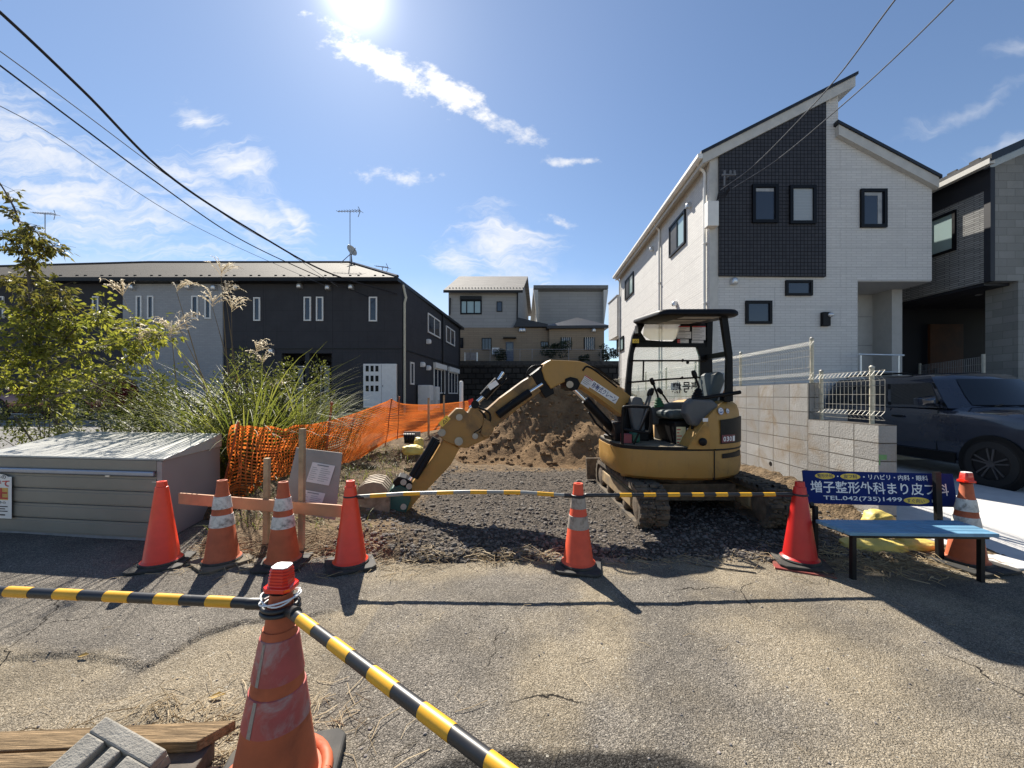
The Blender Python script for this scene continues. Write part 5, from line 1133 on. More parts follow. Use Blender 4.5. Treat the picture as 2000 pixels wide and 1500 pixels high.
# ================================================================== CONES AND BARS
def cone(x, y, H, label, kind, yaw=0, lean=(0, 0), rb=.126, step=True, z0=None, seed=0, base_w=.38, base_mat=None):
    z0 = road_h(x, y) + .004 if z0 is None else z0
    t = thing('traffic_cone', (x, y, z0), label, 'traffic cone', 'traffic cones around the site entrance'); A = Vector((x, y, z0)); ax_ = Vector((lean[0], lean[1], 1)).normalized()
    rt = .038; body = {'red': M['cone_red'], 'dark': M['cone_dark_red'], 'old': M['cone_old'], 'bright': M['cone_bright_old']}[kind]
    def r(u): return rb * (1 - u) + rt * u
    zb = .035; hb = H - zb
    prof = [(rb + .016, zb), (rb + .016, zb + .008), (rb + .003, zb + .018), (r(.02), zb + .02 * hb + .01)]
    if step: prof += [(r(.70), zb + .70 * hb), (r(.93), zb + .93 * hb), (r(.93) - .006, zb + .935 * hb), (r(1) - .004, H), (.02, H), (.018, H - .02)]
    else: prof += [(r(.82), zb + .82 * hb), (r(.825) - .004, zb + .83 * hb), (r(1), H), (.024, H), (.02, H - .02)]
    MB().lathe(prof, A, 40, ax_).build('cone_body', body, t, smooth=35)
    bands = {'old': [(.42, .57), (.645, .80)], 'bright': [(.44, .60), (.69, .84)], 'fg': []}.get(kind, [])
    for u0, u1 in bands:
        MB().lathe([(r(u0) + .001, zb + u0 * hb), (r(u0) + .004, zb + u0 * hb + .002), (r(u1) + .004, zb + u1 * hb - .002), (r(u1) + .001, zb + u1 * hb)], A, 40, ax_).build('band', M['band_dirty'] if kind == 'old' else M['band_grey'], t, smooth=35)
    mb = MB(); q = Matrix.Rotation(yaw, 3, 'Z'); w = base_w / 2; c = .04
    pl = [Vector(v) for v in ((w - c, -w, 0), (w, -w + c, 0), (w, w - c, 0), (w - c, w, 0), (-w + c, w, 0), (-w, w - c, 0), (-w, -w + c, 0), (-w + c, -w, 0))]
    mb.prism([A + q @ p for p in pl], (0, 0, .022)); b = mb.build('rubber_base', base_mat or M['rubber'], t, bevel=.006)
    MB().lathe([(rb + .022, .020), (rb + .024, .034), (rb + .014, .044), (rb - .01, .046), (rb - .012, .022)], A, 32, ax_).build('weight_ring', M['rubber'], t, smooth=50)
    return t
cone(-2.97, 3.30, .70, 'clean bright red cone in front of the grey storage bin corner', 'red', R(20), seed=1)
cone(-2.48, 3.33, .70, 'faded orange cone with blotchy white bands at the left end of the timber rail', 'old', R(-35), step=False, base_mat=M['rubber_brown'])
cone(-1.94, 3.30, .69, 'faded orange cone with streaky white bands in front of the plywood notice board', 'old', R(8), step=False)
cone(-1.37, 3.30, .71, 'bright red cone holding the left end of the pale striped bar before the bucket', 'red', R(28))
cone(.56, 3.29, .70, 'scuffed orange cone with brown-grey bands holding two bars in the middle of the entrance', 'bright', R(-12), step=False)
dc = cone(2.47, 3.34, .69, 'deep red cone on a doubled base at the left end of the blue bench', 'dark', R(-18), z0=.02)
MB().obx((2.455, 3.315, .008), .41, .38, .02, R(-27)).build('under_base', mat('dusty_red_rubber', (.25, .02, .018), .8, dirt=(.15, .09, .06), damt=.5), dc, bevel=.004)
gc = cone(3.90, 3.34, .69, 'faded orange cone with dirty patched bands and a flash lamp beside the bench', 'old', R(10), step=False, base_w=.46)
FG = Vector((-.868, 1.42, road_h(-.868, 1.42))); fl = (.035, .0)
t = thing('traffic_cone', FG, 'large worn orange cone with faded pink-red bands holding two striped bars nearest the viewer', 'traffic cone', 'traffic cones around the site entrance')
fax = Vector((fl[0], fl[1], 1)).normalized(); FH = .735; rb, rt = .150, .036
def fr_(u): return rb * (1 - u) + rt * u
MB().lathe([(rb + .035, .03), (rb + .035, .042), (rb + .012, .055), (fr_(.05), .05 * FH + .02), (fr_(.55), .55 * FH), (fr_(.83), .83 * FH), (fr_(.83) - .005, .832 * FH), (rt, FH), (.02, FH)], FG, 56, fax).build('cone_body', M['cone_old'], t, smooth=35)
for u0, u1 in ((.385, .545), (.60, .795)):
    b = MB().lathe([(fr_(u0) + .001, u0 * FH), (fr_(u0) + .004, u0 * FH + .002), (fr_(u1) + .004, u1 * FH - .002), (fr_(u1) + .001, u1 * FH)], FG, 56, fax).build('band', M['band_red'], t, smooth=35)
    mb = MB(); a0, a1 = R(-113), R(-104); q = Vector((0, 0, 1)).rotation_difference(fax)
    def cp(u, a, d): rr = fr_(u) + d; return FG + q @ Vector((rr * math.cos(a), rr * math.sin(a), u * FH))
    mb.prism([cp(u0 + .004, a0, .0045), cp(u0 + .004, a1, .0045), cp(u1 - .004, a1 + .05, .0045), cp(u1 - .004, a0 + .06, .0045)], Vector((-.0, -.0015, 0)))
    mb.build('tape_seam', M['band_grey'], b)
mb = MB(); q = Matrix.Rotation(R(12), 3, 'Z'); mb.prism([FG + q @ Vector(v) for v in ((-.21, -.2, 0), (.21, -.2, 0), (.215, .17, 0), (.18, .205, 0), (-.18, .205, 0), (-.215, .17, 0))], (0, 0, .04)); mb.build('rubber_base', M['rubber'], t, bevel=.01)
ring_ = [FG + q @ Vector((.176 * math.cos(a), .176 * math.sin(a), .045)) for a in [2 * math.pi * k / 30 for k in range(31)]]
mb = MB(); mb.tube(ring_, .022, 8, False); mb.build('base_ring', M['cone_old'], t, smooth=180)
def lamp(top, ax_, label, s=1.0):
    t = thing('flash_lamp', top, label, 'warning lamp', 'red flash lamps on cone tips'); q = Vector((0, 0, 1)).rotation_difference(ax_)
    def sq(w, d, z, c=.35): return [top + q @ Vector((w * x * s, d * y * s, z * s)) for x, y in ((1 - c, -1), (1, -1 + c), (1, 1 - c), (1 - c, 1), (-1 + c, 1), (-1, 1 - c), (-1, -1 + c), (-1 + c, -1))]
    MB().loft([sq(.03, .03, -.03), sq(.036, .036, -.01), sq(.05, .045, .0)]).build('socket', M['black'], t)
    MB().loft([sq(.056, .05, .0), sq(.056, .05, .018), sq(.042, .04, .022), sq(.040, .038, .05), sq(.035, .033, .088), sq(.032, .03, .092)]).build('lens', M['lens'], t, bevel=.002)
    mb = MB()
    for k in range(5): mb.loft([sq(.041 - .0012 * k, .039 - .0012 * k, .028 + k * .012), sq(.043 - .0012 * k, .041 - .0012 * k, .031 + k * .012), sq(.041 - .0012 * k, .039 - .0012 * k, .034 + k * .012)])
    mb.build('lens_rib', mat('ruby_rib', (.55, .02, .008), .15), t)
    MB().loft([sq(.033, .031, .092), sq(.033, .031, .096)]).build('top_label', M['white_sticker'], t)
    MB().obx(top + q @ Vector((0, 0, .046 * s)), .03 * s, .03 * s, .05 * s, R(20)).build('reflector', M['alu'], t)
lamp(FG + fax * (FH + .012), fax, 'red flash lamp with a white top label on the large foreground cone', .88)
lamp(Vector((3.90, 3.34, .705)), Z_, 'red flash lamp on the patched cone beside the blue bench', .9)
# bars
def bar_(pts, r, n_, label, m_main, dash, first, ends=True, loops=()):
    pts = [Vector(p) for p in pts]; t = thing('barrier_bar', pts[0], label, 'barrier bar', 'black and yellow bars between cones')
    L_ = [0]
    for a, b in zip(pts, pts[1:]): L_.append(L_[-1] + (b - a).length)
    def at(s):
        s = max(0, min(L_[-1], s))
        for i in range(len(pts) - 1):
            if s <= L_[i + 1]: return pts[i].lerp(pts[i + 1], (s - L_[i]) / (L_[i + 1] - L_[i]))
    mb = MB(); mb.tube([at(L_[-1] * k / 24) for k in range(25)], r, 18); s = first; mb.cur = 1
    while s < L_[-1] - .05:
        mb.tube([at(max(.05, s)), at(min(L_[-1] - .05, s + dash))], r + .0008, 18); s += dash * 2.02
    mb.build('pole', [m_main, M['yellow_tape']], t, smooth=60)
    mb = MB()
    for c_, rr in loops:
        c_ = Vector(c_); mb.tube([c_ + Vector((rr * math.cos(a), rr * math.sin(a), 0)) for a in [2 * math.pi * k / 24 for k in range(25)]], .008, 8, False)
        e = pts[0] if (pts[0] - c_).length < (pts[-1] - c_).length else pts[-1]; d = (c_ - e); d = d.normalized()
        mb.tube([e - d * .05, e, c_ - d * rr], [r * 1.12, r * 1.1, .012], 12)
    mb.build('end_loop', M['black_tape'], t, smooth=60); return t
za = .595
bar_([(-1.30, 3.30, za - .005), (-.9, 3.3, za + .02), (-.37, 3.3, za + .035), (.1, 3.3, za + .03), (.49, 3.29, za + .005)], .017, 0, 'bleached silver-grey striped bar bowed slightly upward in front of the bucket', M['bar_silver'], .14, .10, loops=(((-1.37, 3.30, za), .052), ((.56, 3.29, za), .054)))
bar_([(.63, 3.29, za + .01), (2.40, 3.34, za + .005)], .017, 0, 'dark striped bar between the middle cone and the deep red cone, before the tracks', M['black_tape'], .155 * .66, .28, loops=(((.56, 3.29, za + .012), .056), ((2.47, 3.34, za + .005), .056)))
FT = FG + fax * (.685 - FG.z)
bar_([FT + Vector((-.07, .0, .005)), (-2.4, 1.50, .715)], .0185, 0, 'striped bar running level to the left edge from the large foreground cone', M['black_tape'], .098, .105, loops=((FT + Z_ * .005, .058),))
bar_([FT + Vector((.055, -.04, 0)), (.62, .30, .69)], .0185, 0, 'striped bar slanting toward the viewer from the large foreground cone', M['black_tape'], .105, .085, loops=((FT + Z_ * -.012, .06),))
t = thing('cable_tie_ring', FT, 'loose white wire loop around the neck of the large foreground cone', 'wire loop'); mb = MB(); mb.tube([FT + Vector((.062 * math.cos(a), .062 * math.sin(a), .035 + .012 * math.sin(2 * a + 1))) for a in [2 * math.pi * k / 30 for k in range(31)]], .003, 6, False); mb.tube([FT + Vector((.066 * math.cos(a), .066 * math.sin(a), .028 + .012 * math.sin(a + 2))) for a in [2 * math.pi * k / 30 for k in range(31)]], .003, 6, False); mb.build('wire', M['sign_white'], t)

# ================================================================== STORAGE BIN
A = Vector((-3.41, 3.80, .02)); ux = (Vector((-5.55, 4.07, .02)) - A).normalized(); uy = Vector((-.23, 1.05, 0)); W = 2.16
gb = thing('refuse_storage_bin', A, 'large beige-grey steel refuse storage bin with slatted front and sunlit sloping lid', 'storage bin')
def G(a, b, z): return A + ux * a + uy * b + Z_ * z
def gprism(mb, a0, a1, b0, b1, z0, z1, z1b=None):
    z1b = z1 if z1b is None else z1b
    vs = [G(a0, b0, z0), G(a1, b0, z0), G(a1, b1, z0), G(a0, b1, z0), G(a0, b0, z1), G(a1, b0, z1), G(a1, b1, z1b), G(a0, b1, z1b)]
    mb.add(vs, [(0, 3, 2, 1), (4, 5, 6, 7), (0, 1, 5, 4), (1, 2, 6, 5), (2, 3, 7, 6), (3, 0, 4, 7)])
mb = MB(); gprism(mb, 0, W, .02, 1, 0, .785, .93); mb.build('body', M['box_side'], gb)
mb = MB(); gprism(mb, -.015, W + .015, -.005, 1.02, .79, .81, .955); mb.build('lid', M['box_top'], gb, bevel=.006)
mb = MB(); gprism(mb, 0, .055, -.012, .019, .02, .785); mb.build('corner_post', M['box_side'], gb); mb = MB(); gprism(mb, .06, W, -.012, .019, .69, .788); mb.build('fascia', M['box_grey'], gb)
mb = MB(); gprism(mb, .07, W, -.045, -.013, .640, .688); hd = mb.build('handle_strip', M['handle_blue'], gb, bevel=.012)
mb = MB()
for k in range(4): z = .03 + k * .152; gprism(mb, .065, W, -.004, .019, z, z + .143); gprism(mb, .065, W, -.010, -.0045, z + .012, z + .118)
mb.build('shutter_slat', M['box_grey'], gb, bevel=.004); mb = MB(); gprism(mb, .065, W, .0, .019, .0, .029); mb.build('bottom_rail', M['ink_grey'], gb)
mb = MB(); q = G(.11, -.012, .58); put_rect(mb, q, -ux, Z_, .05, .006, .002); q = G(.62, -.035, .625); mb.add([q, q - ux * .05, q - ux * .05 + Z_ * .015, q + Z_ * .015], [(0, 1, 2, 3)]); mb.build('small_plate', M['alu'], gb)
sg = thing('warning_sign', G(1.8, -.03, .17), 'white warning sign with red lettering hung on the storage bin front', 'sign'); n_ = Vector((ux.y, -ux.x, 0)); n_ = n_ if n_.y < 0 else -n_
sx0 = G(2.17, 0, .165) + n_ * .028; xd = -ux; mb = MB(); mb.prism([sx0, sx0 + xd * .445, sx0 + xd * .445 + Z_ * .43, sx0 + Z_ * .43], n_ * .004); pl = mb.build('plate', M['white_sticker'], sg, bevel=.002)
sx1 = sx0 + n_ * .0045; mb = MB(); put_rect(mb, sx1 + xd * .25 + Z_ * .19, xd, Z_, .155, .125, .001); mb.build('yellow_patch', mat('faded_yellow', (.62, .38, .10), .6), pl)
mb = MB(); put_disc(mb, sx1 + xd * .22 + Z_ * .425, xd, Z_, .185, .035, .0006); mb.build('heading_oval', M['white_sticker'], pl)
mb = MB(); put_text(mb, '外部からの', sx1 + xd * .06 + Z_ * .405, xd, Z_, .32, .045, .0015, .02); put_text(mb, '居住者以外の', sx1 + xd * .08 + Z_ * .15, xd, Z_, .30, .028, .0015, .01)
for k in range(3): put_rect(mb, sx1 + xd * .03 + Z_ * (.118 - k * .024), xd, Z_, .37 - .03 * (k % 2), .010, .001)
put_rect(mb, sx1 + xd * .07 + Z_ * .03, xd, Z_, .30, .014, .001); mb.build('black_lettering', M['ink'], pl)
mb = MB(); put_text(mb, 'ごみ捨て', sx1 + xd * .02 + Z_ * .325, xd, Z_, .405, .075, .002, .03); put_text(mb, '禁止', sx1 + xd * .02 + Z_ * .195, xd, Z_, .385, .115, .0022, .03); mb.build('red_lettering', M['ink_red'], pl)

# ================================================================== TIMBER RAIL, NOTICE BOARD, NET
bb = thing('batter_board', (-2.3, 3.5, 0), 'planed timber rail nailed to two upright stakes behind the faded cones', 'timber rail')
mb = MB(); a, b = Vector((-3.23, 3.78, .45)), Vector((-1.47, 3.37, .445)); mb.bar(a, b, .022, .105); mb.build('rail', M['wood_pink'], bb, bevel=.002)
for x, y, zt in ((-2.27, 3.592, .87), (-1.90, 3.51, 1.15)): MB().bar((x, y, -.05), (x + .01, y, zt), .045, .045, (0, 1, 0)).build('stake', M['wood_old'], bb, bevel=.003)
nb = thing('notice_board', (-1.9, 3.72, 0), 'grey plywood sheet with two paper notices leaning behind the timber rail', 'notice board')
pp = [Vector((-2.16, 3.66, .37)), Vector((-1.63, 3.58, .30)), Vector((-1.66, 3.80, .885)), Vector((-2.14, 3.86, .93))]; nn = Vector((0, .012, 0)); mb = MB(); mb.prism(pp, nn); bd = mb.build('plywood', M['ply'], nb)
px_ = (pp[1] - pp[0]).normalized(); py_ = (pp[3] - pp[0]); py_ = (py_ - px_ * py_.dot(px_)).normalized()
for o_, w_, h_ in ((pp[0] + px_ * .14 + py_ * .29, .24, .19), (pp[0] + px_ * .13 + py_ * .045, .24, .17)):
    mb = MB(); put_rect(mb, o_, px_, py_, w_, h_, .004); pa = mb.build('paper_notice', M['paper'], bd); mb = MB()
    put_rect(mb, o_ + px_ * w_ * .25 + py_ * h_ * .87, px_, py_, w_ * .5, h_ * .06, .006)
    for k in range(7):
        put_rect(mb, o_ + px_ * .015 + py_ * h_ * (.74 - k * .10), px_, py_, w_ * (.28 if k % 2 else .20), h_ * .022, .006); put_rect(mb, o_ + px_ * w_ * .45 + py_ * h_ * (.74 - k * .10), px_, py_, w_ * (.45 if k % 3 else .30), h_ * .022, .006)
    mb.build('notice_print', M['ink_grey'], pa)
# net: real strands
nf = thing('safety_net_fence', (-3.3, 5, .2), 'sagging orange plastic mesh safety net strung along the left bank', 'safety net')
NP = [((449, 838), (441, 978), 4.75), ((466, 831), (455, 985), 4.85), ((515, 837), (520, 975), 5.05), ((568, 835), (580, 965), 5.35), ((640, 824), (650, 925), 5.95), ((700, 807), (705, 893), 6.65), ((750, 787), (742, 867), 7.4), ((764, 781), (755, 862), 7.7), ((780, 788), (783, 853), 8.2), ((806, 791), (806, 845), 9.2), ((840, 791), (842, 840), 10.5), ((880, 788), (882, 834), 12.4), ((916, 783), (916, 828), 14.5)]
top = curve([P(*a, Y) for a, b, Y in NP], 10); bot = curve([P(*b, Y) for a, b, Y in NP], 10)
def cum(ps):
    c = [0]
    for a, b in zip(ps, ps[1:]): c.append(c[-1] + (b - a).length)
    return c
ct = cum(top)
def along(ps, f):
    c = cum_cache[id(ps)]; s = f * c[-1]
    lo = 0
    for i in range(len(c) - 1):
        if c[i] <= s <= c[i + 1] + 1e-9: lo = i; break
    d = c[lo + 1] - c[lo]; return ps[lo].lerp(ps[lo + 1], (s - c[lo]) / d if d else 0)
cum_cache = {id(top): ct, id(bot): None}
# parametrise both edges by the same index fraction
NI = len(top) - 1
def edge(ps, i): k = min(NI - 1, int(i)); return ps[k].lerp(ps[k + 1], i - k)
cols = []; i = 0.0
while i < NI:
    cols.append(i); seg = (edge(top, min(NI, i + .1)) - edge(top, i)).length / .1; Yh = edge(top, i).y; stp = .040 if Yh < 8 else (.065 if Yh < 10 else .11); i += stp / max(seg, 1e-3)
NR = 23
def npnt(i, v):
    p = edge(top, i).lerp(edge(bot, i), v); Yh = p.y; cr = sst(6.4, 5.0, Yh)
    w = .05 * math.sin(v * 7 + i * .22) + .045 * noise.noise(Vector((i * .16, v * 3.2, 3))) + cr * .13 * noise.noise(Vector((i * .11, v * 2.6, 8)))
    dz = cr * .05 * noise.noise(Vector((i * .2, v * 4, 5))) - .03 * math.sin(v * math.pi) 
    dx = cr * .05 * noise.noise(Vector((i * .2, v * 3, 15)))
    return p + Vector((.55 * w + dx, -.8 * w, dz))
mb = MB()
for ci, i in enumerate(cols):                     # uprights
    for r_ in range(NR):
        a, b = npnt(i, r_ / NR), npnt(i, (r_ + 1) / NR); d = edge(top, min(NI, i + .2)) - edge(top, i); d = d.normalized() * (.0078 if a.y < 8 else .010)
        mb.add([a - d, a + d, b + d, b - d], [(0, 1, 2, 3)])
for r_ in range(NR + 1):
    hh = .0095 if r_ not in (0, NR) else .024
    if r_ % 6 == 0: hh = .016
    pts = [npnt(i, r_ / NR) for i in cols]; vs = []
    for p in pts: vs += [p - Z_ * hh + Vector((.001, -.002, 0)), p + Z_ * hh + Vector((.001, -.002, 0))]
    mb.add(vs, [(2 * k, 2 * k + 2, 2 * k + 3, 2 * k + 1) for k in range(len(pts) - 1)])
mb.build('mesh', M['net'], nf, fix=False)
for (x0, y0), (x1, y1), Y, m_, r_ in (((466, 826), (428, 985), 4.8, 'rust_post', .012), ((648, 788), (634, 905), 5.95, 'rust_post', .016), ((765, 780), (752, 872), 7.7, 'rust_post', .013), ((780, 776), (776, 858), 8.1, 'rust_post', .012)):
    p = MB().tube([P(x0, y0, Y), P(x1, y1, Y)], r_, 8).build('pole', M[m_], nf, smooth=60); MB().ball(P(x0, y0, Y), r_ * 1.7, r_ * 1.7, r_ * 1.7, 8, 6).build('pole_hook', M[m_], p, smooth=180)
for (x, y0, y1, Y, m_, lab) in ((837, 777, 856, 10.2, 'wood', 'thin timber stake in front of the shaded net, nearer the bend'), (867, 772, 845, 11.6, 'wood_old', 'weathered timber stake in front of the shaded net, farther along')):
    s_ = thing('survey_stake', P(x, y1, Y), lab, 'stake'); mb = MB(); a, b = P(x, y0, Y), P(x, y1 + 4, Y); mb.bx(a.x - .025, a.x + .025, Y - .02, Y + .02, b.z, a.z); mb.build('stake_body', M[m_], s_)
s_ = thing('survey_rail', P(820, 828, 10), 'pale horizontal board fixed across the far stakes by the net', 'timber rail'); mb = MB(); mb.bar(P(772, 827, 9.9), P(868, 830, 11.4), .02, .09); mb.build('board', M['wood_old'], s_)
s_ = thing('pipe_post', P(902, 815, 14.0), 'white plastic pipe post with rounded top by the apartment corner', 'post'); a, b = P(902, 744, 14), P(901, 822, 14); MB().lathe([(.07, 0), (.07, a.z - b.z - .05), (.05, a.z - b.z - .01), (.01, a.z - b.z)], b, 14).build('pipe', M['white_trim'], s_, smooth=50)
s_ = thing('net_scrap', P(922, 786, 11), 'small red-orange rag tied at the far top corner of the net', 'rag'); mb = MB(); mb.add([P(914, 781, 11), P(924, 778, 11.05), P(925, 793, 10.95), P(917, 797, 11)], [(0, 1, 2), (0, 2, 3)]); mb.build('cloth', M['cone_red'], s_)
# pipes and yellow bags
def bag(pts, sz, label, seed, rot=0, cat='sandbag'):
    t = thing('sandbag', pts, label, cat, 'yellow plastic sacks'); r_ = random.Random(seed); bm = bmesh.new(); bmesh.ops.create_icosphere(bm, subdivisions=4, radius=1)
    mb = MB(); q = Matrix.Rotation(rot, 3, 'Z')
    vs = []
    for v in bm.verts:
        p = v.co.copy(); k = 1 + .16 * noise.fractal(p * 1.6 + Vector((seed, 0, 0)), .8, 2, 4) + .05 * noise.noise(p * 6 + Vector((seed, 2, 0)))
        p = Vector((math.copysign(abs(p.x) ** .75, p.x), math.copysign(abs(p.y) ** .75, p.y), math.copysign(abs(p.z) ** .8, p.z))) * k
        vs.append(Vector(pts) + q @ Vector((p.x * sz[0], p.y * sz[1], max(-.8, p.z) * sz[2] + sz[2] * .7)))
    mb.add(vs, [tuple(v.index for v in f.verts) for f in bm.faces]); bm.free(); mb.build('sack', M['tarp'], t, smooth=180)
p = P(806, 886, 6.9); bag(p, (.19, .15, .09), 'crumpled yellow sack lying on the bank by the black pipe', 3, .3); bag(P(818, 872, 7.1), (.08, .10, .10), 'upright neck end of yellow sack beside the black pipe', 9)
bag((3.56, 3.78, .12), (.13, .10, .12), 'bunched yellow sack showing just above the bench seat', 4); bag((3.36, 3.62, .02), (.27, .13, .055), 'flat yellow sack lying under the bench', 6, -.06); bag((3.75, 3.62, .03), (.18, .10, .05), 'small yellow sack end beside the rear bench leg', 8)
t = thing('corrugated_pipe', P(802, 860, 7.6), 'coil end of black corrugated pipe standing on the bank by the net', 'drain pipe'); c_ = P(801, 856, 7.6); mb = MB()
for k in range(7): mb.lathe([(.085, 0), (.10, .008), (.10, .018), (.085, .026)], c_ + Vector((-.11 + k * .032, -.02, 0)), 18, (1, .2, .15))
mb.build('pipe', M['pipe_black'], t, smooth=40); mb = MB(); mb.bx(c_.x - .15, c_.x + .17, c_.y + .12, c_.y + .14, c_.z - .12, c_.z + .12); mb.build('backing_board', M['ply'], t)

# ================================================================== BENCH
be = thing('bench', (3.2, 3.25, 0), 'pale blue slatted bench with black metal legs and a navy clinic sign as backrest', 'bench')
for (x, y), nm in (((2.68, 3.06), 'f'), ((3.65, 3.03), 'f')): MB().bar((x, y, 0), (x, y, .37), .032, .032, (0, 1, 0)).build('leg', M['black'], be)
mb = MB(); mb.bar((2.68, 3.44, .0), (2.68, 3.44, .47), .032, .032, (0, 1, 0)); mb.bar((2.68, 3.47, .44), (2.68, 3.56, .765), .032, .02); mb.build('leg', M['black'], be)
mb = MB(); mb.bar((3.74, 3.40, .0), (3.74, 3.428, .775), .05, .03, (0, 1, 0)); mb.build('leg', M['black'], be)
mb = MB(); mb.bar((2.66, 3.05, .352), (3.69, 3.02, .352), .03, .03); mb.bar((2.64, 3.25, .352), (3.72, 3.23, .352), .03, .03); mb.bar((2.68, 3.05, .350), (2.68, 3.44, .350), .028, .028); mb.bar((3.68, 3.03, .350), (3.74, 3.43, .350), .028, .028); mb.build('seat_frame', M['black'], be)
mb = MB(); F0, F1, B0, B1 = Vector((2.60, 2.985, .37)), Vector((3.70, 2.95, .37)), Vector((2.57, 3.30, .37)), Vector((3.75, 3.28, .37))
for k in range(5):
    a, b = k / 5 + .01, (k + 1) / 5 - .012; mb.prism([F0.lerp(B0, a), F1.lerp(B1, a), F1.lerp(B1, b), F0.lerp(B0, b)], (0, 0, .028))
mb.build('seat', M['bench_blue'], be, bevel=.004)
SL = Vector((2.625, 3.475, .485)); SR = Vector((3.93, 3.43, .462)); SU = Vector((.022, .045, .285)); sxd = (SR - SL).normalized(); sw = (SR - SL).length; syd = (SU - sxd * SU.dot(sxd)); sh_ = syd.length; syd.normalize(); sn = sxd.cross(syd)
mb = MB(); mb.prism([SL, SR, SR + syd * sh_, SL + syd * sh_], -sn * .014); bk_ = mb.build('backrest_sign', M['sign_blue'], be)
def on(x, y): return SL + sxd * (x * sw) + syd * (y * sh_)
mb = MB()
for x, y, rx_, ry_, txt, tx, ty, tw, th_ in ((.145, .845, .067, .095, '整形外科', .093, .79, .105, .115), (.315, .845, .067, .095, '皮フ科', .27, .79, .09, .115), (.735, .165, .085, .105, 'すぐ向い', .672, .10, .115, .125)):
    mb = MB(); put_disc(mb, on(x, y), sxd, syd, rx_ * sw, ry_ * sh_, .001); ov = mb.build('sign_oval', M['sign_yellow'], bk_)
    mb = MB(); put_text(mb, txt, on(tx, ty), sxd, syd, tw * sw, th_ * sh_, .002, .008); mb.build('oval_lettering', M['sign_blue'], ov)
mb = MB(); put_text(mb, 'リハビリ・内科・眼科', on(.435, .765), sxd, syd, .395 * sw, .165 * sh_, .002, .015)
for x in (.23, .405): put_disc(mb, on(x, .845), sxd, syd, .006 * sw, .022 * sh_, .002, 10)
put_text(mb, '増子整形外科まり皮フ科', on(.04, .33), sxd, syd, .915 * sw, .365 * sh_, .002, .012); put_text(mb, 'TEL.042(735)1499', on(.12, .09), sxd, syd, .52 * sw, .16 * sh_, .002, .012)
a = on(.835, .165); mb.add([a + sn * .002, a - syd * .05 * sh_ + sxd * .0 + sn * .002, a + sxd * .02 * sw + sn * .002, a + syd * .05 * sh_ + sn * .002], [(0, 1, 2), (0, 2, 3)]); mb.build('sign_lettering', M['sign_white'], bk_)

# ================================================================== TIMBER OFFCUTS AND BLOCK, FOREGROUND
def plank(label, pts, th, m, nm='timber_offcut', cat='timber offcut', g='timber offcuts in the foreground'):
    pts = [Vector(p) for p in pts]; c_ = sum(pts, Vector()) / len(pts); c_.z -= th; t = thing(nm, c_, label, cat, g); MB().prism([p - Z_ * th for p in pts], (0, 0, th)).build('plank', m, t, bevel=.004); return t
plank('longest weathered plank with a slant-cut end, lying under the concrete block', [(-2.6, 1.43, .112), (-1.215, 1.50, .115), (-1.135, 1.60, .115), (-2.6, 1.525, .105)], .042, M['wood_plank'])
plank('front weathered plank ending under the concrete block', [(-2.6, 1.335, .12), (-1.58, 1.40, .118), (-1.64, 1.462, .118), (-2.6, 1.408, .12)], .05, M['wood_plank'])
plank('short dark bearer block under the slant-cut plank end', [(-1.32, 1.40, .07), (-1.17, 1.42, .07), (-1.19, 1.56, .07), (-1.34, 1.55, .07)], .07, M['bark'])
plank('pale plank end lying lowest beside the concrete block', [(-2.6, 1.20, .04), (-1.2, 1.29, .06), (-1.22, 1.36, .06), (-2.6, 1.30, .04)], .04, M['wood_plank'])
t = thing('concrete_block', (-1.42, 1.3, .12), 'grey grooved concrete block resting aslant on the foreground planks', 'concrete block')
e1 = Vector((.288, -.068, -.065)).normalized(); e2 = Vector((-.18, -.91, -.366)); e2 = (e2 - e1 * e2.dot(e1)).normalized(); e3 = e1.cross(e2); e3 = e3 if e3.z > 0 else -e3; O_ = Vector((-1.565, 1.50, .215))
def slabp(mb, a0, a1, b0, b1, c0, c1): 
    vs = [O_ + e1 * a + e2 * b + e3 * c for c in (c0, c1) for a, b in ((a0, b0), (a1, b0), (a1, b1), (a0, b1))]; mb.add(vs, [(0, 1, 2, 3), (4, 5, 6, 7), (0, 1, 5, 4), (1, 2, 6, 5), (2, 3, 7, 6), (3, 0, 4, 7)])
mb = MB(); slabp(mb, 0, .31, 0, .50, -.10, -.036); slabp(mb, 0, .31, 0, .055, -.0361, 0)
for a0, a1 in ((0, .088), (.122, .168), (.202, .31)): slabp(mb, a0, a1, .0551, .50, -.0361, -.0005)
mb.build('block_body', mat('precast_concrete', (.27, .255, .222), .9, var=.2, bump=.5, bscale=110, dirt=(.18, .165, .135), damt=.35, dscale=5), t, bevel=.006)

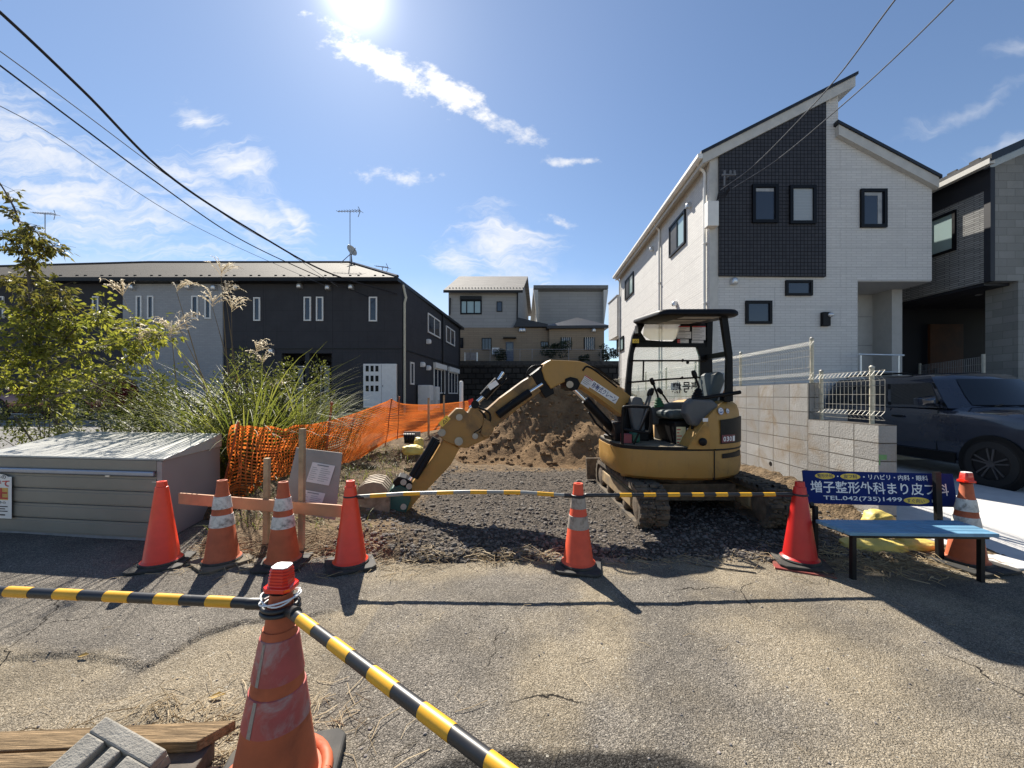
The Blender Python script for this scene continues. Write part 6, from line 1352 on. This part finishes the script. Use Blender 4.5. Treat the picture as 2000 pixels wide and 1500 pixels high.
# ================================================================== CARS
def car(name, loc, yaw, L, W, H, label, paint, rim, cat='car', z_belt=.98, hood=1.0, suv=True):
    rk = .52 if suv else 1.0
    t = thing(name, loc, label, cat); q = Matrix.Rotation(yaw, 3, 'Z'); o = Vector(loc)
    def T(x, y, z): return o + q @ Vector((x, y, z))
    hl, hw = L / 2, W / 2; gx0 = hl - 1.28; gx1 = -hl + .12
    st = [(-hl, .80, .42, .90, .95), (-hl + .05, .93, .34, z_belt - .04, z_belt), (-hl + .6, 1.0, .27, z_belt + .02, z_belt + .06), (0, 1.0, .25, z_belt, z_belt + .05), (gx0 - .05, 1.0, .25, z_belt - .02, z_belt + .04), (gx0 + .4, .99, .27, z_belt - .05, z_belt + .01), (hl - .35, .95, .28, z_belt - .12, z_belt - .05), (hl - .06, .86, .34, z_belt - .24, z_belt - .16), (hl, .76, .42, .66, .70)]
    rings = []
    for x, k, z0, zs, zt in st:
        w = hw * k; r = []
        half = [(w * .90, z0), (w * .985, z0 + .10), (w, (z0 + zs) * .5), (w * .985, zs - .08), (w * .95, zs), (w * .80, zt - .005), (w * .4, zt + .02)]
        rings.append([T(x, y, z) for y, z in half] + [T(x, -y, z) for y, z in half[::-1]])
    body = MB().loft(rings).build('body', paint, t, smooth=38)
    lv = [(gx0, gx1, hw * .93, z_belt + .02), (gx0 - .28 * rk, gx1 + .03, hw * .90, z_belt + (H - z_belt) * .32), (gx0 - .62 * rk, gx1 + .14, hw * .82, H - .14), (gx0 - .80 * rk, gx1 + .22, hw * .76, H - .05), (gx0 - 1.0 * rk, gx1 + .36, hw * .62, H)]
    rg = []
    for x0, x1, w, z in lv:
        c = .10; rg.append([T(*p) for p in ((x0 - c * 2.2, w, z), (x0 - .05, w * .75, z), (x0 + .02, 0, z), (x0 - .05, -w * .75, z), (x0 - c * 2.2, -w, z), (x1 + c, -w, z), (x1, -w * .8, z), (x1, w * .8, z), (x1 + c, w, z))])
    MB().loft(rg).build('cabin', paint, t, smooth=30)
    for sgn in (1, -1):
        def sidep(f, g, d=.006):   # f along, g up on the side glass
            k = g; x0 = (gx0 - .34) * (1 - k) + (gx0 - .28 - .58 * rk) * k; x1 = (gx1 + .16) * (1 - k) + (gx1 + .30) * k; zz = z_belt + .07 + (H - .17 - z_belt - .07) * k
            if zz < lv[1][3]: u = (zz - lv[0][3]) / (lv[1][3] - lv[0][3]); w = lv[0][2] + (lv[1][2] - lv[0][2]) * u
            else: u = (zz - lv[1][3]) / (lv[2][3] - lv[1][3]); w = lv[1][2] + (lv[2][2] - lv[1][2]) * u
            return T(x0 + (x1 - x0) * f, sgn * (w + d), zz)
        for f0, f1 in ((.0, .36), (.39, .72), (.755, .97)):
            mb = MB(); N_ = 4; mb.add([sidep(f0 + (f1 - f0) * i / N_, j / N_) for j in range(N_ + 1) for i in range(N_ + 1)], [(j * 5 + i, j * 5 + i + 1, j * 5 + i + 6, j * 5 + i + 5) for j in range(N_) for i in range(N_)]); mb.build('side_window', M['car_glass'], t)
        mb = MB()
        for f in (.375, .74, -.02):
            a, b = sidep(f - .012, -.05, .004), sidep(f - .012, 1, .004); c, d = sidep(f + .012, 1, .004), sidep(f + .012, -.05, .004); mb.add([a, b, c, d], [(0, 1, 2, 3)])
        mb.build('pillar_trim', M['car_trim'], t)
        for x in (-.05 - .1, -1.0):
            mb = MB(); mb.tube([T(x - .1, sgn * (hw + .004), z_belt - .14), T(x - .07, sgn * (hw + .035), z_belt - .14), T(x + .07, sgn * (hw + .035), z_belt - .14), T(x + .1, sgn * (hw + .004), z_belt - .14)], .016, 8); mb.build('door_handle', M['car_trim'], t, smooth=60)
        mb = MB()
        for x in (gx0 - .35, -.32, -1.12): mb.bar(T(x, sgn * (hw + .001), .40), T(x, sgn * (hw * .97), z_belt), .008, .008)
        mb.build('door_seam', M['car_trim'], t)
        mm = MB(); c_ = T(gx0 - .42, sgn * (hw + .13), z_belt + .13); rr = [[c_ + q @ Vector((xx, y * sgn, z)) for y, z in ((-.13 * k, -.08 * k), (.12 * k, -.07 * k), (.14 * k, .06 * k), (-.12 * k, .10 * k))] for xx, k in ((-.07, .85), (.0, 1), (.08, .9), (.13, .4))]; mm.loft(rr); mm.bar(T(gx0 - .40, sgn * hw * .93, z_belt + .06), T(gx0 - .40, sgn * (hw + .05), z_belt + .10), .08, .05); mm.build('mirror', paint, t, smooth=50, bevel=.01)
        for x, nm in ((hl - .88, 'f'), (-hl + .82, 'r')):
            c_ = T(x, sgn * (hw - .10), .345); axw = q @ Vector((0, sgn, 0))
            MB().lathe([(.425, .07), (.425, .108), (.36, .112), (.36, .07)], c_, 28, axw).build('wheel_arch', M['car_trim'], t, smooth=40)
            mb = MB(); mb.lathe([(.365, .02), (.365, .1085), (.001, .1085)], c_, 28, axw); mb.build('arch_liner', M['black'], t)
            wh_ = MB().lathe([(.25, -.1), (.33, -.09), (.345, -.03), (.345, .075), (.33, .115), (.245, .122), (.235, .10)], c_, 32, axw).build('wheel', M['tyre'], t, smooth=40)
            mb = MB(); mb.lathe([(.235, .0), (.245, .118), (.232, .122), (.222, .06), (.001, .05)], c_, 32, axw); rm = mb.build('rim', M['black'] if suv else rim, wh_, smooth=40)
            mb = MB()
            for k in range(5):
                a = 2 * math.pi * k / 5 + .3; d = Vector((math.cos(a), 0, math.sin(a))); e = Vector((-math.sin(a), 0, math.cos(a)))
                for s2 in (-1, 1): 
                    p0 = c_ + axw * .105 + q @ (d * .04 + e * .012 * s2); p1 = c_ + axw * .118 + q @ (d * .225 + e * .042 * s2); mb.bar(p0, p1, .022, .022, axw)
            mb.lathe([(.055, .10), (.05, .122), (.001, .124)], c_, 16, axw); mb.build('spoke', rim, rm, smooth=40)
        MB().prism([T(hl - .03, sgn * hw * .50, .64), T(hl - .10, sgn * hw * .88, .66), T(hl - .16, sgn * hw * .9, .79), T(hl - .10, sgn * hw * .5, .78)], q @ Vector((.03, 0, 0))).build('headlight', M['glass_pale'], t)
        mb = MB(); mb.bar(T(hl - 1.35, sgn * (hw - .0), .36), T(-hl + 1.3, sgn * (hw - .0), .36), .02, .16); mb.build('sill_cladding', M['car_trim'], t)
        if suv: MB().tube([T(gx0 - 1.0, sgn * hw * .70, H - .01), T(gx0 - 1.1, sgn * hw * .70, H + .03), T(gx1 + .55, sgn * hw * .70, H + .03), T(gx1 + .45, sgn * hw * .70, H - .01)], .016, 8).build('roof_rail', M['car_trim'], t, smooth=50)
    def wsp(f, g, d=.010):
        z = lv[0][3] + .05 + (H - .12 - lv[0][3] - .05) * g
        for i in range(3):
            if lv[i][3] <= z <= lv[i + 1][3]: u = (z - lv[i][3]) / (lv[i + 1][3] - lv[i][3]); x0 = lv[i][0] + (lv[i + 1][0] - lv[i][0]) * u; w = lv[i][2] + (lv[i + 1][2] - lv[i][2]) * u; break
        return T(x0 + .02 - .07 * abs(f) ** 2 + d, f * w * .74, z + d)
    mb = MB(); mb.add([wsp(-1 + i / 4, j / 5) for j in range(6) for i in range(9)], [(j * 9 + i, j * 9 + i + 1, j * 9 + i + 10, j * 9 + i + 9) for j in range(5) for i in range(8)]); mb.build('windscreen', M['car_glass'], t, smooth=180)
    mb = MB(); mb.bar(T(hl + .005, -hw * .45, .62), T(hl + .005, hw * .45, .62), .02, .14); mb.build('grille', M['car_trim'], t)
    mb = MB(); mb.bar(T(gx0 + .02, -.4, z_belt + .06), T(gx0 - .12, .15, z_belt + .14), .012, .012); mb.build('wiper', M['car_trim'], t)
    return t
car('parked_car', (8.02, 7.02, .085), R(-90), 4.26, 1.82, 1.75, 'dark navy compact suv parked nose-out on the driveway behind the block wall', M['car_navy'], M['rim_black'], z_belt=1.13)
car('parked_car', (-15.9, 13.8, .60), R(180), 4.4, 1.7, 1.5, 'red car mostly hidden behind the roadside plants', M['car_red'], M['rim'], z_belt=.92, suv=False)

# ================================================================== OVERHEAD CABLES
def cable(px_pts, r, m, label, extra=(), grp='overhead cables'):
    pts = curve([P(*p) for p in px_pts] + [Vector(e) for e in extra], 14); t = thing('overhead_cable', pts[-1], label, 'cable', grp); MB().tube(pts, r, 6).build('strand', m, t, smooth=180)
cable([(-160, -110, 6.4), (0, 24, 7), (165, 180, 8.2), (330, 343, 10), (500, 455, 12.5), (640, 532, 15), (775, 574, 16.9)], .030, M['wire'], 'thickest black cable running from the upper left down to the apartment corner')
cable([(-160, 10, 6.4), (0, 128, 7), (165, 252, 8.3), (300, 352, 10), (460, 462, 12.6), (600, 530, 15.2), (720, 580, 16.9)], .017, M['wire'], 'medium black cable just below the thickest one on the left')
cable([(-160, -10, 6.4), (0, 100, 7), (165, 222, 8.4), (330, 345, 10.6), (470, 440, 13), (560, 492, 15), (660, 560, 16.9)], .010, M['wire_pale'], 'thin cable between the two black cables on the left')
cable([(-160, 130, 6.4), (0, 207, 7), (110, 268, 8), (230, 350, 9.6), (350, 425, 11.5), (480, 490, 14), (640, 560, 16.9)], .008, M['wire_pale'], 'faintest lowest thin cable on the left')
cable([(1900, -190, 3.7), (1748, 0, 4.5), (1640, 145, 5.6), (1560, 235, 6.7), (1470, 325, 8.0), (1407, 371, 8.78)], .010, M['wire_pale'], 'twisted service cable reaching the bracket on the white house, upper of two')
cable([(2030, -170, 3.7), (1862, 0, 4.5), (1740, 120, 5.4), (1640, 210, 6.5), (1520, 310, 7.8), (1430, 368, 8.75)], .010, M['wire_pale'], 'twisted service cable reaching the tile panel of the white house, lower of two')
# ================================================================== PLANTS
def leaf_quads(pts, dirs, ln, wd, rr, droop=.35):
    """many small folded leaves -> verts, faces"""
    V_, F_ = [], []
    for p, d in zip(pts, dirs):
        d = Vector(d) + Vector((rr.gauss(0, .35), rr.gauss(0, .35), rr.gauss(-droop, .35))); d.normalize(); s = d.cross(Vector((rr.gauss(0, 1), rr.gauss(0, 1), rr.gauss(0, 1)))).normalized(); n = d.cross(s)
        l = ln * rr.uniform(.6, 1.25); w = wd * rr.uniform(.7, 1.2) * .5; b = len(V_); p = Vector(p)
        V_ += [p, p + d * l * .45 + s * w + n * w * .35, p + d * l - Z_ * l * .12, p + d * l * .45 - s * w + n * w * .35]; F_ += [(b, b + 1, b + 2), (b, b + 2, b + 3)]
    return V_, F_
def foliage(name, m, par, V_, F_): mb = MB(); mb.add(V_, F_); return mb.build(name, m, par, fix=False)
# cherry tree behind the bin
TY = 6.7; rr = random.Random(11)
tr = thing('tree', P(108, 800, TY), 'slender leafy tree with yellow-green leaves rising at the far left', 'tree')
limbs = [([(112, 830), (100, 770), (84, 700), (72, 640), (62, 590), (55, 530), (48, 480), (40, 440), (22, 395), (-5, 350)], .040, .010),
         ([(55, 530), (75, 505), (95, 485), (108, 478)], .010, .004), ([(62, 590), (40, 560), (10, 545), (-20, 540)], .012, .004), ([(52, 500), (30, 470), (5, 455)], .010, .004),
         ([(48, 480), (62, 455), (72, 440)], .008, .003), ([(72, 640), (100, 610), (120, 590), (130, 600)], .014, .005), ([(72, 640), (45, 620), (15, 600)], .014, .005),
         ([(84, 700), (120, 670), (150, 640), (185, 625), (220, 632)], .018, .005), ([(90, 730), (140, 700), (190, 680), (240, 668), (290, 655), (330, 655)], .018, .005), ([(98, 760), (60, 720), (25, 690), (-10, 680)], .018, .006),
         ([(96, 752), (150, 735), (210, 715), (265, 690), (300, 660)], .018, .005), ([(84, 690), (60, 660), (25, 650)], .014, .005), ([(104, 790), (60, 760), (20, 745), (-15, 730)], .016, .005), ([(100, 770), (150, 765), (200, 752), (250, 722)], .016, .005),
         ([(66, 610), (90, 575), (110, 560), (125, 575)], .010, .004), ([(120, 670), (130, 640), (150, 610)], .01, .004), ([(240, 668), (262, 640), (285, 632)], .008, .003), ([(190, 625), (200, 605)], .008, .003)]
mbT = MB(); LP_, LD_, LU = [], [], []
for li, (pts, r0, r1) in enumerate(limbs):
    dep = 0 if li == 0 else rr.uniform(-.9, .9); n = len(pts)
    w = curve([P(x, y, TY + dep * k / (n - 1)) for k, (x, y) in enumerate(pts)], 5); k = len(w); mbT.tube(w, [r0 + (r1 - r0) * i / (k - 1) for i in range(k)], 7)
    for i in range(k):
        u = i / (k - 1)
        if li == 0 and u < .32: continue
        top = w[i].z > 3.0
        for _ in range(3 if li == 0 else 4):
            L_ = rr.uniform(.12, .42) * (.7 if top else 1); d = Vector((rr.gauss(0, 1), rr.gauss(0, 1), rr.gauss(.15, .7))).normalized()
            a = w[i]; b = a + d * L_ + Z_ * -.04; mbT.tube([a, a.lerp(b, .6) + Z_ * .02, b], [.004, .003, .002], 3, False)
            nl = rr.randint(4, 7) if not top else rr.randint(3, 5)
            for j in range(nl): f = rr.uniform(.25, 1.05); (LP_ if not top else LU).append((a.lerp(b, f) + Vector((rr.gauss(0, .015), rr.gauss(0, .015), 0)), d + Vector((rr.gauss(0, .6), rr.gauss(0, .6), 0))))
mbT.build('trunk', M['bark'], tr, smooth=60)
V_, F_ = leaf_quads([p for p, d in LP_], [d for p, d in LP_], .105, .05, rr, .5); foliage('crown', M['leaf_tree'], tr, V_, F_)
V_, F_ = leaf_quads([p for p, d in LU], [d for p, d in LU], .105, .048, rr, .8); foliage('crown_top', M['leaf_dark'], tr, V_, F_)

# pampas grass clumps with plumes
def blade_strip(mb, p, d, ln, w, rr, bend=1.0, n=6):
    d = Vector(d); s = Vector((-d.y, d.x, 0)); s = s.normalized() if s.length > .01 else X_; vs = []; q = Vector(p); v = (Vector((d.x * .35, d.y * .35, 1))).normalized(); st = ln / n
    for k in range(n + 1):
        ww = w * (1 - (k / n) ** 1.6) + .0008; vs += [q - s * ww * .5, q + s * ww * .5]
        v = (v + Vector((d.x, d.y, -.75)) * (bend * .9 / n) * (.5 + 1.6 * k / n)).normalized(); q = q + v * st
    mb.add(vs, [(2 * k, 2 * k + 1, 2 * k + 3, 2 * k + 2) for k in range(n)])
def plume(mb, p, d, ln, rr, n=16):
    d = Vector(d).normalized()
    for k in range(n):
        f = rr.random(); a = p + Z_ * ln * .35 * f; az = rr.gauss(math.atan2(d.y, d.x), .9); dd = Vector((math.cos(az), math.sin(az), rr.uniform(.6, 1.5))).normalized(); L_ = ln * rr.uniform(.55, 1.0)
        pts = [a, a + dd * L_ * .45, a + dd * L_ * .8 + Vector((dd.x, dd.y, -.35)) * L_ * .12, a + dd * L_ + Vector((dd.x, dd.y, -.9)) * L_ * .28]
        mb.tube(pts, [.0025, .0042, .0042, .001], 3, False)
        for q in range(9): 
            b = pts[1].lerp(pts[2], q / 8) if q < 5 else pts[2].lerp(pts[3], (q - 4) / 5); e = b + Vector((rr.gauss(0, .02), rr.gauss(0, .02), rr.gauss(0, .02))) ; mb.add([b, b + dd * .012, e], [(0, 1, 2)])
def pampas(x, y, z, label, stalks, nb, rr, spread=.25, ln=(.9, 1.5)):
    t = thing('pampas_grass', (x, y, z), label, 'pampas grass', 'pampas grass clumps by the bin'); mb = MB()
    for _ in range(nb): a = rr.uniform(0, 6.28); b = rr.uniform(0, spread); blade_strip(mb, (x + b * math.cos(a), y + b * math.sin(a), z), (math.cos(a), math.sin(a)), rr.uniform(*ln), rr.uniform(.014, .026), rr, rr.uniform(.6, 1.7), 8)
    mb.build('leaf_blades', M['blade'], t, fix=False); ms, mp = MB(), MB()
    for (px, py, Y, dx) in stalks:
        e = P(px, py, Y); b = Vector((x + rr.gauss(0, .12), y + rr.gauss(0, .1), z)); m1 = b.lerp(e, .55) + Vector((-.04 * dx, 0, .08)); ms.tube(curve([b, m1, e], 6), [.007] * 10 + [.004] * 3, 5, False); plume(mp, e, (dx, rr.gauss(0, .3), 0), .32, rr, 13)
        for k in range(3): q = b.lerp(e, rr.uniform(.2, .6)); a = rr.uniform(0, 6.28); blade_strip(mp if False else ms, q, (math.cos(a), math.sin(a)), rr.uniform(.4, .7), .009, rr, 1.2)
    ms.build('stalks', M['stem'], t, fix=False); mp.build('plumes', M['plume'], t, fix=False)
rr = random.Random(23)
pampas(-3.95, 5.75, .22, 'tallest pampas clump with several pale plumes rising above the bin', [(432, 540, 5.9, .6), (345, 570, 5.7, .2), (350, 640, 5.6, -.1), (415, 600, 5.9, .2), (452, 610, 5.8, .8), (440, 575, 6.0, .05), (330, 660, 5.5, .1)], 330, rr, .45, (1.3, 2.7))
pampas(-5.0, 6.0, .22, 'pampas clump among the tree branches, its plume against the pale apartment section', [(240, 580, 6.0, .1), (335, 655, 5.8, -.3), (270, 670, 5.9, .3)], 240, rr, .4, (1.2, 2.4))
pampas(-3.65, 6.8, .30, 'low arching pampas clump with short plumes in front of the apartment doors', [(500, 690, 6.8, .1), (512, 712, 6.7, .4), (540, 765, 6.8, .9)], 330, rr, .35, (1.0, 2.0))
pampas(-4.2, 6.5, .30, 'arching grass clump between the tall plume stalks and the apartment front', [], 260, rr, .5, (1.4, 2.6))
pampas(-6.1, 6.3, .22, 'thick grass clump under the lower tree branches', [], 220, rr, .5, (.8, 1.6))

# shrubs behind the bin
def shrub(c_, rx, ry, rz, n, label, m, rr, name='shrub', ln=.055, grp='shrubs behind the bin', stems=14, wd=None):
    c_ = Vector(c_); t = thing(name, c_ - Z_ * rz, label, 'shrub', grp); mb = MB(); pts, ds = [], []
    clumps = [(Vector((rr.gauss(0, .5), rr.gauss(0, .5), rr.uniform(-.6, .8))), rr.uniform(.22, .42)) for _ in range(max(8, n // 130))]
    for k, (u, s) in enumerate(clumps):
        b = c_ + Vector((u.x * rx, u.y * ry, u.z * rz)); mb.tube(curve([c_ + Vector((rr.gauss(0, .1 * rx), rr.gauss(0, .1 * ry), -rz)), c_.lerp(b, .5) - Z_ * rz * .3, b], 3), .006, 4, False)
        for _ in range(n // len(clumps)): 
            d = Vector((rr.gauss(0, 1), rr.gauss(0, 1), rr.gauss(0, 1))).normalized(); p = b + Vector((d.x * rx, d.y * ry, d.z * rz)) * s * rr.uniform(.5, 1.1); pts.append(p); ds.append(d + Z_ * .3)
    mb.build('stems', M['bark'], t); V_, F_ = leaf_quads(pts, ds, ln, wd or ln * .5, rr, .2); foliage('leaves', m, t, V_, F_)
rr = random.Random(31)
for k, (x, y, z, rx, ry, rz, n, lab) in enumerate([(-4.1, 5.45, .98, .60, .35, .80, 2300, 'leafy dark shrub right behind the bin lid'), (-4.0, 6.6, 1.0, .55, .35, .80, 2200, 'tangled green shrub behind the bin, just left of the orange net'), (-5.2, 5.8, .98, .65, .4, .80, 2300, 'shrub at the rear left corner of the bin'),
      (-6.4, 6.2, .95, .8, .45, .80, 2200, 'low shrub under the cherry tree branches'), (-7.8, 6.5, .80, .9, .5, .7, 2400, 'shrub at the foot of the cherry tree'), (-4.7, 6.9, 1.25, .7, .4, .95, 1500, 'tall leafy weeds standing behind the pampas clumps, nearer the tree'), (-3.75, 7.3, 1.25, .6, .4, .90, 1300, 'tall leafy weeds in front of the apartment entrance recess'), (-3.0, 7.6, .75, .4, .35, .42, 1000, 'low weedy shrub behind the middle of the orange net')]):
    shrub((x, y, z), rx, ry, rz, n, lab, M['leaf_shrub'], rr)
for x, y, s_, lab in ((1081, 684, 1.0, 'dark rounded bush before the tan wing windows on the terrace'), (1186, 690, .8, 'dark bush beside the white house corner on the terrace'), (978, 695, .55, 'small dark bush below the outdoor unit on the terrace'), (1140, 703, .45, 'low weedy bush at the terrace fence between the two larger bushes')):
    p = P(x, y, 31.4); shrub(p, 1.05 * s_, .5, .8 * s_, int(1500 * s_), lab, M['leaf_bush'], rr, 'bush', .16, 'bushes on the terrace')
# weeds, straw and fallen leaves
rr = random.Random(41); mb = MB()
for _ in range(2600):
    x = rr.uniform(-4.8, -1.3); y = rr.uniform(3.75, 8.0)
    if x < -3.3 and y < 5.0 and x > -6 : 
        if y < 5.0 and x < -3.45: continue
    if rr.random() > sst(-1.0, -2.2, x) * .9 + .03: continue
    a = rr.uniform(0, 6.28); blade_strip(mb, (x, y, lot_h(x, y) - .01), (math.cos(a), math.sin(a)), rr.uniform(.06, .26), rr.uniform(.004, .009), rr, 1.2, 4)
for _ in range(700):
    x = rr.uniform(-9.5, -5.9); y = rr.uniform(4.6, 7.2); a = rr.uniform(0, 6.28); blade_strip(mb, (x, y, .12), (math.cos(a), math.sin(a)), rr.uniform(.3, .8), rr.uniform(.007, .014), rr, 1.2, 5)
tag(mb.build('weeds', M['blade'], fix=False), 'straggling grass and weeds on the bank under the net', 'weeds', kind='stuff')
mb = MB()
def straw(x, y, z, rr, ln=(.06, .22), r=(.0011, .0022)):
    a = rr.uniform(0, 6.28); L_ = rr.uniform(*ln); d = Vector((math.cos(a), math.sin(a), rr.uniform(.0, .35))); e = Vector((math.cos(a + rr.gauss(0, .6)), math.sin(a + rr.gauss(0, .6)), rr.uniform(-.3, .15))); p = Vector((x, y, z + .004)); q = p + d * L_ * .5; mb.tube([p, q, q + e * L_ * .5], rr.uniform(*r), 3, False)
for _ in range(330): x = rr.gauss(-1.25, .32); y = rr.gauss(1.66, .12); straw(x, y, max(0, road_h(x, y)), rr)
for _ in range(300): straw(rr.gauss(-1.03, .10), rr.gauss(1.40, .09), .0, rr, (.04, .14))
for _ in range(900): x = rr.gauss(3.2, .42); y = rr.gauss(3.42, .14); straw(x, y, max(lot_h(x, y), road_h(x, y), 0), rr, (.06, .20), (.0015, .003))
for _ in range(520): x = rr.uniform(-3.2, -.7); y = rr.gauss(3.42, .16); straw(x, y, max(lot_h(x, y), road_h(x, y)), rr, (.06, .22), (.0014, .0026))
for _ in range(360): x = rr.uniform(-1.6, 3.3); y = rr.gauss(3.40, .05); straw(x, y, max(lot_h(x, y), road_h(x, y)), rr, (.05, .18), (.0013, .0024))
for cx_ in (.0, .30, -.3):
    for _ in range(45): x = rr.gauss(cx_, .07); y = rr.gauss(3.45, .03); straw(x, y, max(lot_h(x, y), road_h(x, y)), rr, (.06, .2), (.0015, .0028))
for _ in range(90): x = rr.uniform(-2.9, 3.0); y = rr.uniform(1.3, 3.2); straw(x, y, road_h(x, y), rr, (.03, .12), (.0008, .0014))
tag(mb.build('straw', M['straw'], fix=False), 'dry straw and stalks scattered over the ground', 'straw', kind='stuff')
t_n = 0
for x, y, s_, lab in ((-2.36, 2.14, .03, 'yellow fallen leaf at the edge of the asphalt layer'), (-1.42, 1.87, .04, 'long yellow leaf among the straw by the planks'), (-1.13, 2.35, .035, 'small tan leaf beside the foreground cone')):
    t = thing('fallen_leaf', (x, y, .02), lab, 'leaf', 'fallen leaves on the asphalt'); mb = MB(); z = road_h(x, y) + .006; mb.add([(x - s_, y, z), (x - s_ * .2, y - s_ * .35, z + .006), (x + s_, y + s_ * .2, z + .012), (x, y + s_ * .45, z + .016)], [(0, 1, 2), (0, 2, 3)]); mb.build('blade', M['leaf_fallen'], t, fix=False)
t = thing('ground_stick', (1.95, 3.3, .01), 'thin dark stick lying on the asphalt near the deep red cone', 'stick'); MB().tube([(1.36, 3.42, .03), (1.55, 3.33, .012), (1.75, 3.24, .008), (1.98, 3.16, .008)], .006, 6).build('stick_body', M['bark'], t, smooth=60)
